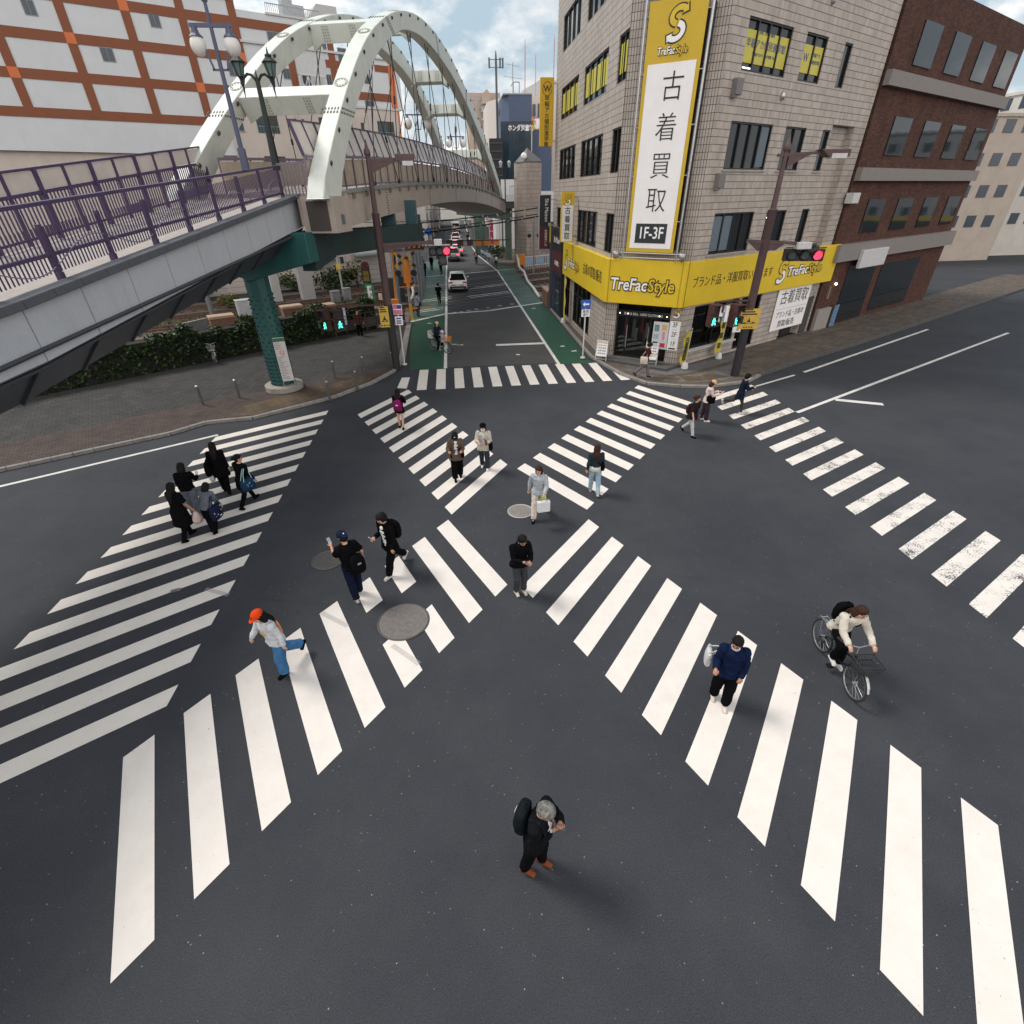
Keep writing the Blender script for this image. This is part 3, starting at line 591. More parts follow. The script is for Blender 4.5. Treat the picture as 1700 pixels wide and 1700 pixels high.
for h in rh:
    w_ = window(shop, RA, Rd, Rn, h, h[4], pane=CLEAR if h[5] == 8 else None)
    if h[5] == 1 and h[4] == 4:
        film(w_, RA, Rd, Rn, h, h[2]+.27, h[3]-.33, [('早稲アカ個別進学館', .30, 2.3, 12.48, BLUEI, 1.02), ('小学生・中学生・高校生', .10, 2.2, 12.82, BLUEI, 1.0), ('早稲田アカデミー/大学受験  TEL048', .11, 2.3, 12.18, BLUEI, 1.0)], 4)
    if h[5] == 1 and h[4] == 2:
        film(w_, RA, Rd, Rn, h, h[2]+.3, h[3]-.35, [('W', .42, 5.32, 12.42, BLUEI, .9), ('早稲アカ', .15, 6.15, 12.55, BLUEI, 1.0), ('個別進学館', .14, 6.15, 12.32, BLUEI, 1.0)], 2)
    if h[5] in (1, 2, 3) and (h[0] < 1 and h[5] != 2 or h[5] == 3 and h[4] == 2):
        m = MB(); m.obb(A+d*(h[0]+.5)-n*.106+Z*(h[2]+.12 if h[5] == 1 else (h[2]+.25 if h[4] == 4 else h[3]-.3)), d*.28, n*.006, Z*.018); m.build('lit_tube', LAMPW, w_)
    if h[5] == 3 and h[4] == 4:
        m = MB()
        for i in (0, 1): m.obb(A+d*(h[0]+.43+i*.78)-n*.098+Z*5.95, d*.32, n*.004, Z*.7)
        m.build('blind', M('blind_bluegrey', (.11, .145, .175), .7, var=.1), w_)
    if h[5] == 2 and h[4] == 4:
        m = MB(); m.obb(A+d*(h[1]-.42)-n*.098+Z*9.25, d*.3, n*.004, Z*.72); m.build('blind', M('blind_bluegrey', (.11, .145, .175), .7, var=.1), w_)
    if h[5] == 8:
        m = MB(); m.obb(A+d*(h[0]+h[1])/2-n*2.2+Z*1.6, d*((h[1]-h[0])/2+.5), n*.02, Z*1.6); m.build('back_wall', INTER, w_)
        if h[4] == 2:
            m = MB()
            for i in range(16): m.obb(A+d*(h[0]+.25+i*.22)-n*(.6+.5*random.random())+Z*(1.3+.5*random.random()), d*.09, n*.2, Z*(.25+.25*random.random()), random.randint(0, 3))
            m.build('clothes_rail', [CURT, M('hung_clothes_red', (.30, .03, .04), .8, var=.3), M('hung_clothes_brown', (.14, .08, .06), .8), M('hung_clothes_dark', (.03, .03, .04), .8)], w_)
            m = MB(); m.obb(A+d*(h[0]+h[1])/2+n*.06+Z*.80, d*2.0, n*.12, Z*.035); m.build('sill', M('sill_white', (.45, .44, .42), .6), w_)
# entrance
A3 = Vector((*CH0, 0)); d3 = Vector((*CHd, 0)); n3 = Vector((*CHn, 0))
Pc = lambda s, z, q=0.: A3+d3*s-n3*q+Z*z
m = MB()
for s in (.60, 1.10, 2.35, 3.27): m.obb(Pc(s, 1.25, .25), d3*.035, n3*.04, Z*1.0)
m.obb(Pc(1.93, 2.42, .2), d3*1.36, n3*.06, Z*.14); m.obb(Pc(1.93, .28, .25), d3*1.36, n3*.04, Z*.03)
for s in (1.16, 2.29): m.obb(Pc(s, 1.3, .18), d3*.015, n3*.02, Z*.55, 1)
dr = m.build('door', [DARKF, CHROME], shop)
m = MB(); m.obb(Pc(1.93, 1.3, .27), d3*1.35, n3*.006, Z*1.0); m.build('pane', CLEAR, dr)
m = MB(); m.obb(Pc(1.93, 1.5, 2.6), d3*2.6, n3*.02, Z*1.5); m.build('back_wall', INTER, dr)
m = MB()
for i in range(14): m.obb(Pc(.7+i*.19, .9+.5*random.random()+.4*(i % 2), .9+1.2*random.random()), d3*.08, n3*.2, Z*(.3+.2*random.random()), i % 4)
m.build('clothes_rail', [CURT, M('hung_clothes_red', (.30, .03, .04), .8), M('hung_clothes_brown', (.14, .08, .06), .8), M('hung_clothes_tan', (.3, .22, .15), .8)], dr)
lettering('BUY & SELL  USED CLOTHING', .155, INKW, dr, Pc(1.93, 2.42, .135), d3, Z, xs=.95)
m = MB()
for s in (.72, 1.15, 2.75, 3.12): m.obb(Pc(s, 2.42, .135), d3*.022, n3*.012, Z*.022)
m.build('spot_lamp', LAMPW, dr)
# wall lamp boxes and vents
for (s, z, nm_) in ((.55, 11.1, 'a'), (.5, 8.0, 'b')):
    m = MB(); m.obb(P(s, z)+n*.13, d*.2, n*.13, Z*.26); m.obb(P(s-.1, z-.3)+n*.1, d*.1, n*.1, Z*.05); m.build('wall_lamp_box', M('grey_painted_box', (.16, .15, .15), .6, var=.2), shop, bevel=.02)
for s, z in ((4.0, 11.05), (6.2, 14.3)):
    m = MB(); m.ell(P(s, z)+n*.04, (.11, .11, .16)); m.build('vent_hood', CHROME, shop, True)
m = MB()
for a, b in ((1.0, 9.9), (2.2, 9.9)): pass
for s0, s1, z in ((.65, 3.9, 8.36), (4.8, 6.75, 8.36), (8.1, 8.95, 8.36), (.6, 3.9, 5.07)): m.obb(P((s0+s1)/2, z)+n*.02, d*(s1-s0)/2, n*.035, Z*.03)
m.build('sill', M('tile_sill', (.30, .26, .23), .6, var=.15), shop)
# dark service door and small fittings in the recessed bay
m = MB(); m.obb(P(10.3, 1.3, .30), d*.55, n*.04, Z*1.2); m.obb(P(11.6, 1.15)+n*.03, d*.30, n*.04, Z*1.05, 1); m.obb(P(11.93, 1.15)+n*.05, d*.03, n*.05, Z*1.1, 2); m.build('service_door', [BLACKM, M('dark_door_panel', (.045, .043, .042), .5), CHROME], shop)
m = MB(); m.obb(P(11.3, 2.8)+n*.25, d*.02, n*.25, Z*.03); m.obb(P(11.3, 2.5)+n*.18, d*.02, n*.18, Z*.025); m.obb(P(11.3, 2.6)+n*.02, d*.03, n*.02, Z*.35); m.build('wall_bracket', CHROME, shop)
# ---------------------------------------------------------------- yellow fascia
fas = thing('shop_fascia_sign', 'long yellow fascia sign wrapping the corner of the beige shop', 'shop sign', (8.9, 25.3, 3.0), world=True)
FL = Vector((7.5, 26.2, 0)); FC = Vector((10.62, 24.02, 0)); FR = P(13.0, 0)+n*.28
FLf = Vector((7.5, 37.0, 0)); zt, zb = 4.93, 2.97
m = MB()
poly = [FLf, FL, FC, FR, P(13.0, 0), Vector((*CH1, 0)), Vector((*CH0, 0)), Vector((7.75, 37.0, 0))]
m.prism([V2(p) for p in poly], zb, zt); m.build('panel', YEL, fas, bevel=.02)
fcd = (FC-FL).normalized(); fcn = Vector((fcd.y, -fcd.x, 0)); frn = n; frd = (FR-FC).normalized(); frn = Vector((frd.y, -frd.x, 0))
for p, dd, nn in ((FL, fcd, fcn), (FC, frd, frn)):
    m = MB(); m.obb(p+nn*.012+Z*(zt+zb)/2+dd*.17, dd*.008, nn*.012, Z*(zt-zb)/2); m.build('seam', M('seam_dark_yellow', (.22, .15, .01), .6), fas)
m = MB(); m.obb(FC+fcn*.012-fcd*.17+Z*(zt+zb)/2, fcd*.006, fcn*.012, Z*(zt-zb)/2); m.build('seam', M('seam_dark_yellow', (.22, .15, .01), .6), fas)
def logo_s(par, org, rx, up, h):          # the S made of two arrows
    rx = Vector(rx).normalized(); up = Vector(up).normalized(); nn = rx.cross(up); org = Vector(org); u = h/2.0
    W = lambda x, y, z: org+rx*(x+.2*y)*u+up*y*u+nn*z
    def ribbon(arc, wd, z, mm_, tip):
        k = len(arc); vs = []
        for i in range(k):
            a, b = arc[max(0, i-1)], arc[min(k-1, i+1)]; dx, dy = b[0]-a[0], b[1]-a[1]; q = sqrt(dx*dx+dy*dy); ox, oy = -dy/q*wd/2, dx/q*wd/2; x, y = arc[i]
            vs += [W(x-ox, y-oy, z), W(x+ox, y+oy, z)]
        x, y = arc[-1]; dx, dy = dx/q, dy/q; a = wd*.5+tip[0]; b = tip[1]
        vs += [W(x-dy*a, y+dx*a, z), W(x+dy*a, y-dx*a, z), W(x+dx*b, y+dy*b, z)]
        m_ = MB(); m_.add(vs, [(2*i, 2*i+2, 2*i+3, 2*i+1) for i in range(k-1)]+[(2*k, 2*k+1, 2*k+2)]); return m_.build('logo', mm_, par)
    A1 = [(.52*cos(t), .42+.42*sin(t)) for t in [radians(262-i*11) for i in range(20)]]
    A2 = [(.52*cos(t), -.42+.42*sin(t)) for t in [radians(82-i*11) for i in range(20)]]
    ribbon(A1, .50, .003, INK, (.16, .44)); ribbon(A2, .50, .005, INK, (.16, .44))
    ribbon(A1, .32, .009, M('logo_yellow', (.62, .43, .02), .5), (.12, .30)); ribbon(A2, .32, .012, INKW, (.12, .30))
YINK = M('logo_yellow', (.62, .43, .02), .5)
def logo_word(par, org, rx, up, sz, xs=1.):
    rx = Vector(rx).normalized(); up = Vector(up).normalized(); nn = rx.cross(up); org = Vector(org); w_ = sz*xs
    for body, x, mm_, sg in (('TreFac', -.02, INKW, 'RIGHT'), ('Style', .04, YINK, 'LEFT')):
        lettering(body, sz, INK, par, org+rx*(x+.12)*w_+nn*(.005 if sg == 'RIGHT' else .007), rx, up, off=sz*.078, xs=xs, shear=.1, align=sg)
        lettering(body, sz, mm_, par, org+rx*(x+.12)*w_+nn*.016, rx, up, off=sz*.016, xs=xs, shear=.1, align=sg)
FCm = FL+(FC-FL)*.53
logo_word(fas, FCm+fcn*.004+Z*3.83, fcd, (0, 0, 1), .76, .86)
ft = lambda s: P(s, 0)+n*.28
fr_ = lambda s: FC+frd*s
lettering('ブランド品・洋服買取いたします', .52, INK, fas, fr_(3.85)+frn*.006+Z*3.98, frd, Z, xs=.84)
logo_s(fas, fr_(8.05)+frn*.006+Z*3.9, frd, Z, 1.15); logo_word(fas, fr_(10.55)+frn*.006+Z*3.85, frd, Z, .66, 1.12)
lt = Vector((7.5, 0, 0)); ld = Vector((0, -1, 0)); ln = Vector((-1, 0, 0))
logo_s(fas, (7.494, 35.9, 3.9), ld, Z, 1.15); logo_word(fas, (7.494, 33.4, 3.85), ld, Z, .62, 1.0); lettering('古着の買取/販売', .62, INK, fas, (7.494, 29.0, 3.95), ld, Z, xs=.92)
# ---------------------------------------------------------------- tall banner on the corner
ban = thing('tall_shop_banner', 'tall white and yellow vertical banner hung on the building corner', 'banner', (9.2, 25.2, 5), world=True)
bq = .42
B = lambda s, z, q=0.: Pc(s, z)+n3*(bq+q)
bs0, bs1, bz0, bz1 = .88, 3.08, 5.27, 13.72
m = MB(); m.obb(B((bs0+bs1)/2, (bz0+bz1)/2), d3*(bs1-bs0)/2, n3*.012, Z*(bz1-bz0)/2); cl = m.build('cloth', YELB, ban)
m = MB(); m.obb(B(1.98, 8.66, .018), d3*.95, n3*.004, Z*3.23); m.build('white_panel', WHT, ban)
m = MB(); m.obb(B(1.96, 6.03, .027), d3*.71, n3*.004, Z*.39); m.build('floor_panel', M('panel_navy_black', (.016, .022, .026), .5), ban)
lettering('1F-3F', .66, INKW, ban, B(1.96, 6.03, .033), d3, Z, xs=.78, off=.008)
for i, ch in enumerate('古着買取'): lettering(ch, 1.0, INK, ban, B((2.13, 2.07, 2.04, 2.02)[i], (11.1, 9.8, 8.5, 7.25)[i], .026), d3, Z, xs=.92, off=-.006)
logo_s(ban, B(2.02, 13.0, .018), d3, Z, 1.05); logo_word(ban, B(2.02, 12.24, .018), d3, Z, .33, .74)
m = MB()
for s in (.74, 3.26): m.cyl(B(s, 4.98), B(s, 19.2), .05, n=8)
for z in (5.02, 5.22): m.cyl(B(.5, z), B(3.5, z), .035, n=8)
for z in (6.5, 8.2, 9.9, 11.6, 13.3, 15):
    for s, e in ((.74, bs0), (3.26, bs1)): m.cyl(B(s, z), B(e, z), .018, n=6); m.cyl(B(s, z), Pc(s, z), .02, n=6)
m.build('frame', CHROME, ban)
m = MB(); m.obb(Pc(3.28, 9.4)+n3*.2, d3*.03, n3*.16, Z*4.1); m.obb(Pc(2.0, 9.4)+n3*.1, d3*1.1, n3*.02, Z*4.0); m.build('dark_backing', BLACKM, ban)
for s in (.45, 3.55):
    m = MB(); m.tube([B(s, 4.98, .1), B(s, 5.28, .16)], [.10, .16], 12); m.cyl(B(s, 5.1), Pc(s, 5.1), .03); m.build('flood_lamp', M('lamp_housing_grey', (.35, .35, .36), .4, .6), ban, True)
m = MB(); m.obb(Pc(2.0, 14.35)+n3*.2, d3*1.05, n3*.08, Z*.5); m.build('upper_panel', M('blue_glass_panel', (.05, .12, .2), .15), ban)
# ---------------------------------------------------------------- other shop signs
def vsign(name, lab, px0, px1, py0, py1, Y, th, body, bm, frame, group=None):
    a = at(px0, py0, Y); b = at(px1, py1, Y); x0, x1 = a.x, b.x; z1, z0 = a.z, b.z
    t = thing(name, lab, 'sign', ((x0+x1)/2, Y, z0), group=group, world=True)
    m = MB(); m.bx(x0, x1, Y, Y+th, z0, z1); m.build('sign_box', bm, t, bevel=.015)
    m = MB()
    for q in (z0+.3, z1-.3): m.bx(x1, 7.76, Y+th*.35, Y+th*.65, q-.04, q+.04)
    m.build('bracket', frame, t); return t, x0, x1, z0, z1
t, x0, x1, z0, z1 = vsign('projecting_sign', 'tall yellow projecting sign with a ringed W and black characters', 897.5, 917.5, 128, 243, 42.2, .25, None, M('projecting_yellow', (.62, .38, .012), .5, var=.05), CHROME)
xm = (x0+x1)/2; hh = z1-z0
m = MB(); m.tube([(xm+.31*cos(i*pi/16), 42.19, z1-.58+.36*sin(i*pi/16)) for i in range(32)], .014, 5, closed=True); m.build('ring', INK, t)
lettering('W', .46, INK, t, (xm, 42.193, z1-.60), (1, 0, 0), Z, off=.01)
for i, ch in enumerate('早稲アカ個別進学館'): lettering(ch, .31, INK, t, (xm, 42.193, z1-1.08-i*.31), (1, 0, 0), Z, xs=1.05, off=.004)
t, x0, x1, z0, z1 = vsign('projecting_sign', 'small white projecting sign with yellow top left of the tall corner banner', 933, 950.5, 318.5, 402, 34.2, .2, None, M('projecting_white_yellow', (.6, .40, .02), .5, var=.05), CHROME)
xm = (x0+x1)/2; hh = z1-z0; m = MB(); m.bx(x0+.05, x1-.05, 34.19, 34.2, z0+.04, z0+hh*.74); m.build('white_panel', WHT, t)
logo_s(t, (xm, 34.19, z1-.42), (1, 0, 0), Z, .5)
for i, ch in enumerate('古着買取'): lettering(ch, .40, INK, t, (xm, 34.185, z0+hh*.63-i*hh*.17), (1, 0, 0), Z, xs=.9, off=.004)
MAROON = M('sign_maroon', (.075, .012, .018), .5, var=.1); NAVYB = M('sign_black', (.012, .013, .02), .45)
t, x0, x1, z0, z1 = vsign('projecting_sign', 'tall black and maroon projecting sign beside the tan lift tower', 895.5, 913, 323, 414, 41.0, .2, None, M('sign_edge_lilac', (.42, .40, .46), .5), CHROME)
xm = (x0+x1)/2; zs = z0+(z1-z0)*.42
m = MB(); m.bx(x0+.04, x1-.03, 40.985, 41.0, zs, z1-.04); m.build('black_panel', NAVYB, t); m = MB(); m.bx(x0+.04, x1-.03, 40.985, 41.0, z0+.04, zs-.002); m.build('maroon_panel', MAROON, t)
lettering('Sha Maison', .36, INKW, t, (xm+.1, 40.98, zs+(z1-zs)*.52), (0, 0, -1), (1, 0, 0), xs=.88); pass
lettering('お部屋探しは', .2, INKW, t, (xm+.08, 40.98, z0+.75), (0, 0, -1), (1, 0, 0), xs=.9)
# dark shop front at the far end of the left front
t = thing('dark_shop_front', 'narrow black shop front with maroon board beside the beige building', 'shop front', (7.4, 38.6, .1), world=True)
m = MB(); m.bx(7.42, 7.74, 37.1, 40.4, .1, 5.6); m.build('frame', M('shopfront_black', (.02, .021, .025), .4, var=.2), t, bevel=.02)
m = MB(); m.bx(7.40, 7.43, 37.2, 40.2, 2.9, 4.2); m.build('maroon_board', MAROON, t); m = MB(); m.bx(7.38, 7.42, 37.2, 40.2, 4.22, 5.4); m.build('black_board', NAVYB, t)
lettering('Sha Maison', .52, INKW, t, (7.37, 38.7, 4.85), (0, -1, 0), Z, xs=.95); lettering('お部屋探し', .34, INKW, t, (7.39, 38.6, 3.4), (0, -1, 0), Z)
m = MB(); m.bx(7.39, 7.43, 37.3, 38.6, .2, 2.7); m.build('door', GLASS, t); m = MB(); m.bx(7.38, 7.41, 38.75, 40.1, .2, 2.7); m.build('navy_panel', M('navy_door', (.015, .02, .06), .3), t)
m = MB(); m.bx(7.25, 7.42, 40.4, 40.75, .1, 5.9); m.build('pillar_board', M('grey_lettered_board', (.06, .06, .075), .5, var=.2), t); m = MB(); m.bx(7.2, 7.26, 40.42, 40.73, 4.6, 5.8); m.build('yellow_plate', POST, t)
m = MB(); m.bar((7.3, 38, 5.75), (6.7, 38, 5.85), .05); m.tube([(6.7, 38, 5.75), (6.7, 38, 5.95)], .09, 8); m.build('arm_lamp', CHROME, t)
# white board with writing on the right front
t = thing('wall_board', 'large white board with black writing under the fascia beside the dark shop door', 'sign board', P(9.5, .7), world=True)
q0 = .06
Pw = lambda s, z, q=0.: P(s, z)+n*(q0+q)
m = MB(); m.obb(Pw(9.55, 1.83), d*1.75, n*.02, Z*1.14); m.build('board', WHT, t, bevel=.01)
lettering('古着買取', .80, INK, t, Pw(9.6, 2.42, .025), d, Z, xs=.92); lettering('ブランド品・古着の', .38, INK, t, Pw(9.55, 1.52, .025), d, Z, xs=.88); lettering('買取/販売', .42, INK, t, Pw(9.35, 1.0, .025), d, Z, xs=1.0)
m = MB(); m.obb(Pw(9.55, 1.86, .024), d*1.6, n*.003, Z*.006); m.build('rule', INK, t)
# floor sign on the corner pillar
t = thing('floor_sign', 'narrow white floor sign 3F 2F 1F on the tiled pillar right of the door', 'sign board', Pc(3.62, .9), world=True)
m = MB(); m.obb(Pc(3.62, 1.6)+n3*.03, d3*.25, n3*.02, Z*.69); m.build('board', WHT, t)
for i, s_ in enumerate(('3F', '2F', '1F')): lettering(s_, .34, INK, t, Pc(3.62, 2.12-i*.45)+n3*.055, d3, Z, xs=.8)
m = MB()
for z in (1.9, 1.45): m.obb(Pc(3.62, z)+n3*.052, d3*.10, n3*.002, Z*.005)
m.obb(Pc(3.62, .99)+n3*.052, d3*.16, n3*.002, Z*.035); m.build('rule', INK, t)
t = thing('logo_plate', 'small S shaped arrow emblem on the tiled pillar above the floor sign', 'emblem', Pc(3.62, 2.5), world=True); logo_s(t, Pc(3.62, 2.66)+n3*.02, d3, Z, .46); lettering('TreFacStyle', .09, YINK, t, Pc(3.62, 2.37)+n3*.03, d3, Z)
t = thing('door_poster', 'colourful poster board standing in the doorway of the shop', 'poster', Pc(2.95, .8), world=True)
m = MB(); m.obb(Pc(2.95, 1.55)+n3*.02, d3*.38, n3*.015, Z*.65); m.build('board', M('poster_pale', (.55, .58, .6), .5, var=.1), t)
for k, (s, z, a, b_, c_) in enumerate(((2.75, 1.9, .12, .16, (.16, .22, .26)), (3.12, 1.95, .12, .13, (.62, .35, .10)), (2.75, 1.5, .13, .12, (.35, .4, .42)), (3.12, 1.55, .06, .2, (.75, .2, .3)), (2.75, 1.12, .12, .12, (.03, .05, .1)), (3.1, 1.1, .15, .10, (.5, .04, .06)))):
    m = MB(); m.obb(Pc(s, z)+n3*.038, d3*a, n3*.003, Z*b_); m.build('picture', M('poster_ink_%d' % k, c_, .5, var=.5, scale=25), t)
def aboard(name, lab, p, rz, lines, col=(.7, .7, .7)):
    t = thing(name, lab, 'A-board', (p[0], p[1], p[2]), rz, 'A-boards at the shop door'); m = MB()
    for y, sg in ((.14, 1), (-.14, -1)):
        m.obb((0, y*.55, .62), (.28, 0, 0), (0, .012, 0), Vector((0, -sg*.11, .38)))
    m.build('board', M('aboard_white', col, .5, var=.05), t); m = MB()
    for sg in (1, -1):
        for x in (-.30, .30): m.bar((x, sg*.2, 0), (x, sg*.02, 1.06), .03, .03)
        m.bar((-.3, sg*.185, .1), (.3, sg*.185, .1), .025)
    m.build('frame', M('aluminium', (.6, .6, .6), .35, .7), t)
    for i, mm_ in enumerate(lines):
        m = MB(); z = .90-i*.13; y = -.092+(.62-z)*-.29-.004
        for x in (-.16, -.05, .07, .17): m.obb((x, y, z), (.04, 0, 0), (0, .002, 0), (0, .008, .028))
        m.build('print', mm_, t)
    return t
GREYI = M('ink_grey', (.2, .2, .2), .5); ORI = M('ink_orange', (.6, .32, .03), .5)
aboard('standing_board', 'white A-board left of the shop door', Pc(.15, .1)+n3*.45, math.atan2(CHd.y, CHd.x), [ORI, ORI, GREYI, GREYI, GREYI])
aboard('standing_board', 'white A-board right of the shop door, behind the man in dark red shirt', Pc(2.75, .24)+n3*.42, math.atan2(CHd.y, CHd.x)+.15, [GREYI, GREYI, GREYI])
def nobori(lab, p, h, lean, txt, rz, white=False):
    t = thing('banner_flag', lab, 'banner flag', p, rz, 'yellow banner flags along the shop front')
    m = MB(); m.rings([((0, 0, 0), .17, .17), ((0, 0, .05), .18, .18), ((0, 0, .26), .13, .13), ((0, 0, .30), .06, .06)], 10); m.build('base', M('flag_base_white', (.6, .6, .58), .5), t, 'a')
    m = MB(); m.cyl((0, 0, .25), (lean*h, 0, h), .014, n=6); m.bar((lean*h, 0, h-.03), (lean*h-.52, 0, h-.10), .016); m.build('pole', M('flag_pole', (.5, .5, .5), .4), t)
    m = MB(); n_ = 14; W = .48
    for i in range(n_):
        def pt(i, j): z = .36+(h-.48)*i/n_; x = lean*z-.02-W*j/4*(.9+.1*sin(i*.7)); return (x, .035*sin(i*.9+j*1.3)*(j/4), z+.07*(4-j)/4-.07)
        for j in range(4): m.quad(pt(i, j), pt(i, j+1), pt(i+1, j+1), pt(i+1, j))
    f = m.build('cloth', M('flag_yellow', (.50, .40, .035), .7, var=.08) if not white else M('flag_white', (.6, .6, .58), .7), t, True)
    for i, ch in enumerate(txt): z = h-.55-i*(h-.9)/max(1, len(txt)-.3); lettering(ch, .32, INK, f, (lean*z-.02-W/2, -.045, z), (1, 0, 0), Z, off=.004)
    return t
nobori('yellow banner flag right of the shop door by the tiled pillar', P(-.1, .1)+n*.42, 1.95, .06, '古着買取', math.atan2(D.y, D.x))
nobori('yellow banner flag standing in front of the right shop window', P(2.75, .1)+n*.38, 2.75, .05, '古着買取', math.atan2(D.y, D.x))
nobori('narrow yellow and white flag at the far end of the left shop window', Vector((7.35, 35.3, .1)), 3.0, .03, '買取', pi/2)
# ================================================================ arched footbridge over the railway
BA = Vector((-4.1, 24.8, 0)); _a = radians(13.1); Bd = Vector((sin(_a), cos(_a), 0)); Bn = Vector((Bd.y, -Bd.x, 0)); BW = 4.9
WZ = lambda z: max(3.1, 5.2-.33*(z-9.5))     # the two ribs lean towards each other
ARCH = M('arch_pale_green_paint', (.57, .605, .56), .5, var=.07, scale=1.2, dirt=.34)
GIRD = M('girder_tan_paint', (.36, .31, .275), .55, var=.08, scale=1.5, dirt=.3)
TEAL = M('pier_teal_paint', (.012, .085, .082), .5, var=.15, scale=2, dirt=.35)
TEALD = M('beam_dark_teal', (.012, .036, .042), .55, var=.15, scale=2, dirt=.3)
PURP = M('rail_purple_paint', (.058, .036, .092), .45, .1, var=.15, scale=4, dirt=.25)
LILAC = M('rail_lilac_paint', (.15, .125, .185), .45, var=.12, scale=4)
PANELM = M('cream_screen_panel', (.40, .335, .265), .5, var=.15, scale=2.5, dirt=.35)
STEELD = M('dark_cable', (.03, .03, .033), .5, .4)
RUSTY = M('bolt_rust', (.07, .055, .045), .7, var=.3)
def smooth_curve(pts, n):
    # Catmull-Rom through s-sorted points, then light averaging
    P_ = [Vector((p[0], p[1])) for p in pts]; out_ = []
    for i in range(len(P_)-1):
        p0 = P_[max(0, i-1)]; p1 = P_[i]; p2 = P_[i+1]; p3 = P_[min(len(P_)-1, i+2)]
        for k in range(8):
            t = k/8; out_.append(.5*((2*p1)+(p2-p0)*t+(2*p0-5*p1+4*p2-p3)*t*t+(3*p1-p0-3*p2+p3)*t**3))
    out_.append(P_[-1])
    for _ in range(10): out_ = [out_[0]]+[(out_[i-1]+out_[i]*2+out_[i+1])/4 for i in range(1, len(out_)-1)]+[out_[-1]]
    ln = [0.]
    for a, b in zip(out_, out_[1:]): ln.append(ln[-1]+(b-a).length)
    res = []
    for k in range(n+1):
        t = ln[-1]*k/n; i = max(j for j in range(len(ln)) if ln[j] <= t+1e-9); i = min(i, len(ln)-2); q = (t-ln[i])/(ln[i+1]-ln[i]); res.append(out_[i].lerp(out_[i+1], q))
    return res
OUTER = [(-2.2, 7.55), (-1.9, 8.1), (-.7, 9.2), (.8, 10.5), (2.8, 12.0), (4.4, 13.05), (5.9, 13.85), (7.5, 14.5), (8.9, 15.0), (10.5, 15.45), (12.3, 15.8), (14, 16.03), (16, 16.13), (18.6, 16.08), (21.5, 15.8), (23.8, 15.4), (27.6, 14.6), (32.6, 13.3), (37.6, 11.7), (45.0, 8.9), (47.9, 7.4)]
INNER = [(-.5, 7.6), (-.1, 8.25), (.6, 9.0), (2.0, 10.3), (3.4, 11.4), (5.6, 12.75), (7.6, 13.7), (9.3, 14.35), (10.9, 14.82), (13.2, 15.15), (15.7, 15.28), (18.8, 15.1), (22.5, 14.7), (26.6, 13.9), (30.9, 12.75), (36.2, 11.2), (43.6, 8.55), (46.6, 7.2)]
NO = 64; CO = smooth_curve(OUTER, NO); CI = smooth_curve(INNER, NO)
def deck_z(s): return 7.55+.68*(1-((s-20)/24)**2) if s < 20 else 8.23-1.5*((s-20)/30)**2
def bot_z(s): return deck_z(s)-1.05-.12*abs(s-18)/18
W3 = lambda s, q, z: BA+Bd*s+Bn*q+Vector((0, 0, z))       # q: across, 0 = near rib plane
bridge = thing('arch_footbridge', 'pale green double arch footbridge with tan girder over the railway', 'footbridge', (BA.x, BA.y, 0), world=True)
RW = .68
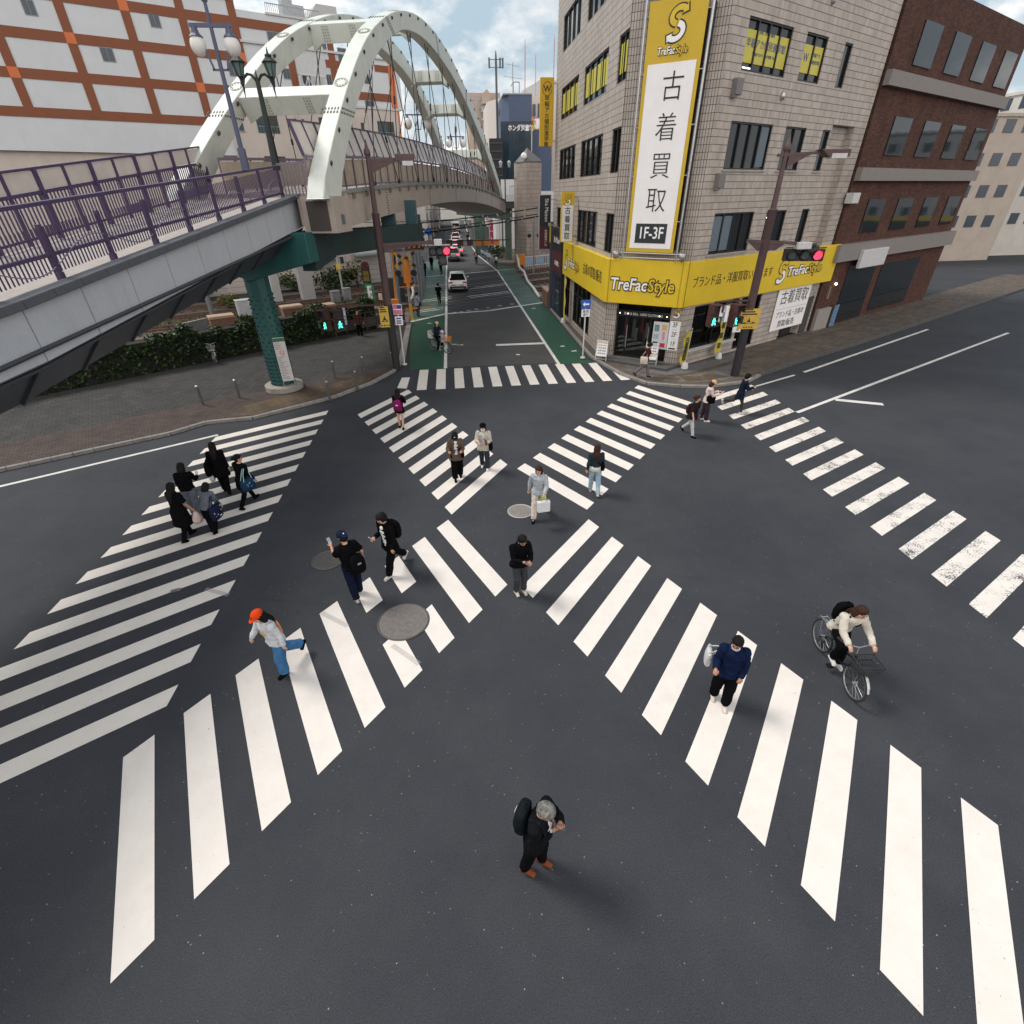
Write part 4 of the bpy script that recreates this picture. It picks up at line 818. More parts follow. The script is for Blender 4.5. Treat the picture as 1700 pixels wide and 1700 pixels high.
for q_ in (0, 1):
    m = MB(); R_ = []
    for i in range(NO+1):
        o_, i_ = CO[i], CI[i]; q = -WZ(o_.y)*q_; R_.append([W3(o_.x, q, o_.y), W3(o_.x, q-RW, o_.y), W3(i_.x, q-RW, i_.y), W3(i_.x, q, i_.y)])
    vs = [v for r in R_ for v in r]; fs = []
    for i in range(NO):
        for j in range(4): fs.append((i*4+j, i*4+(j+1)%4, i*4+4+(j+1)%4, i*4+4+j))
    fs += [(0, 1, 2, 3), (NO*4+3, NO*4+2, NO*4+1, NO*4)]
    m.add(vs, fs); rib = m.build('arch_rib', ARCH, bridge, bevel=.03)
    # bolted splices, climbing lugs and access covers
    m = MB()
    for i in (5, 15, 27, 38, 49):
        o_, i_ = Vector((*CO[i], 0)), Vector((*CI[i], 0)); nx = Vector((*CO[i+1], 0)); tv = (nx-o_).normalized()
        q = -WZ(CO[i].y)*q_
        for r_ in range(2):
            for k in range(9):
                f = (k+.5)/9; p = o_.lerp(i_, f); c = W3(p.x+tv.x*(r_*.22-.1), q+.008, p.y+tv.y*(r_*.22-.1)); m.obb(c, Bn*.012, (Bd*tv.x+Z*tv.y)*.035, (Z*tv.x-Bd*tv.y)*.022)
            for k in range(6):
                c = W3(o_.x+tv.x*(r_*.2-.1), q-.12-.13*k, o_.y+tv.y*(r_*.2-.1)); m.obb(c, Bn*.025, (Bd*tv.x+Z*tv.y)*.06, (Z*tv.x-Bd*tv.y)*.012)
    m.build('splice_bolts', RUSTY, rib)
    m = MB()
    for i in range(2, NO-2, 2):
        o_ = CO[i]; q = -WZ(o_.y)*q_; c = W3(o_.x+.12, q+.02, o_.y-.13)
        tvx = CO[i+1]-o_; tvx.normalize(); a_ = Bd*tvx.x+Z*tvx.y; b_ = Z*tvx.x-Bd*tvx.y
        for sx_ in (-1, 1): m.obb(c+a_*.07*sx_, a_*.008, Bn*.03, b_*.05)
        m.obb(c+b_*.045, a_*.07, Bn*.03, b_*.008); m.obb(c-b_*.045, a_*.07, Bn*.03, b_*.008)
    m.build('climbing_lugs', RUSTY, rib)
    for i in (7, 12, 18, 24):
        m = MB(); o_ = CO[i]; q = -WZ(o_.y)*q_; tvx = CO[i+1]-o_; tvx.normalize(); a_ = Bd*tvx.x+Z*tvx.y; b_ = Z*tvx.x-Bd*tvx.y; c = W3(o_.x, q-RW/2, o_.y)
        m.tube([c+b_*.001+a_*.27*cos(t*pi/10)+Bn*.27*sin(t*pi/10) for t in range(20)], .022, 5, closed=True)
        for t in range(10): p = c+b_*.012+a_*.2*cos(t*pi/5)+Bn*.2*sin(t*pi/5); m.obb(p, a_*.02, Bn*.02, b_*.012)
        m.build('access_cover', M('cover_tan', (.34, .32, .27), .6, var=.2), rib)
def strut(i, hz, flare=.55):
    o_ = CO[i].lerp(CI[i], .5); m = MB(); tvx = CO[min(NO, i+1)]-CO[max(0, i-1)]; tvx.normalize(); up_ = Z*tvx.x-Bd*tvx.y; al = Bd*tvx.x+Z*tvx.y
    c0 = W3(o_.x, -RW, o_.y); c1 = W3(o_.x, -WZ(o_.y), o_.y); h = hz/2; L_ = (c1-c0).length; ax = (c1-c0).normalized()
    prof = [(0, h+.0), (0, -h-flare), (L_*.16, -h), (L_*.84, -h), (L_, -h-flare), (L_, h)]
    pts = [c0+ax*a+up_*b-al*.30 for a, b in prof]; m.extr(pts, al*.60); st = m.build('cross_strut', ARCH, bridge, bevel=.02)
    m = MB()
    for sx_ in (.27, .73):
        for k in range(6):
            for r_ in range(3): m.obb(c0+ax*(L_*sx_+(r_-1)*.12)+up_*(h-.1-k*(2*h-.2)/5)-al*.31, ax*.03, up_*.022, al*.015)
    m.build('splice_bolts', RUSTY if hz > 5 else M('bolt_tan', (.33, .33, .28), .6), st)
for sv, hz in ((1.5, .72), (7.2, .7), (13.5, .68), (23.5, .7), (30.0, .68), (38.5, .7)): strut(min(range(NO), key=lambda i: abs(CO[i].x-sv)), hz, .3)
# girder
m = MB(); NS = 40; R_ = []
for k in range(NS+1):
    s = -.2+49.6*k/NS; R_.append([W3(s, .12, deck_z(s)), W3(s, -BW-RW-.12, deck_z(s)), W3(s, -BW-RW-.12, bot_z(s)), W3(s, .12, bot_z(s))])
vs = [v for r in R_ for v in r]; fs = [(k*4+j, k*4+(j+1)%4, k*4+4+(j+1)%4, k*4+4+j) for k in range(NS) for j in range(4)]+[(0, 1, 2, 3), (NS*4+3, NS*4+2, NS*4+1, NS*4)]
m.add(vs, fs)
m.obb(W3(-.95, -.55, 7.02), Bd*.75, Bn*.66, Z*.62)        # end block under the rib foot
gd = m.build('girder', GIRD, bridge)
m = MB(); m.obb(W3(-1.72, -.55, 6.98), Bd*.02, Bn*.42, Z*.5); m.build('end_recess', M('recess_dark_brown', (.05, .042, .036), .7), gd)
m = MB(); m.obb(W3(-1.0, .125, 6.85), Bd*.14, Bn*.015, Z*.17); m.build('name_plate', M('plate_grey', (.10, .11, .12), .4), gd)
m = MB()
for s in (4.6, 12.8, 20.5, 29, 38):
    for k in range(10): z = bot_z(s)+.08+(deck_z(s)-bot_z(s)-.16)*k/9; m.obb(W3(s+(k%2)*.1, .135, z), Bd*.05, Bn*.02, Z*.016)
m.build('splice_bolts', RUSTY, gd)
m = MB()
for k in range(30): s = .4+k*1.6; m.obb(W3(s, .16, deck_z(s)-.12), Bd*.10, Bn*.05, Z*.10)
m.build('drain_lugs', M('lug_brown', (.16, .13, .115), .6), gd)
m = MB()
for k in range(NS): 
    s0, s1 = -.2+49.6*k/NS, -.2+49.6*(k+1)/NS; m.bar(W3(s0, .14, deck_z(s0)+.05), W3(s1, .14, deck_z(s1)+.05), .12, .14)
m.build('deck_edge', M('deck_edge_grey', (.20, .215, .20), .7, var=.2), gd)
# hangers: crossed thin cables under both ribs
def inner_z(s):
    for a, b in zip(CI, CI[1:]):
        if a.x <= s <= b.x: return a.lerp(b, (s-a.x)/(b.x-a.x+1e-9)).y
    return 8
nh = 0
for q in (-.3, -4.0):
    for k in range(11):
        s = 3.6+k*3.7; 
        for ds in (2.2, -2.2):
            s1 = s+ds
            if s1 > 45 or s1 < 1.5: continue
            zt_ = inner_z(s1)
            if zt_-deck_z(s) < .8: continue
            a = W3(s, .0 if q == -.3 else -BW-.5, deck_z(s)+.05); b = W3(s1, q if q == -.3 else -WZ(zt_)-.3, zt_); m = MB(); m.cyl(a, b, .024, n=5); m.cyl(a, a.lerp(b, .04), .06, n=6)
            c = a.lerp(b, .55 if ds > 0 else .4); 
            if k % 2: m.cyl(c, a.lerp(b, .60 if ds > 0 else .45), .055, n=6)
            m.build('hanger', STEELD, bridge)
# parapet: cream ribbed lower panel, lilac rails and slanted screens above
def parapet(q, s0, s1, side, screens=True):
    m = MB(); n_ = int((s1-s0)/.18)
    for k in range(n_):
        s = s0+(s1-s0)*(k+.5)/n_; m.obb(W3(s, q-.01*(k % 2)*side, deck_z(s)+.62), Bd*(s1-s0)/n_*.5, Bn*.015, Z*.48)
    pn = m.build('parapet_panel', PANELM, bridge)
    m = MB(); n_ = int((s1-s0)/1.15)
    for k in range(n_+1):
        s = s0+(s1-s0)*k/n_; m.obb(W3(s, q+.05*side, deck_z(s)+.62), Bd*.018, Bn*.03, Z*.62)
    k_ = 24
    for k in range(k_):
        a, b = s0+(s1-s0)*k/k_, s0+(s1-s0)*(k+1)/k_
        m.bar(W3(a, q+.04*side, deck_z(a)+1.2), W3(b, q+.04*side, deck_z(b)+1.2), .11, .10); m.bar(W3(a, q+.03*side, deck_z(a)+.16), W3(b, q+.03*side, deck_z(b)+.16), .05, .06)
    m.build('hand_rail', LILAC, bridge)
    if screens:
        m = MB(); m2 = MB(); n_ = int((s1-s0)/1.0)
        for k in range(n_+1):
            s = s0+(s1-s0)*k/n_; a = W3(s, q+.03*side, deck_z(s)+1.25); b = W3(s, q+.33*side*0-.30*side, deck_z(s)+2.3); m.bar(a, b, .10 if k % 2 == 0 else .05, .08, up=Bd)
            if k < n_:
                t_ = s0+(s1-s0)*(k+1)/n_; c = W3(t_, q-.30*side, deck_z(t_)+2.27); e = W3(t_, q+.03*side, deck_z(t_)+1.28); m2.quad(a+Z*.03, e, c, b-Z*.03); m.bar(b, W3(t_, q-.30*side, deck_z(t_)+2.3), .05, .05)
        m.build('screen_frame', PURP, bridge); m2.build('screen_panel', M('milky_screen', (.52, .46, .42), .35, var=.12, scale=2, dirt=.2), bridge)
parapet(-RW-.05, -1.7, 47.5, 1); parapet(-BW+.06, -.5, 47.5, -1, False)
# teal piers
def pier(name, lab, x, y, r, h, bolts=True, ring=True, par=None):
    t = thing(name, lab, 'bridge pier', (x, y, .1))
    m = MB(); m.tube([(0, 0, 0), (0, 0, h)], r, 10); m.build('column', TEAL, t, bevel=.04)
    m = MB()
    for k in range(int((h-.8)/.17) if bolts else 0):
        for j in range(20):
            a = 2*pi*(j+.5*(k % 2)*0)/20; z = .15+k*.17
            if j % 2 == (k % 2) and z > 1.6: continue
            m.obb(((r*.985)*cos(a), (r*.985)*sin(a), z), Vector((cos(a), sin(a), 0))*.04, Vector((-sin(a), cos(a), 0))*.028, (0, 0, .03))
    if bolts: m.build('bolts', TEALD, t)
    if ring: m = MB(); m.tube([(0, 0, -.05), (0, 0, .22), (0, 0, .26)], [r+.33, r+.33, r+.27], 28); m.build('base_ring', M('pier_base_concrete', (.27, .25, .225), .8, var=.25, scale=5, bump=.3, dirt=.5), t, 'a')
    return t
pr = pier('bridge_pier', 'teal bolted steel pier rising from the grey plaza', -8.15, 23.75, .50, 4.9)
m = MB(); c = Vector((0, 0, 0)); ax = Bn
def hx(m, p0, p1, w0, w1, h0, h1, zt0, zt1):       # tapered beam from p0 to p1, top level zt
    dd = (p1-p0).normalized(); sd_ = dd.cross(Z); v = []
    for p, w_, h_, zt_ in ((p0, w0, h0, zt0), (p1, w1, h1, zt1)):
        for a, b in ((-1, -1), (1, -1), (1, 1), (-1, 1)): v.append((p.x+sd_.x*a*w_/2, p.y+sd_.y*a*w_/2, zt_ if b > 0 else zt_-h_))
    m.add(v, [(0, 3, 2, 1), (4, 5, 6, 7), (0, 1, 5, 4), (1, 2, 6, 5), (2, 3, 7, 6), (3, 0, 4, 7)])
hx(m, Vector((-.2, 0, 0)), ax*2.75, 1.0, .85, 1.75, 1.05, 6.35, 6.35); hx(m, Vector((.2, 0, 0)), -ax*2.4, 1.0, .9, 1.75, 1.05, 6.35, 6.35)
m.build('crosshead', TEAL, pr, bevel=.03)
m = MB(); b0 = Vector((0, 0, 0))+ax*2.2
hx(m, ax*2.3+Bd*.3, ax*2.3+Bd*2.4, .6, .6, 1.35, 1.0, 6.28, 6.25); hx(m, ax*2.3+Bd*2.4, ax*4.3+Bd*9.8, .6, .6, .95, .95, 6.25, 6.2); m.build('link_beam', TEALD, pr)
m = MB(); hx(m, ax*3.4+Bd*7.5, ax*3.4+Bd*7.8, .7, .7, 1.75, 1.75, 7.3, 7.3); m.build('upright', M('beam_blue_teal', (.035, .085, .10), .5, var=.15, dirt=.3), pr); m = MB(); hx(m, ax*4.1+Bd*9.3, ax*4.1+Bd*9.6, .6, .6, 1.75, 1.75, 7.3, 7.3); m.build('upright', M('beam_blue_teal', (.035, .085, .10), .5, var=.15, dirt=.3), pr)
m = MB(); m.cyl(ax*3.15+Bd*.6+Z*6.2, ax*3.15+Bd*.6+Z*6.6, .1, n=8); m.build('bearing', STEELD, pr)
nb = thing('notice_board', 'long white notice board strapped to the teal pier', 'notice board', (-7.72, 23.22, .35), radians(17))
m = MB(); m.bx(-.24, .24, -.02, .02, .25, 2.15); m.build('board', M('notice_white', (.52, .50, .49), .5, var=.08), nb)
m = MB(); m.bx(-.235, .235, -.026, -.021, 1.98, 2.13); m.build('green_band', M('notice_green', (.02, .13, .07), .5), nb)
m = MB(); random.seed(3)
for k in range(22):
    z = 1.9-k*.073
    if 1.35 < z < 1.62: continue
    wd = random.uniform(.12, .36); m.bx(-.2, -.2+wd, -.026, -.021, z-.012, z+.012)
m.build('print', M('ink_grey', (.2, .2, .2), .5), nb); m = MB(); m.tube([(.02+.09*cos(i*pi/10), -.024, 1.5+.1*sin(i*pi/10)) for i in range(20)], .01, 4, closed=True); m.bar((-.05, -.024, 1.57), (.09, -.024, 1.43), .016); m.build('red_sign', M('ink_red', (.55, .06, .05), .5), nb)
for x in (-.22, .22): pass
m = MB(); m.bx(-.25, -.21, -.01, .03, -.25, .3); m.bx(.21, .25, -.01, .03, -.25, .3); m.build('leg', CHROME, nb)
for i, (px, py, Y0, lab, dz) in enumerate(((798, 423, 83.5, 'green steel column of the far bridge end, standing beside the road', 6.6), (844.5, 431, 76, 'green steel column of the far bridge end, near the tan lift tower', 6.4))):
    p = G(px, py); t = thing('bridge_column', lab, 'bridge pier', (p.x, p.y, 0)); m = MB(); wq = 1.5 if i == 0 else .8
    m.bx(-wq/2, wq/2, -.5, .5, 0, dz); m.build('column', M('column_grey_green', (.10, .145, .12), .55, var=.2, scale=2, dirt=.5), t, bevel=.05)
    m = MB()
    for z in range(2, int(dz/.3)): m.bx(wq/2-.12, wq/2-.06, -.53, -.5, z*.3, z*.3+.07)
    m.build('bolts', RUSTY, t)
    if i == 1:
        m = MB(); hx(m, Vector((.4, 0, 0)), Vector((-6.5, 3.5, 0)), 1.0, .9, 1.9, .6, 6.6, 5.9); m.build('crosshead', M('column_grey_green', (.10, .145, .12)), t, bevel=.03)
# ---------------------------------------------------------------- footbridge deck coming towards the viewer over the left street
RD = Vector((-.15, -.99, 0)).normalized(); RO = Vector((-5.9, 24.0, 0)); RL = RD.cross(Z)        # RL: to the left side of travel
RL = Vector((RD.y, -RD.x, 0)); RL = -RL if RL.x > 0 else RL
ramp = thing('footbridge_deck', 'grey panelled footbridge deck with purple railings sloping towards the viewer', 'footbridge', (-7, 18, 0), world=True)
rz = lambda s: 7.6-.118*s if s < 14 else 5.95-.05*(s-14)
RWd = 4.0; RLn = 24.0
Wr = lambda s, q, z: RO+RD*s+RL*q+Z*z
FASC = M('fascia_grey_panel', (.40, .415, .445), .6, var=.06, scale=30, bump=.08, dirt=.25)
m = MB(); m2 = MB(); m3 = MB(); m4 = MB(); n_ = 16
for k in range(n_):
    a, b = RLn*k/n_-(.25 if k == 0 else 0), RLn*(k+1)/n_
    m.add([Wr(a+.012, 0, rz(a)-.05), Wr(b-.012, 0, rz(b)-.05), Wr(b-.012, -.0, rz(b)-1.0), Wr(a+.012, -.0, rz(a)-1.0), Wr(a+.012, .1, rz(a)-.05), Wr(b-.012, .1, rz(b)-.05), Wr(b-.012, .1, rz(b)-1.0), Wr(a+.012, .1, rz(a)-1.0)], [(0, 1, 2, 3), (4, 7, 6, 5), (0, 4, 5, 1), (3, 2, 6, 7), (0, 3, 7, 4), (1, 5, 6, 2)])
    for j in range(2): a2, b2 = a+(b-a)*j/2, a+(b-a)*(j+1)/2; m2.bar(Wr(a2+.006, .06, rz(a2)+.03), Wr(b2-.006, .06, rz(b2)+.03), .34, .16)
    m3.add([Wr(a, .1, rz(a)-.02), Wr(b, .1, rz(b)-.02), Wr(b, RWd, rz(b)-.02), Wr(a, RWd, rz(a)-.02)], [(0, 1, 2, 3)])
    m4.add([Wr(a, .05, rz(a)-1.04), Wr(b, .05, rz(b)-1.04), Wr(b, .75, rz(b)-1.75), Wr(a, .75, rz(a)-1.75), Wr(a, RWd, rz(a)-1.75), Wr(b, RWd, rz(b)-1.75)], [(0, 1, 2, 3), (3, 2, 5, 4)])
m3.build('walkway', M('deck_pavers_pale', (.34, .305, .28), .8, var=.12, scale=4, dirt=.2), ramp); m.build('fascia_panel', FASC, ramp); m2.build('cap_stone', M('cap_dark_grey', (.075, .08, .095), .6, var=.12, scale=6), ramp, bevel=.015)
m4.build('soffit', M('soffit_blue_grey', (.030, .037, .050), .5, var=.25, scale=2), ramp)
m = MB()
for k in range(14): a = RLn*k/14; m.bar(Wr(a, .05, rz(a)-1.08), Wr(a+RLn/14, .05, rz(a+RLn/14)-1.08), .07, .05); m.bar(Wr(a, .07, rz(a)-1.1), Wr(a, .76, rz(a)-1.78), .06, .06)
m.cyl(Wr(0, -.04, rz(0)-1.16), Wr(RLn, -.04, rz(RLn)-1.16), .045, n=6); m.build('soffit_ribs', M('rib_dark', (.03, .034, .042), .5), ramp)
def railing(q, s0, s1, hgt, nm, fill=True, base=.06):
    m = MB(); nn = max(2, int((s1-s0)/1.6))
    for k in range(nn+1): s = s0+(s1-s0)*k/nn; m.obb(Wr(s, q, rz(s)+hgt/2), RD*.045, RL*.045, Z*(hgt/2)); m.obb(Wr(s, q, rz(s)+.1), RD*.06, RL*.06, Z*.1)
    for z, w_ in ((hgt, .13), (.14+base, .06)): m.bar(Wr(s0, q, rz(s0)+z), Wr(s1, q, rz(s1)+z), w_, .07)
    m.build('rail_frame', PURP, ramp, bevel=.008)
    m = MB(); nb_ = int((s1-s0)/.10)
    for k in range(nb_): s = s0+(s1-s0)*(k+.5)/nb_; m.bar(Wr(s, q, rz(s)+.2), Wr(s, q, rz(s)+hgt-.05), .022, .022, up=RD)
    m.build('balusters', PURP, ramp)
    m = MB(); h_ = (s1-s0)/nb_             # thin stepped wave fixed on the bars
    for k in range(nb_): s = s0+h_*k; z = .45+.22*sin(s*1.9); z2 = .45+.22*sin((s+h_)*1.9); m.bar(Wr(s, q-.03, rz(s)+z), Wr(s+h_*1.02, q-.03, rz(s+h_)+z2), .014, .02)
    m.build('wave_strip', M('slat_violet', (.16, .13, .20), .45), ramp)
railing(.38, .35, 23.5, 1.05, 'front'); 
# the far side of that deck: railing with cream screens above
q = RWd-.1
m = MB(); m2 = MB(); mm = MB()
for k in range(24):
    s = -1+k*1.05; a = Wr(s, q, rz(s)); m.bar(a, a+Z*1.62, .14 if k % 2 == 0 else .05, .1, up=RD)
    b = Wr(s+1.05, q, rz(s+1.05)); m2.quad(a+Z*1.15, b+Z*1.15, b+Z*1.58, a+Z*1.58); m.bar(a+Z*1.62, b+Z*1.62, .06); m.bar(a+Z*1.1, b+Z*1.1, .08); m.bar(a+Z*.15, b+Z*.15, .06)
    for j in range(8): c = a.lerp(b, j/8); mm.bar(c+Z*.16, c+Z*1.08, .03, .03, up=RD)
m.build('rail_frame', PURP, ramp); m2.build('screen_panel', M('milky_screen', (.5, .45, .4)), ramp); mm.build('balusters', PURP, ramp)
# landing between the deck and the arch span
m = MB(); m.prism([V2(Wr(-.2, .02, 0)), V2(Wr(-.2, RWd, 0)), V2(W3(-.4, -BW-RW, 0)), V2(W3(-.4, -RW*.2-.9, 0)), V2(W3(-1.9, -1.2, 0))], 6.65, 7.56); m.build('landing', GIRD, ramp)
m = MB(); c0, c1 = Wr(.3, .38, 0), W3(-1.7, -RW-.05, 0)
for k in range(9): p = c0.lerp(c1, k/8); m.bar(Vector((p.x, p.y, 7.6)), Vector((p.x, p.y, 8.62)), .04)
m.bar(Vector((c0.x, c0.y, 8.66)), Vector((c1.x, c1.y, 8.72)), .1, .07); m.build('corner_rail', LILAC, ramp)
# ================================================================ buildings and things beyond
FA = Vector((-12, 57, 0)); Pf = lambda s, z, q=0.: FA+D*s+Dn*q+Z*z      # left building front plane; q towards the viewer
WALLW = M('wall_bluish_white', (.54, .565, .59), .7, var=.05, scale=.6, dirt=.12)
PINK = M('wall_pinkish_concrete', (.50, .44, .40), .75, var=.08, scale=.7, dirt=.22)
BROWN = M('band_red_brown', (.20, .062, .025), .7, var=.08, scale=2)
ORANGE = M('band_orange', (.55, .145, .05), .7, var=.05)
BLUEW = M('window_slate', (.045, .065, .085), .2, var=.2)
lb = thing('grid_building', 'white building with red brown grid bands beyond the railway, behind the arches', 'building', (-14, 60, 0), world=True)
m = MB()
def fbox(m, s0, s1, z0, z1, q0, q1, mi=0): c = Pf((s0+s1)/2, (z0+z1)/2, (q0+q1)/2); m.obb(c, D*(s1-s0)/2, Dn*abs(q1-q0)/2, Z*(z1-z0)/2, mi)
fbox(m, -34, 9.6, 14.45, 18.0, -14, 0, 0); fbox(m, -34, -3.75, 10.6, 20.4, -14.2, .02, 0); fbox(m, -3.75, 3.0, 14.45, 19.85, -14.1, .01, 0)
fbox(m, -6.2, 9.0, 0, 14.47, -12, .25, 1); fbox(m, -34, -6.2, 0, 12.7, -12, -.3, 1); m.build('wall', [WALLW, PINK], lb)
m = MB()
for s in (-33.3, -30, -26.4, -22.8, -19.2, -15.3, -11.5, -7.9, -4.3): fbox(m, s, s+.56, 12.7 if s < -6 else 14.5, 20.35, 0, .07)
for z in (13.1, 15.2, 17.3, 19.4): fbox(m, -34, -3.75, z-.56, z, 0, .06)
for s in (-.45, 3.1): fbox(m, s, s+.55, 14.5, 19.4 if s < 3 else 18.9, .01, .075)
fbox(m, -3.75, 3.0, 18.85, 19.4, .01, .065); fbox(m, 2.75, 4.5, 17.0, 17.5, .01, .065); fbox(m, 5.3, 8.5, 15.0, 15.55, .0, .065); fbox(m, 7.2, 8.5, 17.1, 17.55, 0, .065); fbox(m, -.1, .15, 14.5, 18.8, .01, .06)
m.build('grid_band', BROWN, lb)
for s, z in ((-7.9, 15.2), (-4.3, 17.3), (-11.5, 19.4), (-15.3, 17.3), (-19.2, 15.2), (-22.8, 19.4), (-26.4, 17.3)): m = MB(); fbox(m, s-.01, s+.57, z-.57, z+.01, 0, .085); m.build('orange_square', ORANGE, lb)
m = MB(); fbox(m, 8.5, 9.05, 14.5, 17.62, 0, .08); m.build('orange_band', ORANGE, lb); m = MB(); fbox(m, 8.9, 9.06, 11.8, 14.5, .25, .30); m.build('orange_band', ORANGE, lb)
wins = [(-1.66, -.8, 18.05, 18.8, 'slate'), (-5.2, -4.55, 15.85, 16.6, 's'), (4.0, 4.7, 17.5, 18.35, 's'), (2.7, 3.0, 18.2, 18.6, 's'), (.5, 1.2, 15.6, 16.3, 's'), (5.9, 6.7, 14.6, 14.95, 's'), (2.6, 3.0, 15.6, 16.5, 's'), (-9.8, -9.2, 18.2, 18.9, 's'), (-13.5, -12.8, 16, 16.7, 's'), (-17, -16.4, 18, 18.7, 's'), (-1.0, -.5, 16.0, 16.6, 's')]
for a, b, z0, z1, _ in wins:
    m = MB(); fbox(m, a-.05, b+.05, z0-.05, z1+.05, 0, .05); f = m.build('window', M('window_frame_grey', (.25, .27, .29), .5), lb); m = MB(); fbox(m, a, (a+b)/2-.02, z0, z1, .03, .07); fbox(m, (a+b)/2+.02, b, z0, z1, .03, .07); m.build('pane', BLUEW, f)
m = MB(); m.extr([Pf(6.5, 16.95, .07), Pf(6.05, 16.2, .07), Pf(6.6, 16.2, .07)], Dn*-.05); f = m.build('triangle_window', BLUEW, lb)
for a, b, z0, z1 in ((5.05, 5.35, 12.62, 13.3), (-1.08, -.75, 12.6, 13.3), (-.32, -.1, 11.9, 13.3), (3.3, 3.6, 12.4, 13.3), (-5.6, -5.2, 12.3, 13.2), (2.4, 2.7, 12.0, 13.2)):
    m = MB(); fbox(m, a, b, z0, z1, .2, .27); f = m.build('window', BLUEW, lb); m = MB(); fbox(m, a-.05, b+.05, z0-.08, z0-.02, .2, .32); m.build('sill', M('window_frame_grey', (.25, .27, .29)), f)
for a, b in ((6.7, 8.35), (-4.1, -2.35), (1.2, 2.0)):
    for z0 in (12.2, 9.3, 6.4, 3.4) if a > 0 else (12.2, 9.3, 6.4):
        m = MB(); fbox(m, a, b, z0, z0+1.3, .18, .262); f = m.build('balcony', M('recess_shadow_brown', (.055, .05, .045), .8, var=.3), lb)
        m = MB(); fbox(m, a+.1, a+.1+(b-a)*.5, z0+.1, z0+1.15, .24, .275); m.build('pane', BLUEW, f); m = MB()
        for k in range(9): fbox(m, a+(b-a)*k/8-.015, a+(b-a)*k/8+.015, z0, z0+.45, .27, .30)
        fbox(m, a, b, z0+.43, z0+.48, .26, .31); m.build('railing', M('balcony_teal_rail', (.12, .26, .25), .5), f)
m = MB(); fbox(m, -6.2, 9.05, 14.35, 14.5, .2, .33); fbox(m, -3.9, 9.7, 17.95, 18.1, -.2, .15); fbox(m, -34, -3.7, 20.3, 20.5, -.2, .12); fbox(m, -1.5, 3.05, 19.82, 19.95, -.2, .1); m.build('coping', M('coping_light', (.5, .5, .5), .7, var=.1), lb)
m = MB()
for k in range(30): s = -1.4+k*.15; fbox(m, s-.015, s+.015, 19.9, 20.5, -.05, 0)
fbox(m, -1.4, 2.9, 20.47, 20.53, -.06, .01); fbox(m, .2, 2.0, 19.9, 20.9, -2, -1); fbox(m, .3, 1.1, 20.9, 21.3, -2, -1); m.build('roof_plant', M('roof_grey', (.33, .35, .37), .6, var=.2), lb)
m = MB(); m.extr([Pf(2.3, 19.9, -1), Pf(2.3, 20.3, -1), Pf(3.1, 21.2, -1), Pf(4.8, 21.2, -1), Pf(4.8, 19.9, -1)], Dn*-3); m.build('roof_shed', M('shed_grey', (.42, .42, .42), .6, var=.1), lb)
m = MB()
for z in (14.6, 17.1): 
    for k in range(4): m.bar(Pf(.1+k*.75, z-(0 if z < 16 else .9), .5), Pf(.1+k*.75, 16.3, .5), .06)
for k in range(3):
    m.bar(Pf(.1+k*.75, 14.7, .5), Pf(.85+k*.75, 16.2, .5), .05); m.bar(Pf(.85+k*.75, 14.7, .5), Pf(.1+k*.75, 16.2, .5), .05)
m.bar(Pf(.1, 16.3, .5), Pf(2.4, 16.3, .5), .08); m.bar(Pf(.1, 14.6, .5), Pf(2.4, 14.6, .5), .08); m.build('stair_frame', M('frame_white', (.6, .6, .6), .5), lb)
m = MB(); fbox(m, -.2, 2.7, 14.5, 19.5, .012, .06); m.build('corrugated_shaft', M('corrugated_grey', (.48, .49, .50), .5, var=.08), lb)
m = MB()
for s in (-.7, 5.9): m.cyl(Pf(s, 0, .35), Pf(s, 14, .35), .05, n=6)
m.build('downpipe', M('pipe_pale', (.5, .5, .5), .5), lb)
# lower white building right of it under the bridge
t = thing('low_white_building', 'low pale wall building behind the railway under the tan girder', 'building', (-10, 57, 0), world=True)
m = MB(); fbox(m, -4, 6.6, 0, 5.6, 1.4, .3); fbox(m, 1.0, 1.6, 0, 5.6, 1.62, 1.2, 1); m.build('wall', [M('wall_offwhite', (.56, .53, .49), .8, var=.08, scale=.8, dirt=.25), PINK], t)
for a, z in ((.5, 2.0), (-2.2, 2.2), (3.2, 3.0)):
    m = MB(); fbox(m, a, a+.35, z, z+.6, 1.35, 1.43); f = m.build('window', BLUEW, t)
m = MB(); fbox(m, -.6, .1, 2.5, 3.0, 1.4, 1.9); m.build('air_conditioner', M('ac_white', (.6, .6, .58), .5), t, bevel=.03)
m = MB(); fbox(m, 1.9, 4.4, 2.6, 2.75, 1.4, 2.4); m.build('awning', M('awning_blue_grey', (.25, .30, .34), .5), t)
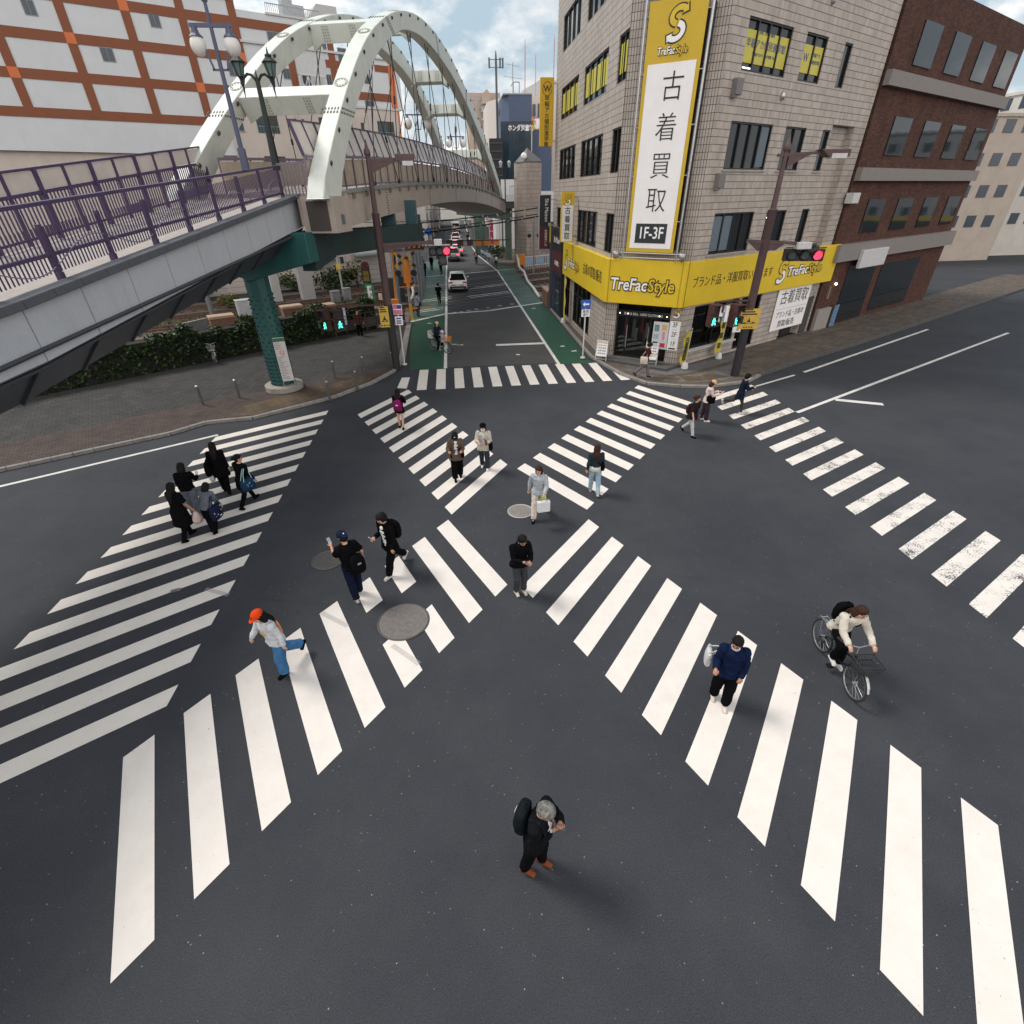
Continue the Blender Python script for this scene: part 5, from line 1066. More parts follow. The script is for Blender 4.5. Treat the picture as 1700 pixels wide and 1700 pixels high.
# ---------------------------------------------------------------- foliage
def leafmat(name, c): 
    m = mat(name, c, .6, var=.45, scale=2.5, spec=.3); return m
LEAF_D = leafmat('leaf_dark_green', (.011, .024, .009)); LEAF_M = leafmat('leaf_mid_green', (.028, .058, .015)); LEAF_L = leafmat('leaf_light_green', (.075, .13, .03)); DRY = leafmat('leaf_dry', (.14, .085, .03))
BARK = M('bark', (.07, .05, .035), .9, var=.3, scale=10, bump=.5)
def leaves(m, fn, n, size, mats=1, up=.3):
    for _ in range(n):
        p = Vector(fn()); a = Vector((random.gauss(0, 1), random.gauss(0, 1), random.gauss(0, 1)*.6)).normalized(); b = a.cross(Vector((random.gauss(0, 1), random.gauss(0, 1), random.gauss(0, 1)))).normalized()
        s = size*random.uniform(.6, 1.4); k = random.randrange(mats)
        m.add([p-a*s*.6, p+b*s*.32, p+a*s*.6, p-b*s*.32], [(0, 1, 2, 3)], k)
random.seed(11)
hd = thing('ivy_hedge', 'dark ivy covered wall along the back of the plaza', 'hedge', (-11, 31, .1), world=True)
hbp = [Vector((-31, 14.5, 0)), Vector((-15.1, 27.6, 0)), Vector((-5.2, 35.8, 0))]
m = MB()
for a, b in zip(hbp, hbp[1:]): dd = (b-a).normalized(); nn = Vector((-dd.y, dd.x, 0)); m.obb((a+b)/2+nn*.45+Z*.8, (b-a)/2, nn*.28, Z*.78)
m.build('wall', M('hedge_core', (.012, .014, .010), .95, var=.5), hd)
m = MB()
def hp():
    i = 0 if random.random() < .55 else 1; a, b = hbp[i], hbp[i+1]; dd = (b-a).normalized(); nn = Vector((-dd.y, dd.x, 0)); p = a.lerp(b, random.random()); h = 1.62+.22*sin(p.x*2.1)+.15*sin(p.x*5.3)
    if random.random() < .62: return p+nn*(.15+random.gauss(0, .10))+Z*(.1+random.random()**.8*h)
    return p+nn*(.1+random.random()*.75)+Z*(h-.05+random.gauss(0, .10))
leaves(m, hp, 15000, .17, 5); m.build('leaves', [LEAF_D, LEAF_D, LEAF_M, LEAF_D, leafmat('leaf_ivy_bright', (.045, .085, .02))], hd)['kind'] = 'stuff'
# brick caps behind the hedge and cabinets on the railway land
def cabinet(lab, px, py, w_, dp, h, col, door=True, group=None, Y=None):
    p = G(px, py); t = thing('equipment_cabinet', lab, 'cabinet', (p.x, p.y, 0), -ANG, group or 'equipment cabinets by the railway')
    m = MB(); m.bx(-w_/2, w_/2, -dp/2, dp/2, .08, h); m.bx(-w_/2-.04, w_/2+.04, -dp/2-.06, dp/2+.04, h, h+.07); m.build('body', M('cabinet_%d' % int(col[0]*100), col, .5, var=.08, dirt=.2), t, bevel=.02)
    m = MB(); m.bx(-w_/2+.08, w_/2-.08, -dp/2-.015, -dp/2, .2, h-.1); m.bx(-w_/2+.14, -w_/2+.2, -dp/2-.04, -dp/2-.015, h*.45, h*.6); m.build('door', M('cabinet_door_%d' % int(col[0]*100), [c*.85 for c in col], .5), t)
    return t
cabinet('tall grey signalling cabinet on the railway land under the girder end', 513, 498, 1.15, .7, 2.7, (.42, .42, .42))
cabinet('tall narrow pale cabinet just right of the teal pier', 463, 502, .7, .5, 2.5, (.48, .48, .46))
cabinet('white cabinet behind the hedge left of the teal pier', 410, 527, 1.0, .6, 1.2, (.50, .52, .54))
cabinet('small grey box on a post by the tracks under the bridge', 578, 500, .6, .4, 1.0, (.30, .31, .32))
cabinet('small grey cabinet in the weeds right of the tall grey cabinet', 559, 503, .7, .5, .9, (.24, .25, .26))
for px, py, w_, lab in ((369, 534, 1.4, 'tan capped brick block behind the hedge near the parked bicycle'), (485, 517, 1.3, 'tan capped brick block behind the hedge right of the teal pier'), (541, 515, 1.2, 'tan capped brick block behind the hedge by the pedestrian signals')):
    p = G(px, py, .9); t = thing('brick_block', lab, 'brick block', (p.x, p.y, 0), -ANG, 'brick blocks behind the hedge'); m = MB(); m.bx(-w_/2, w_/2, -.4, .4, 0, 1.15); m.build('body', M('brick_red_brown', (.16, .085, .06), .85, var=.3, scale=8), t); m = MB(); m.bx(-w_/2-.05, w_/2+.05, -.45, .45, 1.15, 1.32); m.build('cap', M('cap_tan', (.34, .23, .17), .8, var=.15), t, bevel=.03)
# weeds and shrubs
random.seed(5)
m = MB()
def wp():
    x = random.uniform(-30, -5); y = 40.0+random.gauss(0, 1.0)+x*D.y/D.x+1.0; return (x, y, .02)
for _ in range(5200):
    p = Vector(wp()) if random.random() < .7 else Vector((lambda x: (x, 50.8+random.gauss(0, .9)+x*D.y/D.x, .02))(random.uniform(-30, -6))); h = random.uniform(.15, .55); a = random.uniform(0, 6.28); l_ = Vector((cos(a), sin(a), 0)); k = random.choice((0, 0, 1, 2))
    q = p+Z*h+l_*h*.5; m.add([p-l_.cross(Z)*.03, p+l_.cross(Z)*.03, q], [(0, 1, 2)], k)
struct(m.build('weeds', [LEAF_L, LEAF_M, DRY]), 'weeds along the railway', 'weeds', 'stuff')
def shrub(name, lab, px, py, r, h, n, mats, trunk=0., size=.22, z0=0.):
    p = G(px, py); t = thing(name, lab, 'shrub' if not trunk else 'tree', (p.x, p.y, 0))
    m = MB(); m.tube([(0, 0, 0), (.05, .02, max(.4, trunk)), (.1, .05, trunk+h*.5)], [.10, .07, .03], 7)
    br = []
    for k in range(7):
        a = k*.9+random.random(); e = Vector((cos(a)*r*.75, sin(a)*r*.75, trunk+h*random.uniform(.35, .9))); br.append(e); m.tube([(.05, .02, max(.3, trunk*.9)), e*.6+Z*.2, e], [.045, .03, .012], 5)
    m.build('trunk', BARK, t); m = MB(); cl = [(e, random.uniform(.28, .5)*r) for e in br]+[(Vector((random.gauss(0, r*.4), random.gauss(0, r*.4), trunk+h*random.uniform(.3, .95))), random.uniform(.25, .45)*r) for _ in range(9)]
    def fp():
        c, rr = random.choice(cl); v = Vector((random.gauss(0, 1), random.gauss(0, 1), random.gauss(0, .8))).normalized()*rr*random.random()**.45; return c+v
    leaves(m, fp, n, size, len(mats)); m.build('crown', mats, t); return t
shrub('small_tree', 'small dark green tree beside the tall grey signalling cabinet', 532, 478, 1.6, 2.2, 1500, [LEAF_D, LEAF_M], 1.6)
shrub('shrub', 'dense round shrub in front of the low pale building', 556, 480, 1.9, 1.6, 1300, [LEAF_D, LEAF_M])
shrub('shrub', 'pale leggy shrub beside the stop warning sign', 594, 478, 1.2, 2.6, 420, [LEAF_M, DRY], 0, .2)
shrub('shrub', 'low leafy shrub left of the tall grey signalling cabinet', 486, 482, 1.6, 1.6, 900, [LEAF_D, LEAF_L])
shrub('shrub', 'yellowish weed bush on the tracks left of the teal pier', 382, 512, .9, 1.1, 500, [LEAF_L, DRY], 0, .2)
shrub('shrub', 'low green bush under the footbridge deck beyond the tracks', 330, 500, 1.8, 1.5, 800, [LEAF_D, LEAF_M])
shrub('shrub', 'dark low bush at the foot of the green bridge column', 826, 427, 1.8, 1.4, 700, [LEAF_D, LEAF_M])
p = G(356, 532); t = thing('deck_column', 'slim grey post on the railway land left of the teal pier', 'post', (p.x, p.y, 0)); m = MB(); m.tube([(0, 0, 0), (0, 0, 4.5)], .17, 10); m.tube([(0, 0, 0), (0, 0, .3)], .28, 10); m.build('shaft', M('column_grey', (.16, .16, .165), .6, var=.2), t)
# wire fence and posts beyond the tracks
t = thing('wire_fence', 'thin wire fence in front of the low pale building beyond the tracks', 'fence', (-12, 53, 0), world=True); m = MB(); m2 = MB()
for k in range(16): p = Vector((*railpt(60.6, -30+k*1.75), 0)); m.cyl(p, p+Z*1.9, .04, n=6)
m.build('post', M('fence_post_pale', (.45, .45, .44), .6), t)
for z in (.5, .95, 1.4, 1.85): m2.bar(Vector((*railpt(60.6, -30), z)), Vector((*railpt(60.6, -3.8), z)), .02)
m2.build('wire', STEELD, t)
for px, py, lab in ((522, 487, 'slim signal post with yellow plate right of the tall grey cabinet'), (400, 478, 'pale railway post left of the teal pier'), (571, 492, 'pale post with grey box under the girder')):
    p = G(px, py); t = thing('railway_post', lab, 'post', (p.x, p.y, 0), group='posts beside the railway'); m = MB(); m.cyl((0, 0, 0), (0, 0, 3.0), .09, n=8); m.build('shaft', M('post_pale', (.42, .41, .38), .7, var=.2), t); m = MB(); m.bx(-.2, .2, -.13, -.09, 2.2, 2.6); m.build('plate', M('plate_yellow', (.55, .40, .03), .5), t)
# ---------------------------------------------------------------- right and far background
ty = 67.0
def px_box(px0, px1, pyt, Y): a = at(px0, pyt, Y); b = at(px1, pyt, Y); return a.x, b.x, a.z
x0, x1, zt_ = px_box(860, 900.5, 268, ty)
tw = thing('lift_tower', 'beige tiled lift tower with grey pyramid roof beyond the tracks', 'tower', ((x0+x1)/2, ty, 0), world=True)
xm_ = x0+(x1-x0)*.36
m = MB(); m.quad((x0, ty+1.6, 0), (xm_, ty, 0), (xm_, ty, zt_), (x0, ty+1.6, zt_), 0, [(0, 0), (2, 0), (2, zt_), (0, zt_)]); m.quad((xm_, ty, 0), (x1, ty+.5, 0), (x1, ty+.5, zt_), (xm_, ty, zt_), 0, [(0, 0), (3, 0), (3, zt_), (0, zt_)])
m.quad((x1, ty+.5, 0), (x1+.2, ty+4, 0), (x1+.2, ty+4, zt_), (x1, ty+.5, zt_)); m.quad((x0, ty+1.6, 0), (x0, ty+4, 0), (x0, ty+4, zt_), (x0, ty+1.6, zt_)); m.build('wall', tile_mat('tower_tiles', .42, .2, .15, (.27, .23, .20), (.38, .32, .285), (.13, .115, .10), .07), tw)
ap = (((x0+x1)/2-.1), ty+2, zt_+1.35); rv = [(x0-.1, ty+1.6, zt_), (xm_, ty-.1, zt_), (x1+.1, ty+.4, zt_), (x1+.2, ty+4, zt_), (x0, ty+4, zt_)]
m = MB(); m.add(rv+[ap], [(0, 1, 5), (1, 2, 5), (2, 3, 5), (3, 4, 5), (4, 0, 5), (4, 3, 2, 1, 0)]); m.build('roof', M('roof_slate_grey', (.085, .08, .08), .6, var=.15), tw)
m = MB(); m.ell((x0+.7, ty+.4, zt_+.5), (.33, .2, .33)); m.build('dish', WHT, tw, True)
# blue building
bY = 92.0
BLU = M('cladding_blue', (.055, .085, .155), .5, var=.08, scale=.4, dirt=.1); BLD = M('glazing_dark_blue', (.022, .042, .062), .18, var=.25, scale=.5)
a = at(834, 160, bY); b = at(847, 153, bY-3); c = at(881.5, 155, bY)
bb = thing('blue_building', 'blue clad stair tower building with dark glazed lower front', 'building', (a.x, bY, 0), world=True)
zt_ = b.z
m = MB(); m.prism([(a.x, bY+2), (b.x, bY-1), (c.x, bY-1), (c.x, bY+12), (a.x, bY+12)], 0, zt_); m.prism([(c.x-.5, bY), (at(915, 300, bY).x, bY), (at(915, 300, bY).x, bY+10), (c.x-.5, bY+10)], 0, at(890, 215, bY).z); m.build('wall', BLU, bb)
zg = at(860, 203, bY).z; m = MB(); m.prism([(b.x-1.2, bY-.9), (b.x-.1, bY-1.35), (c.x+.1, bY-1.35), (c.x+.1, bY-.9)], 0, zg); m.build('glazing', BLD, bb)
m = MB()
for k in range(6): z = zg-.1-k*2.3; m.bx(b.x-.1, c.x+.1, bY-1.39, bY-1.35, z-.06, z)
for k in range(7): x = b.x-.1+(c.x-b.x+.2)*k/6; m.bx(x-.03, x+.03, bY-1.38, bY-1.35, 0, zg-.1)
m.build('glazing_bar', M('bar_dark_blue', (.012, .02, .03), .4), bb)
lettering('ホンダ児童館', .78, INKW, bb, (at(864.5, 213, bY-1.4).x, bY-1.42, at(864.5, 213, bY-1.4).z), (1, 0, 0), Z, off=.02, xs=.8)
m = MB(); m.bx(a.x, c.x, bY-1.1, bY+8, zt_, zt_+.15)
for x in (a.x+1.6, c.x-1.7): m.bar((x, bY, zt_), (x, bY, zt_+1.5), .12)
m.bar((a.x+1.6, bY, zt_+1.5), (c.x-1.7, bY, zt_+1.5), .12); m.bar((a.x+1.6, bY+3, zt_+1.5), (a.x+1.6, bY, zt_+1.5), .1); m.build('roof_rail', M('rail_grey', (.3, .31, .33), .5), bb)
m = MB(); xx = at(851.5, 150, bY).x; m.cyl((xx, bY, zt_), (xx, bY, zt_+3.6), .06, n=5)
for z, w_ in ((2.0, 1.3), (3.3, .9)): m.bar((xx-w_, bY, zt_+z+.15), (xx+w_, bY, zt_+z-.15), .05); 
m.build('antenna', M('antenna_grey', (.3, .3, .32), .5, .4), bb)
# pale building behind the blue one, with dark stair and colourful sign
pY = 99.0; a = at(812, 185, pY); b = at(834, 160, pY)
pb = thing('pale_building', 'pale beige building left of the blue stair tower with a dark stair', 'building', (a.x, pY, 0), world=True)
m = MB(); m.prism([(a.x, pY+4), (b.x+.4, pY-2), (at(925, 160, pY).x, pY-2), (at(925, 160, pY).x, pY+14), (a.x, pY+14)], 0, b.z-.2); m.build('wall', M('wall_pale_peach', (.60, .53, .49), .8, var=.06, dirt=.12), pb)
for px0, px1, py0, py1 in ((822.5, 824.5, 184, 195), (826, 829, 183, 194)):
    p = at(px0, py0, pY); q = at(px1, py1, pY); m = MB(); m.bx(p.x, q.x, pY-1.9, pY-1.5, q.z, p.z); m.build('window', M('window_frame_grey', (.25, .27, .29)), pb)
for px0, px1, py0, py1 in ((884.5, 889, 173, 193), (893, 896, 172, 195)):
    p = at(px0, py0, pY-2); q = at(px1, py1, pY-2); m = MB(); m.bx(p.x, q.x, pY-2.1, pY-2, q.z, p.z); m.build('window', BLUEW, pb)
p = at(812, 215, 88); q = at(836, 300, 88); m = MB(); m.bx(p.x, q.x, 88, 89, q.z-1, p.z-1.0); st = m.build('dark_stair', M('stair_black', (.012, .012, .016), .6, var=.4), pb)
m = MB()
for k in range(9): z = p.z-1.6-k*.95; m.bx(p.x+.1, q.x-.1, 87.9, 88.0, z, z+.12)
m.build('tread', M('stair_steel', (.06, .065, .07), .5), st)
p = at(883, 195, 84); q = at(895, 214, 84); t = thing('hoarding', 'small colourful yellow and white hoarding beside the blue building', 'sign', (p.x, 84, q.z), world=True); m = MB(); m.bx(p.x, q.x, 84, 84.2, q.z, p.z); m.build('board', M('hoarding_yellow', (.62, .36, .03), .5), t)
m = MB(); m.ell((p.x+(q.x-p.x)*.72, 84, (p.z+q.z)/2), (.42, .03, .62), 10); m.build('white_spot', WHT, t); lettering('買取', .55, INK, t, (p.x+(q.x-p.x)*.3, 83.98, (p.z+q.z)/2), (1, 0, 0), Z); m = MB(); m.bx(p.x, q.x, 83.98, 84, p.z-.12, p.z); m.build('pink_edge', M('pink', (.6, .1, .3), .5), t)
m = MB(); m.bx(p.x-.05, p.x+.1, 84.1, 84.25, q.z-8, q.z); m.build('pole', CHROME, t)
# white grey block right behind signs
gY = 115.; p = at(868, 150, gY); q = at(925, 150, gY); t = thing('grey_block', 'pale grey block rising behind the blue stair tower', 'building', (p.x, gY, 0), world=True); m = MB(); m.extr([(p.x, gY, 0), (p.x, gY, at(868, 150, gY).z), (at(897, 132, gY).x, gY, at(897, 132, gY).z), (q.x, gY, at(920, 134, gY).z), (q.x, gY, 0)], (0, 12, 0)); m.build('wall', M('wall_light_grey', (.46, .48, .49), .7, var=.06, dirt=.1), t)
# apartment block with gable
aY = 150.; 
def rect(m, px0, px1, py0, py1, Y, dp, mi=0): p = at(px0, py0, Y); q = at(px1, py1, Y); m.bx(p.x, q.x, Y, Y+dp, q.z, p.z, mi)
ab = thing('apartment_block', 'distant tan apartment block with small gable and balconies', 'building', (at(800, 155, aY).x, aY, 0), world=True)
APT = M('apartment_tan', (.42, .325, .265), .8, var=.06, dirt=.12); m = MB(); p = at(776, 154, aY); q = at(830, 154, aY); m.bx(p.x, q.x, aY, aY+14, 0, p.z); g0 = at(800, 157, aY-1); g1 = at(815, 157, aY-1); gt = at(808, 147.5, aY-1); m.extr([(g0.x, aY-1, 0), (g0.x, aY-1, g0.z), (gt.x, aY-1, gt.z), (g1.x, aY-1, g1.z), (g1.x, aY-1, 0)], (0, 3, 0)); m.build('wall', APT, ab)
for px, py in ((785, 163), (796, 164), (796, 178), (785, 179), (807, 166), (801, 179), (786, 193), (797, 194)):
    m = MB(); rect(m, px-2.2, px+2.2, py-3.2, py+3.2, aY-1.1 if 800 < px < 815 else aY-.1, .12); f = m.build('window', M('window_pale_blue', (.28, .34, .40), .3, var=.2), ab)
m = MB()
for py in (158, 172, 186): rect(m, 799.5, 815, py+10, py+14, aY-1.9, 1.0)
m.build('balcony', M('balcony_tan', (.45, .34, .27), .8), ab)
# shops and houses lining the far street
random.seed(21)
FACADES = [(.52, .50, .46), (.42, .36, .31), (.60, .58, .55), (.30, .29, .29), (.50, .42, .36), (.36, .38, .40)]
def street_house(lab, x0, x1, y0, y1, h, ci, face):
    t = thing('street_building', lab, 'building', ((x0+x1)/2, y0, 0), world=True); m = MB(); m.bx(x0, x1, y0, y1, 0, h); m.bx(x0-.15, x1+.15, y0-.15, y1+.15, h, h+.3)
    m.build('wall', M('house_wall_%d' % ci, FACADES[ci], .8, var=.08, scale=.8, dirt=.2), t)
    xf = x1 if face > 0 else x0; k = 0
    z = 3.6
    while z < h-1.2:
        y = y0+.8
        while y < y1-1.4: 
            m = MB(); m.bx(xf-.04, xf+.04, y, y+1.2, z, z+1.2); m.build('window', BLUEW, t); y += 2.4
        x = x0+.8
        while x < x1-1.4:
            m = MB(); m.bx(x, x+1.2, y0-.05, y0+.02, z, z+1.2); m.build('window', BLUEW, t); x += 2.3
        z += 3.0
    m = MB(); m.bx(xf-.06, xf+.06, y0+.3, y1-.3, .2, 2.7); m.build('shop_front', M('shop_front_dark', (.05, .05, .055), .3, var=.6, scale=2), t)
    m = MB(); cc = random.choice(((.45, .05, .05), (.55, .50, .45), (.06, .18, .12), (.10, .15, .35), (.5, .35, .05))); m.bx(xf-.1*1, xf+.12*face, y0+.3, y1-.3, 2.8, 3.5); m.build('shop_board', M('board_%d' % int(cc[0]*100+cc[1]*10), cc, .5), t)
for i, (y0, y1, h, ci) in enumerate(((100, 110, 8, 0), (111, 121, 6.5, 2), (122, 135, 9.5, 1), (136, 150, 7, 3), (152, 172, 11, 4))):
    street_house('%s building on the left of the far street under the arch' % ('first cream', 'second white', 'third tan', 'fourth dark grey', 'farthest brown')[i], -16, -3.8+.028*(y0-100)*1.0, y0, y1, h, ci, 1)
for i, (y0, y1, h, ci) in enumerate(((98, 107, 7, 2), (108, 120, 8.5, 4), (121, 136, 7, 0), (137, 150, 9, 5), (152, 175, 10, 1))):
    street_house('%s building on the right of the far street beyond the columns' % ('first white', 'second peach', 'third cream', 'fourth blue grey', 'farthest tan')[i], 6.8+.01*(y0-98), 17, y0, y1, h, ci, -1)
street_house('white block closing the view at the end of the far street', -16, 30, 200, 215, 13, 2, -1)
street_house('wide pale block far left behind the grid building', -60, -18, 90, 110, 16, 5, 1)
street_house('wide white block far right behind the shop building', 26, 70, 78, 95, 15, 2, -1)
street_house('beige block farther along the right street beyond the brown building', 44, 66, 62, 76, 14, 1, -1)
street_house('cream block at the far end of the right street', 70, 100, 66, 86, 17, 0, -1)
street_house('grey block closing the right street', 105, 150, 40, 80, 15, 5, -1)
# white wall panel building right under the bridge end
t = thing('white_hall', 'white walled low hall behind the green bridge columns', 'building', (6.5, 88, 0), world=True); m = MB(); p = at(822, 345, 90); q = at(868, 345, 90); m.bx(p.x, q.x+6, 90, 96, 0, at(840, 318, 90).z); m.build('wall', M('wall_white_panel', (.62, .62, .63), .6, var=.05, scale=.5, dirt=.1), t)
m = MB()
for k in range(8): x = p.x+.6+k*.9; m.bx(x, x+.05, 89.95, 90, 0, 6)
m.build('panel_joint', M('joint_grey', (.2, .2, .22), .6), t)
# the far landing of the bridge with its white parapet
t = thing('far_landing', 'white parapet landing where the arch bridge ends beside the tower', 'footbridge', (8, 76, 0), world=True); m = MB(); p = at(833, 335, 76); q = at(862, 335, 76); m.bx(p.x, q.x+1, 74.5, 79, 6.0, 6.75); m.build('slab', M('landing_dark', (.06, .06, .065), .6), t); m = MB(); m.bx(p.x+.2, q.x+1, 74.4, 74.55, 6.78, 7.5); m.build('parapet', M('parapet_white', (.62, .62, .63), .6), t); m = MB(); m.bx(p.x+.2, q.x+1, 79, 79.1, 6.78, 9.2); m.build('parapet', M('parapet_white', (.62, .62, .63), .6), t)
m = MB()
for k in range(9): x = p.x+.9+k*.28; m.bar((x, 74.4, 7.5), (x, 74.4, 8.4), .04)
m.bar((p.x+.9, 74.4, 8.4), (q.x+.6, 74.4, 8.4), .06); m.build('railing', M('rail_violet_dark', (.12, .10, .16), .5), t)
# masts
def mast(lab, px, py0, py1, Y, r, col, arms=()):
    p = at(px, py1, Y); q = at(px, py0, Y); t = thing('antenna_mast', lab, 'antenna', (p.x, Y, p.z)); h = q.z-p.z; m = MB(); m.tube([(0, 0, -6), (0, 0, h*.8), (0, 0, h)], [r, r, r*.4], 6); m.build('pole', col, t)
    if arms:
        m = MB()
        for z, w_ in arms: m.bar((-w_, 0, h*z), (w_, 0, h*z), .08)
        for x in (-arms[0][1], arms[0][1]*.6, arms[0][1]): m.bx(x-.12, x+.12, -.1, .1, h*.60, h*.84)
        m.build('antenna_panel', col, t)
DGM = M('mast_dark', (.10, .10, .11), .5, .4); RED = M('mast_red_white', (.5, .2, .2), .5)
mast('dark mobile phone mast with four side panels on the pale roof', 824.5, 84, 156, 97, .16, DGM, ((.80, 1.0), (.62, 1.0)))
mast('tallest thin red and grey lightning rod beside the blue tower', 871.5, 64, 150, 92, .06, RED); mast('thin short rod behind the yellow W sign', 889, 88, 134, 112, .06, RED); mast('thin rod next to the beige shop corner', 919, 58, 128, 60, .035, RED)
# white fence by the tower, and the sidewalk beyond
t = thing('white_fence', 'white railing fence at the right edge of the level crossing', 'fence', (9, 65, 0), world=True); m = MB(); p0 = Vector((7.9, 64.6, 0)); p1 = Vector((15, 68.6, 0))
for k in range(30): p = p0.lerp(p1, k/29); m.cyl(p, p+Z*1.3, .03, n=6)
for z in (.35, 1.3): m.bar(p0+Z*z, p1+Z*z, .07)
m.build('rail', M('fence_white', (.62, .62, .62), .5), t); m = MB()
for k in (3, 9, 15): p = p0.lerp(p1, k/29); q = p0.lerp(p1, (k+4)/29); m.quad(p+Z*.45+Vector((0, -.05, 0)), q+Z*.45+Vector((0, -.05, 0)), q+Z*1.15+Vector((0, -.05, 0)), p+Z*1.15+Vector((0, -.05, 0)))
m.build('blue_panel', M('panel_pale_blue', (.25, .36, .46), .5), t)
m = MB(); m.sheet([(7.7, 66), (24, 74), (24, 90), (4.6, 90), (5.4, 72)], .03); struct(m.build('pavement', TAN_PAVE), 'tiled pavement beyond the level crossing', 'pavement')
m = MB(); m.sheet([(-3.8, 63), (-3.7, 90), (-14, 98), (-14, 60)], .03); struct(m.build('pavement', GREY_PAVE), 'grey pavement left of the far street', 'pavement')
t = thing('guard_rail', 'blue grey guard rail beside the far pavement', 'guard rail', (5, 75, 0), world=True); m = MB(); p0 = Vector((4.3, 80, 0)); p1 = Vector((5.4, 70.5, 0)); m.bar(p0+Z*.75, p1+Z*.75, .06, .35); 
for k in range(5): p = p0.lerp(p1, k/4); m.cyl(p, p+Z*1.0, .06, n=6)
m.build('rail', M('guard_bluegrey', (.25, .30, .36), .5), t)
# neighbour on the right: dark brown brick building
nb_ = thing('brown_brick_building', 'dark red brown tiled building at the right end of the street', 'building', P(15, 0), world=True)
m = MB(); 
def rbox(m, s0, s1, z0, z1, q0, q1, mi=0): c = P((s0+s1)/2, (z0+z1)/2)+n_out*((q0+q1)/2); m.obb(c, Vector((*Rd, 0))*(s1-s0)/2, n_out*abs(q1-q0)/2, Z*(z1-z0)/2, mi)
n_out = Vector((*Rn, 0))
BRK = paving('brick_dark_red', .22, .075, (.055, .018, .012), (.12, .042, .026), (.05, .035, .03), 0, .01)
_t = BRK.node_tree; _k = [x for x in _t.nodes if x.type == 'TEX_BRICK'][0]; _g = [x for x in _t.nodes if x.type == 'NEW_GEOMETRY'][0]; _s = _t.nodes.new('ShaderNodeSeparateXYZ'); _c = _t.nodes.new('ShaderNodeCombineXYZ')
_d = _t.nodes.new('ShaderNodeVectorMath'); _d.operation = 'DOT_PRODUCT'; _d.inputs[1].default_value = (D.x, D.y, 0); _t.links.new(_g.outputs['Position'], _d.inputs[0]); _t.links.new(_g.outputs['Position'], _s.inputs[0])
_t.links.new(_d.outputs['Value'], _c.inputs[0]); _t.links.new(_s.outputs['Z'], _c.inputs[1]); _t.links.new(_c.outputs[0], _k.inputs['Vector'])
rbox(m, 12.5, 30, .1, 16, -9, .1); m.build('wall', BRK, nb_); m = MB(); rbox(m, 12.5, 30, 4.0, 4.9, .1, .5); rbox(m, 12.5, 30, 8.0, 8.6, .1, .4); rbox(m, 12.5, 30, 12, 12.6, .1, .4); m.build('band', M('band_taupe', (.20, .18, .17), .7, var=.1), nb_)
m = MB(); rbox(m, 12.6, 14.2, .1, 1.35, .1, .3); m.build('plinth', M('plinth_grey', (.26, .235, .215), .7, var=.15), nb_); m = MB(); rbox(m, 15.2, 19, .2, 3.6, .1, .14); rbox(m, 20, 26, .4, 3.4, .1, .14); m.build('shop_glass', GLASS, nb_)
for z in (5.4, 9.2, 13):
    for s in (15, 19, 23, 27): m = MB(); rbox(m, s, s+2.2, z, z+1.7, .1, .16); m.build('window', GLASS, nb_)
m = MB(); rbox(m, 13.4, 13.55, 1.9, 2.6, .1, .2); m.build('lamp_box', M('lamp_frame', (.2, .15, .1), .5), nb_); m = MB(); m.ell(P(14.0, 2.7)+n_out*.2, .07); m.build('wall_lamp', M('lamp_warm', (1, .7, .4), .4, emit=(1, .72, .4, 6)), nb_, True)
t = thing('blue_poster', 'blue patterned upright poster against the brown brick shop', 'poster', P(14.6, .1)+n_out*.4, math.atan2(D.y, D.x)); m = MB(); m.bx(-.28, .28, -.02, .02, .05, 1.35); m.build('board', M('poster_blue', (.10, .18, .30), .5, var=.8, scale=8), t)
t = thing('projecting_sign', 'small white box sign high on the end pier of the beige building', 'sign', P(12.6, 7.2)+n_out*.3, math.atan2(D.y, D.x)); m = MB(); m.bx(-.45, .35, -.2, .2, -.25, .25); m.build('sign_box', M('box_white', (.5, .5, .5), .5), t, bevel=.02); m = MB(); m.bx(.351, .36, -.15, .15, -.2, .2); m.build('dark_face', INK, t)
t = thing('projecting_sign', 'white sign board over the far right shop entrance', 'sign', P(15.6, 4.0)+n_out*.6, math.atan2(D.y, D.x)); m = MB(); m.bx(-.4, 3.0, -.1, .1, -.5, .5); m.build('sign_box', M('box_white', (.5, .5, .5), .5), t, bevel=.02)
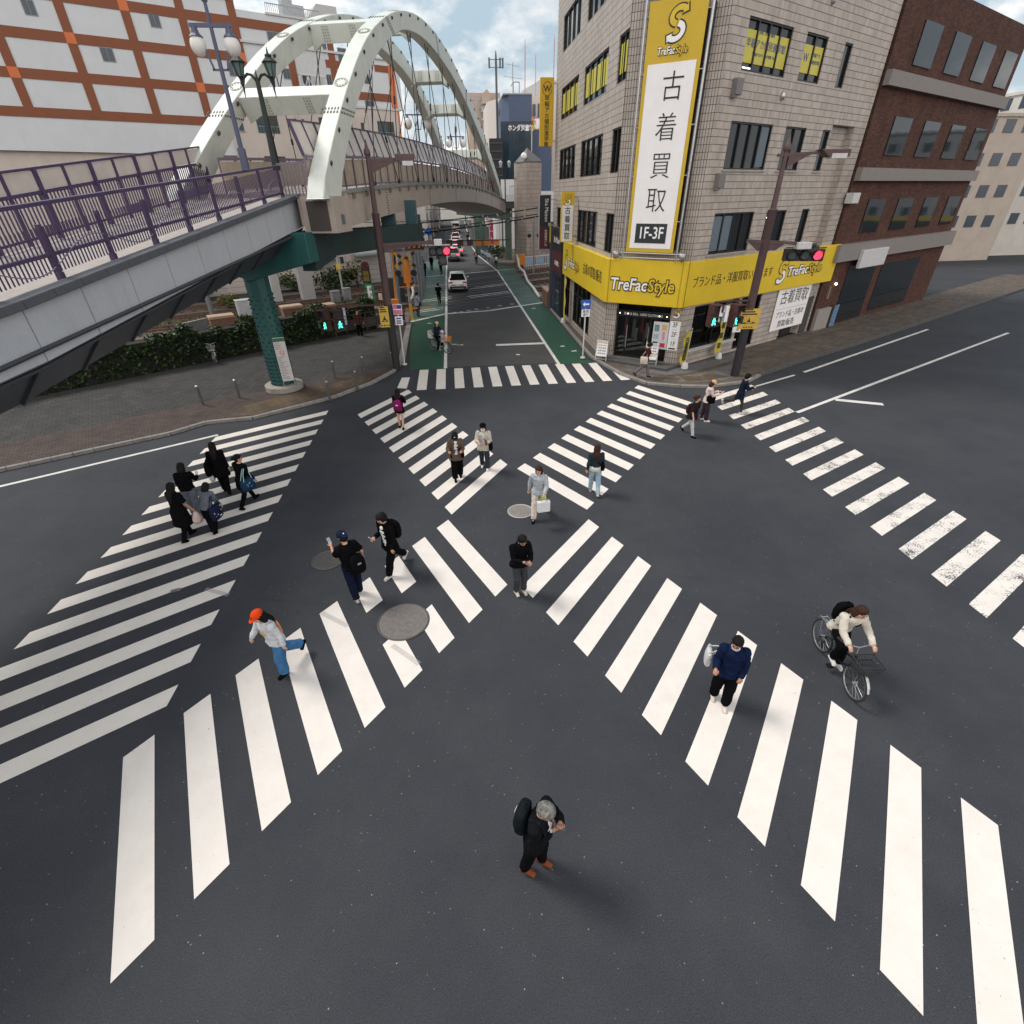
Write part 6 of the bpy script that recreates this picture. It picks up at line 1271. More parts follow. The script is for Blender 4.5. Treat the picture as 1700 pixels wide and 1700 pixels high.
# ================================================================ street furniture
POLEB = M('pole_brown_purple', (.085, .050, .052), .5, .2, var=.2, scale=3, dirt=.3); POLEK = M('pole_black_wrap', (.014, .013, .015), .6, var=.3)
HOUS = M('signal_housing', (.018, .017, .018), .45, var=.2); HOUSB = M('signal_brown', (.055, .022, .02), .5, var=.2)
LENS = M('lens_off', (.045, .055, .06), .25, var=.1); REDL = M('signal_red', (.8, .02, .03), .4, emit=(1, .02, .05, 2.6)); GREENL = M('signal_green', (.05, .8, .5), .4, emit=(.05, 1, .55, 2.6))
BOXW = M('box_white', (.5, .5, .5)); NOTEY = M('notice_ochre', (.50, .33, .05), .6, var=.12, scale=6)
def led_pole(name, lab, base, Y, apx, apy, dirx):
    b = Vector((base.x, base.y, .1)); top = at(apx, apy, base.y).z
    t = thing(name, lab, 'traffic light', b, world=True); m = MB(); Zp = lambda z: Vector((b.x, b.y, z))
    m.tube([Zp(.1), Zp(3.2)], [.20, .185], 10, 1); m.tube([Zp(3.2), Zp(6.9), Zp(6.95), Zp(7.0)], [.175, .165, .19, .12], 10); m.tube([Zp(7.0), Zp(top-.55)], [.115, .085], 10)
    m.tube([Zp(top-.55), Zp(top-.5), Zp(top-.35), Zp(top-.3), Zp(top)], [.12, .14, .12, .08, .01], 10); m.build('pole', [POLEB, POLEK], t, 'a'); return t, b
lt_, lb_ = led_pole('traffic_light', 'brown traffic light pole with red light at the left corner by the green lane', Vector((-3.2, 26.15, 0)), 26.15, 601, 231, 1)
YL = 26.15
a = at(612, 267, YL); e = at(657, 264, YL); m = MB(); m.bar((a.x, YL, a.z), (e.x, YL, e.z), .09, .10); m.extr([(a.x, YL-.03, a.z-.45), (a.x, YL-.03, a.z), (a.x+1.2, YL-.03, a.z)], (0, .06, 0)); m.build('lamp_arm', POLEB, lt_)
p0, p1 = at(654, 255, YL), at(690, 275, YL)
def lamp_head(par, p0, p1, Y, flip=1):
    z1, z0 = p0.z, p1.z; x0, x1 = p0.x, p1.x; m = MB(); h = z1-z0; w_ = x1-x0
    vs = []
    for y in (Y-.22, Y+.22): vs += [(x0, y, z1-.02), (x1, y, z1-.02), (x1-.06 if flip > 0 else x1+.0, y, z0+.05), (x0+.28*w_, y, z0+.05)]
    m.add(vs, [(0, 1, 2, 3), (7, 6, 5, 4), (0, 4, 5, 1), (1, 5, 6, 2), (2, 6, 7, 3), (3, 7, 4, 0)]); o = m.build('lamp_head', POLEB, par, bevel=.015)
    m = MB(); m.bx(x0+.38*w_, x1-.1*w_, Y-.225, Y+.15, z0+.0, z0+.16); m.build('lamp_glass', M('lamp_glass_grey', (.5, .5, .5), .2), o)
lamp_head(lt_, p0, p1, YL)
a = at(630, 407, YL); e = at(720, 402, YL); m = MB(); m.bar((a.x, YL, a.z), (e.x, YL, e.z), .11, .13); m.bar((a.x, YL, a.z-.28), (at(700, 410, YL).x, YL, a.z-.24), .05, .07); m.extr([(a.x, YL-.02, a.z-.28), (a.x, YL-.02, a.z), (a.x+2.0, YL-.02, a.z)], (0, .04, 0)); m.build('signal_arm', POLEB, lt_)
def signal(par, px0, px1, py0, py1, Y, yawd=0., lower=None, red=2):
    a = at(px0, py0, Y); b = at(px1, py1, Y); c = (a+b)/2; W = (b.x-a.x); H_ = a.z-b.z; ax = Vector((cos(yawd), sin(yawd), 0)); ay = Vector((-sin(yawd), cos(yawd), 0)); r = H_*.36
    m = MB(); m.obb(c+ay*.12, ax*W/2, ay*.12, Z*H_/2)
    for i in range(3): q = c+ax*W*(i-1)*.315; m.tube([q-ay*.10, q+ay*.0], [r*1.2, r*1.2], 14); 
    hs = m.build('signal_head', HOUS, par, bevel=.03)
    for i in range(3):
        q = c+ax*W*(i-1)*.315-ay*.105; m = MB(); m.tube([q, q-ay*.02], [r, r*.9], 18); m.build('lens', REDL if i == red else LENS, hs)
        m = MB(); n_ = 10
        for k in range(n_):
            a0, a1 = pi*k/n_, pi*(k+1)/n_; f = lambda t, y: q+ax*cos(t)*r*1.15+Z*sin(t)*r*1.15-ay*y
            m.quad(f(a0, 0), f(a1, 0), f(a1, .16), f(a0, .16))
        m.build('visor', HOUS, hs)
    if lower is not None:
        q = c+ax*W*.315*lower-Z*H_*1.0; m = MB(); m.obb(q+ay*.12, ax*r*1.35, ay*.12, Z*H_/2); lo = m.build('arrow_head', HOUS, par, bevel=.03); m = MB(); m.tube([q-ay*.01, q-ay*.03], [r, r*.9], 18); m.build('lens', LENS, lo)
    m = MB(); m.bar(c+Z*(H_/2+.05)-ax*W*.5, c+Z*(H_/2+.05)+ax*W*.5, .04); m.bar(c+Z*(H_/2), c+Z*(H_/2+.25), .05); m.build('hanger', BOXW if lower is not None else HOUS, par)
signal(lt_, 711, 748.5, 409, 424.5, YL, 0, .35)
a = at(720, 397, YL); b = at(734, 407.5, YL); m = MB(); m.bx(a.x, b.x, YL-.2, YL+.15, b.z, a.z); m.build('camera_box', BOXW, lt_, bevel=.02)
def tied_notice(lab, px0, px1, py0, py1, base, rzv):
    Y = base.y-.22; a = at(px0, py0, Y); b = at(px1, py1, Y); c = (a+b)/2; w_, h = b.x-a.x, a.z-b.z; t = thing('tied_notice', lab, 'notice', (c.x, Y, b.z), rzv)
    m = MB(); m.bx(-w_/2, w_/2, -.012, .012, 0, h); m.build('board', NOTEY, t); m = MB()
    for i in range(3): m.bx(-w_*.40, -w_*.40+w_*(.5+.12*i), -.016, -.0125, h*.93-.10*i, h*.97-.10*i+.02)
    m.extr([(-.10, -.015, h*.34), (.10, -.015, h*.34), (.03, -.015, h*.46), (0, -.015, h*.60), (-.03, -.015, h*.46)], (0, -.004, 0)); m.bx(-w_*.38, w_*.38, -.018, -.0125, h*.27, h*.29); m.extr([(-w_*.32, -.015, h*.29), (-w_*.1, -.015, h*.29), (-w_*.2, -.015, h*.36)], (0, -.003, 0)); m.extr([(w_*.1, -.015, h*.29), (w_*.34, -.015, h*.29), (w_*.22, -.015, h*.36)], (0, -.003, 0))
    for x in (-.2, -.08, .04, .16): m.bx(x, x+.07, -.016, -.0125, h*.06, h*.12)
    m.build('print', INK, t)
    m = MB(); m.bx(-w_*.02-.02, .02, -.0, .2, h*.2, h*.24); m.bx(-.02, .02, 0, .2, h*.75, h*.79); m.build('strap', STEELD, t); return t
tied_notice('ochre notice tied to the left traffic light pole', 628, 648, 509, 543, Vector((-3.2, 26.15, 0)), .1)
# right hand pole
YR = 22.5; RB = Vector((13.22, YR, 0))
rt_, rb_ = led_pole('traffic_light', 'brown traffic light pole with red light in front of the yellow shop fascia', RB, YR, 1321, 221, 1)
a = at(1291, 258, YR); e = at(1362, 253, YR); m = MB(); m.bar((a.x, YR, a.z), (e.x, YR, e.z), .09, .10); c = at(1310, 257, YR); m.extr([(c.x, YR-.03, c.z-.40), (c.x, YR-.03, c.z), (c.x+1.0, YR-.03, c.z+.05)], (0, .06, 0)); m.build('lamp_arm', POLEB, rt_)
lamp_head(rt_, at(1360, 247, YR), at(1404, 263, YR), YR, -1)
a = at(1240, 400, YR); e = at(1326, 404, YR); m = MB(); m.bar((a.x, YR, a.z), (e.x, YR, e.z), .11, .12); c = at(1275, 402, YR); m.extr([(a.x+.1, YR-.02, c.z), (e.x-.5, YR-.02, c.z), (c.x+.4, YR-.02, c.z-.32), (c.x-.4, YR-.02, c.z-.32)], (0, .04, 0)); m.build('signal_arm', POLEB, rt_)
signal(rt_, 1308, 1362, 414, 433, YR, -.25, None, 2)
a = at(1322, 402, YR); b = at(1351, 413, YR); m = MB(); m.bx(a.x, a.x+(b.x-a.x)*.72, YR-.2, YR+.2, b.z, a.z); m.bx(a.x+(b.x-a.x)*.72, b.x, YR-.15, YR+.15, b.z+.08, a.z-.05, 1); m.build('camera_box', [BOXW, HOUS], rt_, bevel=.03)
m = MB(); c = at(1315, 436, YR); m.obb((c.x+.95, YR+.5, c.z+.32), (.5, .25, 0), (-.06, .12, 0), (0, 0, .26)); m.build('rear_signal', HOUS, rt_, bevel=.03)
tied_notice('ochre notice tied to the right traffic light pole', 1231, 1256, 513, 545.5, RB, -.05)
# pedestrian signals
def ped(par_lab, px, py, Y, pole, yawd, grp):
    c = at(px, py, Y); t = thing('pedestrian_signal', par_lab, 'pedestrian signal', (c.x, Y, c.z), yawd, grp); r = .19
    m = MB(); m.bx(-.23, .23, 0, .26, -.24, .24); m.bx(-.23, .23, 0, .26, .25, .73); hs = m.build('housing', HOUSB, t, bevel=.02)
    for z, on in ((0, 1), (.49, 0)):
        m = MB(); m.bx(-.18, .18, -.008, 0, z-.18, z+.18); m.build('lens', HOUS if on else M('lens_ped_off', (.03, .02, .025), .3), t)
        m = MB(); m.bx(-.24, .24, -.22, 0, z+.20, z+.225); m.bx(-.24, -.22, -.2, 0, z-.1, z+.22); m.bx(.22, .24, -.2, 0, z-.1, z+.22); m.build('visor', HOUSB, t)
    m = MB()
    for pts, w_ in ((((0, .11), (0, .0)), .075), (((0, 0), (-.075, -.15)), .05), (((0, 0), (.08, -.14)), .05), (((0, .07), (-.085, .0)), .04), (((0, .07), (.085, .01)), .04)): m.bar((pts[0][0], -.012, pts[0][1]), (pts[1][0], -.012, pts[1][1]), w_, .01, up=(0, 1, 0))
    m.ell((0, -.012, .145), (.035, .006, .038), 10, 6); m.build('walking_figure', GREENL, t)
    pl = Vector((pole.x-c.x, pole.y-Y, 0)); ca, sa = cos(-yawd), sin(-yawd); pl = Vector((pl.x*ca-pl.y*sa, pl.x*sa+pl.y*ca, 0)); m = MB(); m.bar((0, .13, .80), (pl.x, pl.y, .80), .07, .06); m.bar((0, .13, .72), (0, .13, .82), .06); m.build('arm', HOUSB, t); return t
ped('green walking signal over the dark hedge, the farther from the left pole', 540, 541, 25.7, Vector((-3.2, 26.15, 0)), -.5, 'pedestrian signals on the left pole'); ped('green walking signal at left beside its white vertical plate', 565, 539, 25.9, Vector((-3.2, 26.15, 0)), .15, 'pedestrian signals on the left pole')
ped('green walking signal in front of the shop window, between the yellow flags', 1185, 534, 22.2, RB, .15, 'pedestrian signals on the right pole'); ped('green walking signal right next to the right traffic light pole', 1221, 533.5, 22.1, Vector((13.0, 22.4, 0)), .3, 'pedestrian signals on the right pole')
def plate(lab, px0, px1, py0, py1, Y, txt, col=None, ink=None, size=.16, post=True, lean=0.):
    a = at(px0, py0, Y); b = at(px1, py1, Y); c = (a+b)/2; w_, h = abs(b.x-a.x), a.z-b.z; t = thing('sign_plate', lab, 'sign', (c.x, Y, b.z)); m = MB(); m.bx(-w_/2, w_/2, -.012, .012, 0, h); m.build('plate', col or WHT, t)
    for i, ch in enumerate(txt): lettering(ch, size, ink or BLUEI, t, (0, -.018, h-(i+.6)*h/len(txt)), (1, 0, 0), Z)
    return t
t = plate('small white vertical plate with blue characters between the left pedestrian signals', 568, 577, 511.5, 539, 25.85, '歩行者専用'); m = MB(); m.bar((0, .02, .5), (.9, .3, 1.4), .03); m.build('bracket', HOUSB, t)
t = plate('small white vertical plate beside the green walking signal and the flag', 1197, 1206, 508, 534, 22.15, '歩行者専用'); m = MB(); m.bar((0, .02, .7), (.5, .3, .9), .03); m.build('bracket', HOUSB, t)
t = plate('white poster taped inside the dark shop door behind the right pole', 1220, 1232, 529, 551, 26.4, '買取'); 
# sign posts
def signpost(lab, base, ptop, Y, build):
    t = thing('road_sign', lab, 'road sign', (base.x, base.y, .05)); q = at(ptop[0], ptop[1], base.y); tx = q.x-base.x; m = MB(); m.cyl((0, 0, 0), (0, 0, q.z), .035, n=8); m.tube([(0, 0, 0), (0, 0, .06)], .13, 10); m.build('post', M('post_white', (.55, .55, .54), .5, var=.1), t); build(t, q.z); return t
def bl(t, h):
    m = MB(); m.bx(-.22, .22, -.05, -.035, h-.48, h+.02); m.build('plate', WHT, t); m = MB(); m.bx(-.2, .2, -.056, -.05, h-.46, h-.25); m.bx(-.2, .0, -.056, -.05, h-.2, h+.0); m.build('print', M('sign_pink', (.60, .18, .30), .5, var=.3, scale=20), t)
    m = MB(); m.bx(-.02, .2, -.057, -.05, h-.2, h-.02); m.build('blue_print', BLUEI, t)
    m = MB(); m.bx(-.19, .19, -.05, -.035, h-.98, h-.56); m.build('plate', WHT, t); m = MB()
    for z in (.66, .78, .88): m.bx(-.12, .12, -.056, -.05, h-z-.03, h-z+.03)
    m.build('print', BLUEI, t)
b = G(672, 607); signpost('white pole with pink and blue sign by the left green lane', b, (661, 507), 0, bl)
def br(t, h):
    SB = M('sign_blue', (.02, .10, .42), .4, var=.05); m = MB(); m.bx(-.24, .24, -.05, -.035, h-.40, h+.02); m.build('blue_plate', SB, t); m = MB(); m.bar((.16, -.056, h-.19), (-.06, -.056, h-.19), .07, .008, up=(0, 1, 0)); m.add([(-.06, -.057, h-.08), (-.06, -.057, h-.30), (-.18, -.057, h-.19)], [(0, 1, 2)]); m.build('arrow', INKW, t)
    m = MB(); m.bx(-.22, .22, -.05, -.035, h-.80, h-.44); m.build('plate', WHT, t); lettering('車両', .17, BLUEI, t, (0, -.056, h-.55), (1, 0, 0), Z); lettering('通行', .15, BLUEI, t, (0, -.056, h-.71), (1, 0, 0), Z)
b = G(967, 596); signpost('white pole with blue left arrow sign beside the right green lane', b, (972, 500), 0, br)
# bollards
random.seed(2)
BOLL = M('bollard_steel', (.14, .135, .13), .4, .6, var=.2, dirt=.2)
b0 = None
for i, (px, py, lab) in enumerate(((337, 672, 'steel bollard on the plaza nearest the left edge of the photo'), (398, 661, 'steel bollard midway between the leftmost bollard and the teal pier'), (548, 664, 'steel bollard on the ochre tiles next right of the teal pier'), (594, 646, 'steel bollard on the ochre tiles near the curved kerb'), (557, 628, 'steel bollard at the plaza edge behind the ochre tiles'), (605, 620, 'steel bollard at the plaza edge left of the left traffic light pole'), (653, 612, 'steel bollard partly hidden behind the left traffic light pole'))):
    p = G(px, py, .1)
    if b0 is None:
        b0 = thing('bollard', lab, 'bollard', p, group='steel bollards on the plaza'); m = MB(); m.tube([(0, 0, 0), (0, 0, .80)], .055, 12); m.build('post', BOLL, b0, 'a'); m = MB(); m.tube([(0, 0, .80), (0, 0, .84), (0, 0, .855)], [.06, .055, .03], 12); m.build('cap', M('bollard_cap', (.5, .5, .5), .3, .7), b0, 'a'); m = MB(); m.tube([(0, 0, 0), (0, 0, .03)], .075, 12); m.build('base_collar', BOLL, b0)
    else: dup(b0, lab, p)
# lamps on the footbridge
def globe_lamp(lab, bx_, by_, tx, ty_, Y, gl, gr):
    b = at(bx_, by_, Y); q = at(tx, ty_, Y); t = thing('street_lamp', lab, 'street lamp', b, group='twin globe lamps on the footbridge'); h = (q.z-b.z); m = MB(); PB = M('lamp_post_blue', (.065, .075, .13), .45, .1, var=.15); m.tube([(0, 0, 0), (0, 0, h)], [.085, .05], 8); m.tube([(0, 0, h), (0, 0, h+.5), (0, 0, h+.9)], [.09, .05, .01], 8); m.bar((0, 0, 0), (0, 0, .6), .2)
    m.build('post', PB, t); m = MB(); za = at(343, 42, Y).z-b.z if ty_ < 20 else h*.93; w_ = gr[0]; m.bar((-w_, 0, za), (w_, 0, za), .09); m.bar((-.45, 0, za), (-.2, 0, za-1.0), .05, .05); m.bar((.45, 0, za), (.2, 0, za-1.0), .05, .05); m.bar((-.25, 0, za-1.0), (.25, 0, za-1.0), .05); m.build('cross_arm', PB, t)
    for s in (-1, 1):
        m = MB(); r = gr[1]; m.ell((s*w_*.82, 0, za-.2-r*1.12), (r, r, r*1.18), 18, 12); g_ = m.build('globe', M('globe_white', (.66, .64, .62), .35, var=.03), t, True); m = MB(); m.tube([(s*w_*.82, 0, za), (s*w_*.82, 0, za-.18), (s*w_*.82, 0, za-.26)], [.05, .12, .2], 10); m.build('cap', PB, g_)
    return t
globe_lamp('blue twin globe lamp on the near footbridge deck, in front of the grid building', 409, 283, 338, 2, 21.0, 0, (.60, .22))
globe_lamp('thin twin globe lamp standing inside the arches, the nearer one', 701, 285, 695, 183, 55.0, 0, (1.05, .36)); globe_lamp('thin twin globe lamp near the far foot of the arch', 760, 290, 757, 222, 68.0, 0, (.95, .34))
Yb = 24.6; b = at(459, 278, Yb); q = at(430, 133, Yb); t = thing('lantern_lamp', 'black twin lantern lamp post with scrolled arms at the end of the footbridge deck', 'street lamp', b); hh = q.z-b.z
BLK = M('cast_iron_black_green', (.014, .022, .02), .4, .4, var=.3)
m = MB(); m.tube([(0, 0, -.1), (0, 0, .5), (0, 0, hh*.62), (0, 0, hh)], [.16, .14, .10, .08], 8); m.build('post', BLK, t); m = MB()
for s in (-1, 1): m.tube([(0, 0, hh-.25)]+[(s*(.27-.27*cos(a)), 0, hh-.25+.42*sin(a)) for a in (.6, 1.2, 1.7, 2.3, 2.9)], .045, 7); m.tube([(s*.53, 0, hh-.2), (s*.55, 0, hh-.5)], [.04, .012], 6)
m.tube([(0, 0, hh-.1), (0, 0, hh+.3)], [.06, .01], 6); m.build('scroll_arm', BLK, t)
for s in (-1, 1):
    m = MB(); x = s*.55; z = hh-.12; K = lambda v: z+v*.50
    m.tube([(x, 0, K(-.15)), (x, 0, K(.3)), (x, 0, K(.42))], [.04, .07, .11], 6); m.tube([(x, 0, K(1.18)), (x, 0, K(1.24)), (x, 0, K(1.5)), (x, 0, K(1.62)), (x, 0, K(1.72)), (x, 0, K(2.05))], [.26, .27, .115, .12, .04, .01], 6)
    for k in range(6): a = pi/3*k; m.bar((x+.11*cos(a), .11*sin(a), K(.42)), (x+.215*cos(a), .215*sin(a), K(1.2)), .02)
    ln_ = m.build('lantern', BLK, t); m = MB(); m.tube([(x, 0, K(.43)), (x, 0, K(1.18))], [.105, .20], 6); m.build('lantern_glass', M('lantern_glass', (.10, .16, .16), .1, var=.1), ln_)
YB2 = 71; b = at(839, 330, YB2); q = at(838, 278, YB2); t = thing('lantern_lamp', 'small twin lantern lamp post beside the tan lift tower', 'street lamp', (b.x, YB2, b.z-.5)); hh = q.z-b.z+.5; m = MB(); m.cyl((0, 0, 0), (0, 0, hh), .07, n=6); m.bar((-.5, 0, hh), (.5, 0, hh), .06); m.build('post', BLK, t)
for s in (-.5, .5): m = MB(); m.tube([(s, 0, hh), (s, 0, hh+.5), (s, 0, hh+.7)], [.12, .22, .03], 6); m.build('lantern', M('lantern_pale', (.35, .38, .36), .4), t)
# ---------------------------------------------------------------- level crossing gear
YK = M('crossing_yellow', (.58, .33, .02), .5, var=.1); OR = M('crossing_orange', (.62, .20, .02), .5, var=.1)
def striped(m, a, b, h, th, n, slant=.5, mi=(0, 1)):
    a = Vector(a); b = Vector(b); dd = (b-a)/n; s = slant*h
    for i in range(n):
        p0, p1 = a+dd*i, a+dd*(i+1); u = (b-a).normalized(); q0 = Vector((0, 0, 0))
        m.extr([p0-Z*h/2, p1-Z*h/2, p1+Z*h/2+u*s*(i < n-1), p0+Z*h/2+u*s*(i > 0)], Vector((0, th, 0)), mi[i % 2])
cg = thing('crossing_signal', 'yellow and black level crossing signal with saltire beside the left green lane', 'crossing signal', (-4.2, 40.0, 0), world=True)
YX = 40.0; c = at(672, 431, YX); m = MB()
for s in (-1, 1):
    for k in range(6):
        f0, f1 = -1+k/3, -1+(k+1)/3; L2 = 1.0; p0 = Vector((c.x+f0*.72, YX-.05-(.03 if s > 0 else 0), c.z+s*f0*.45)); p1 = Vector((c.x+f1*.72, YX-.05-(.03 if s > 0 else 0), c.z+s*f1*.45)); m.bar(p0, p1, .02, .2, m=k % 2)
m.build('saltire', [YK, INK], cg); m = MB(); m.cyl((c.x, YX+.1, 0), (c.x, YX+.1, c.z+1.2), .09, n=8); m.cyl((c.x-.9, YX+.2, 0), (c.x-.9, YX+.2, c.z+2.6), .10, n=8); m.build('post', M('post_galvanised', (.30, .31, .32), .5, .5, var=.15), cg)
for dz in (0,):
    for s in (-1, 1):
        m = MB(); m.tube([(c.x+s*.55, YX-.05, c.z-.85), (c.x+s*.55, YX-.25, c.z-.85)], [.2, .22], 14); lh_ = m.build('warning_lamp', INK, cg); m = MB(); m.tube([(c.x+s*.55, YX-.1, c.z-.85), (c.x+s*.55, YX-.13, c.z-.85)], .13, 12); m.build('lens', M('lens_dark_red', (.15, .01, .012), .3), lh_)
m = MB(); q = at(676, 455, YX-.3); m.bx(q.x-.25, q.x+.25, YX-.6, YX-.1, q.z-.55, q.z+.55); m.tube([(q.x, YX-.35, q.z+.55), (q.x, YX-.35, q.z+.95)], [.2, .12], 8); m.bx(q.x-.12, q.x+.12, YX-.62, YX-.58, q.z-.9, q.z+.2); m.build('bell_box', OR, cg, bevel=.04)
m = MB(); m.bar((c.x-.3, YX-.4, .55), (c.x+1.5, YX-.5, .65), .07, .08); m.bar((c.x-.6, YX-.2, 2.0), (c.x+.9, YX-.2, 2.1), .06); m.build('arm', OR, cg)
bg_ = thing('barrier_machine', 'orange and black barrier machine at the left edge of the crossing', 'crossing barrier', (-4.0, 37.4, 0), world=True); m = MB(); a = at(655, 485, 37.4)
m.bx(a.x-.3, a.x+.25, 37.2, 37.7, .1, 1.2, 1); m.bx(a.x-.28, a.x+.2, 37.18, 37.2, .3, .75, 0); m.bx(a.x-.3, a.x+.2, 37.2, 37.6, 1.25, 1.6, 0); m.build('housing', [OR, M('barrier_grey', (.05, .05, .055), .5)], bg_, bevel=.02); m = MB(); striped(m, (a.x+.1, 37.3, 1.4), (a.x+.1+.01, 37.3, 1.42), .1, .05, 1); m.bar((a.x, 37.4, 1.3), (a.x+.2, 37.5, 5.2), .09); m.build('boom', OR, bg_)
ov = thing('overhead_warning_board', 'orange and black slanted stripe boards over the left lane of the crossing', 'warning board', (-3.5, 43, 0), world=True); YO = 42.0; m = MB()
a, b = at(664, 396.5, YO), at(701, 394.5, YO); striped(m, a, b, .42, .06, 9, .6); a2, b2 = at(672, 409.5, YO), at(701, 407.5, YO); striped(m, a2, b2, .26, .06, 7, .6); m.build('striped_board', [INK, OR], ov)
m = MB(); m.bar(at(655, 417, YO), at(703, 413, YO), .12, .18); m.bar(at(655, 388, YO), at(655, 500, YO), .12); m.bar(at(704, 395, YO), at(704, 414, YO), .08); m.build('frame', BLACKM, ov)
for k, (px, py) in enumerate(((676, 385), (683, 386))):
    m = MB(); p = at(px, py, YO); m.tube([(p.x-.18, YO, p.z), (p.x+.18, YO, p.z)], [.16, .22], 10); m.build('horn_speaker', M('speaker_grey', (.22, .23, .22), .5), ov)
sw = thing('stop_warning_sign', 'black round topped stop warning display with dark red ring above a green board', 'warning sign', (-5.5, 36.5, 0), world=True); YS = 36.0
a = at(598.5, 440, YS); b = at(616, 470, YS); cx_ = (a.x+b.x)/2; r = (b.x-a.x)/2; zc = at(606, 440, YS).z-.05; m = MB(); poly = [(cx_+r*cos(t), YS, zc+r*sin(t)) for t in [pi*i/12 for i in range(13)]]+[(cx_-r, YS, b.z), (cx_+r, YS, b.z)]; m.extr(poly, (0, .25, 0)); m.build('display', HOUS, sw)
m = MB(); m.tube([(cx_+r*.78*cos(i*pi/14), YS-.01, zc+r*.78*sin(i*pi/14)) for i in range(28)], .022, 5, closed=True); m.build('red_ring', M('ring_dark_red', (.30, .025, .03), .5), sw); lettering('とまれ', .2, M('ring_dark_red', (.30, .025, .03)), sw, (cx_, YS-.012, zc), (1, 0, 0), Z)
m = MB(); m.bx(cx_-r*.72, cx_+r*.72, YS-.012, YS, b.z+.12, b.z+.72); m.build('yellow_panel', M('panel_olive', (.20, .15, .012), .5), sw); lettering('踏切注意', .16, INK, sw, (cx_, YS-.016, b.z+.42), (1, 0, 0), Z)
z1, z0 = at(610, 471, YS).z, at(612, 500, YS).z; m = MB(); m.bx(cx_-r+.05, cx_+r+.12, YS-.02, YS+.05, z0, z1-.02); m.build('green_board', M('board_green', (.02, .22, .09), .5, var=.08), sw); m = MB(); m.bx(cx_-r+.18, cx_+r-.02, YS-.028, YS-.02, z0+.1, z1-.12); m.build('white_field', WHT, sw)
for j, tx in enumerate(('大踏切', '線路内')):
    for i, ch in enumerate(tx): lettering(ch, .23, INK, sw, (cx_-.13+j*.3, YS-.032, z1-.34-i*.34), (1, 0, 0), Z)
m = MB(); m.cyl((cx_, YS+.15, 0), (cx_, YS+.15, z0+.2), .06, n=8); m.build('post', M('post_galvanised', (.30, .31, .32)), sw)
t = plate('small white sign with red characters on the hedge by the stop warning', 628, 635, 487, 498, 35.5, '注意', WHT, M('ink_red', (.55, .06, .05)), .22); m = MB(); m.cyl((0, .03, -2.2), (0, .03, 0), .03, n=6); m.build('post', STEELD, t)
# dark railing and orange plates at the back of the plaza
t = thing('rail_fence', 'low dark railing between the hedge and the crossing', 'fence', (-6, 35, 0), world=True); m = MB(); p0, p1 = Vector((-7.6, 33.8, .1)), Vector((-3.5, 36.9, .1))
for k in range(8): p = p0.lerp(p1, k/7); m.bar(p, p+Z*1.15, .06); 
for z in (.35, .75, 1.12): m.bar(p0+Z*z, p1+Z*z, .05)
m.build('rail', M('rail_dark_brown', (.04, .028, .025), .6, var=.2), t); m = MB()
for k in range(7): p = p0.lerp(p1, (k+.5)/7); m.obb(p+Z*.52, (p1-p0)/7*.44, (0, .015, 0), (0, 0, .30))
m.build('panel', M('panel_dark_grey', (.045, .042, .045), .6, var=.3), t)
wf = thing('white_guide_pipe', 'bent white and yellow guide pipe at the left edge of the crossing', 'guide post', (-3.4, 43, 0), world=True); m = MB(); m.tube([(-3.35, 47.5, 1.0), (-3.45, 46.5, 1.0), (-3.3, 45, .9), (-3.3, 43.5, .75), (-3.45, 42.2, .7), (-3.4, 41.4, .1)], .10, 8); m.build('pipe', M('pipe_white', (.6, .58, .55), .5), wf, True); m = MB(); m.tube([(-3.3, 41.2, 0), (-3.35, 40.9, .95)], .11, 8); m.tube([(-3.1, 38.2, 0), (-3.1, 38.2, 1.1)], .09, 8); m.build('yellow_post', YK, wf)
wf = thing('white_guide_pipe', 'bent white guide pipe at the right edge of the crossing', 'guide post', (7.6, 55, 0), world=True); m = MB(); m.tube([(7.3, 45.5, .12), (7.45, 50, .15), (7.5, 54.5, .15), (7.6, 58, .6), (7.45, 61, .7), (7.6, 64.4, 1.6)], .12, 8); m.build('pipe', M('pipe_white', (.6, .58, .55)), wf, True)
t = thing('barrier_machine', 'orange barrier machine beside the white fence at the far right of the crossing', 'crossing barrier', (8.1, 64.8, 0), world=True); m = MB(); m.bx(7.9, 8.6, 64.6, 65.2, .5, 1.6); m.bx(8.1, 8.4, 64.55, 65.3, 0, .5, 1); m.build('housing', [OR, HOUS], t, bevel=.04); m = MB(); m.bar((7.7, 64.8, .2), (7.55, 64.9, 1.4), .2); m.build('boom', M('boom_brown', (.28, .12, .03), .5), t)
t = thing('brick_pier', 'short brown brick pier at the corner of the dark shop front and the tracks', 'brick pier', (7.6, 43.3, 0), world=True); m = MB(); m.bx(7.25, 7.65, 41.4, 43.8, 0, 1.1); m.build('body', M('brick_red_brown', (.16, .085, .06)), t, bevel=.02); m = MB(); m.bx(7.2, 7.7, 41.35, 43.85, 1.1, 1.2); m.build('cap', M('cap_tan', (.34, .23, .17)), t)
t = thing('twin_signal_post', 'thin grey post with two small dark lamps by the white fence', 'signal post', (at(886, 430, 60).x, 60, 0)); m = MB(); m.cyl((0, 0, 0), (0, 0, 5.2), .1, n=6); m.bar((-.5, 0, 4.0), (.5, 0, 4.0), .06); m.build('post', M('post_galvanised', (.30, .31, .32)), t); m = MB(); m.tube([(-.5, -.1, 3.8), (-.5, .2, 3.8)], .2, 10); m.tube([(.5, -.1, 3.8), (.5, .2, 3.8)], .2, 10); m.build('lamp', HOUS, t)
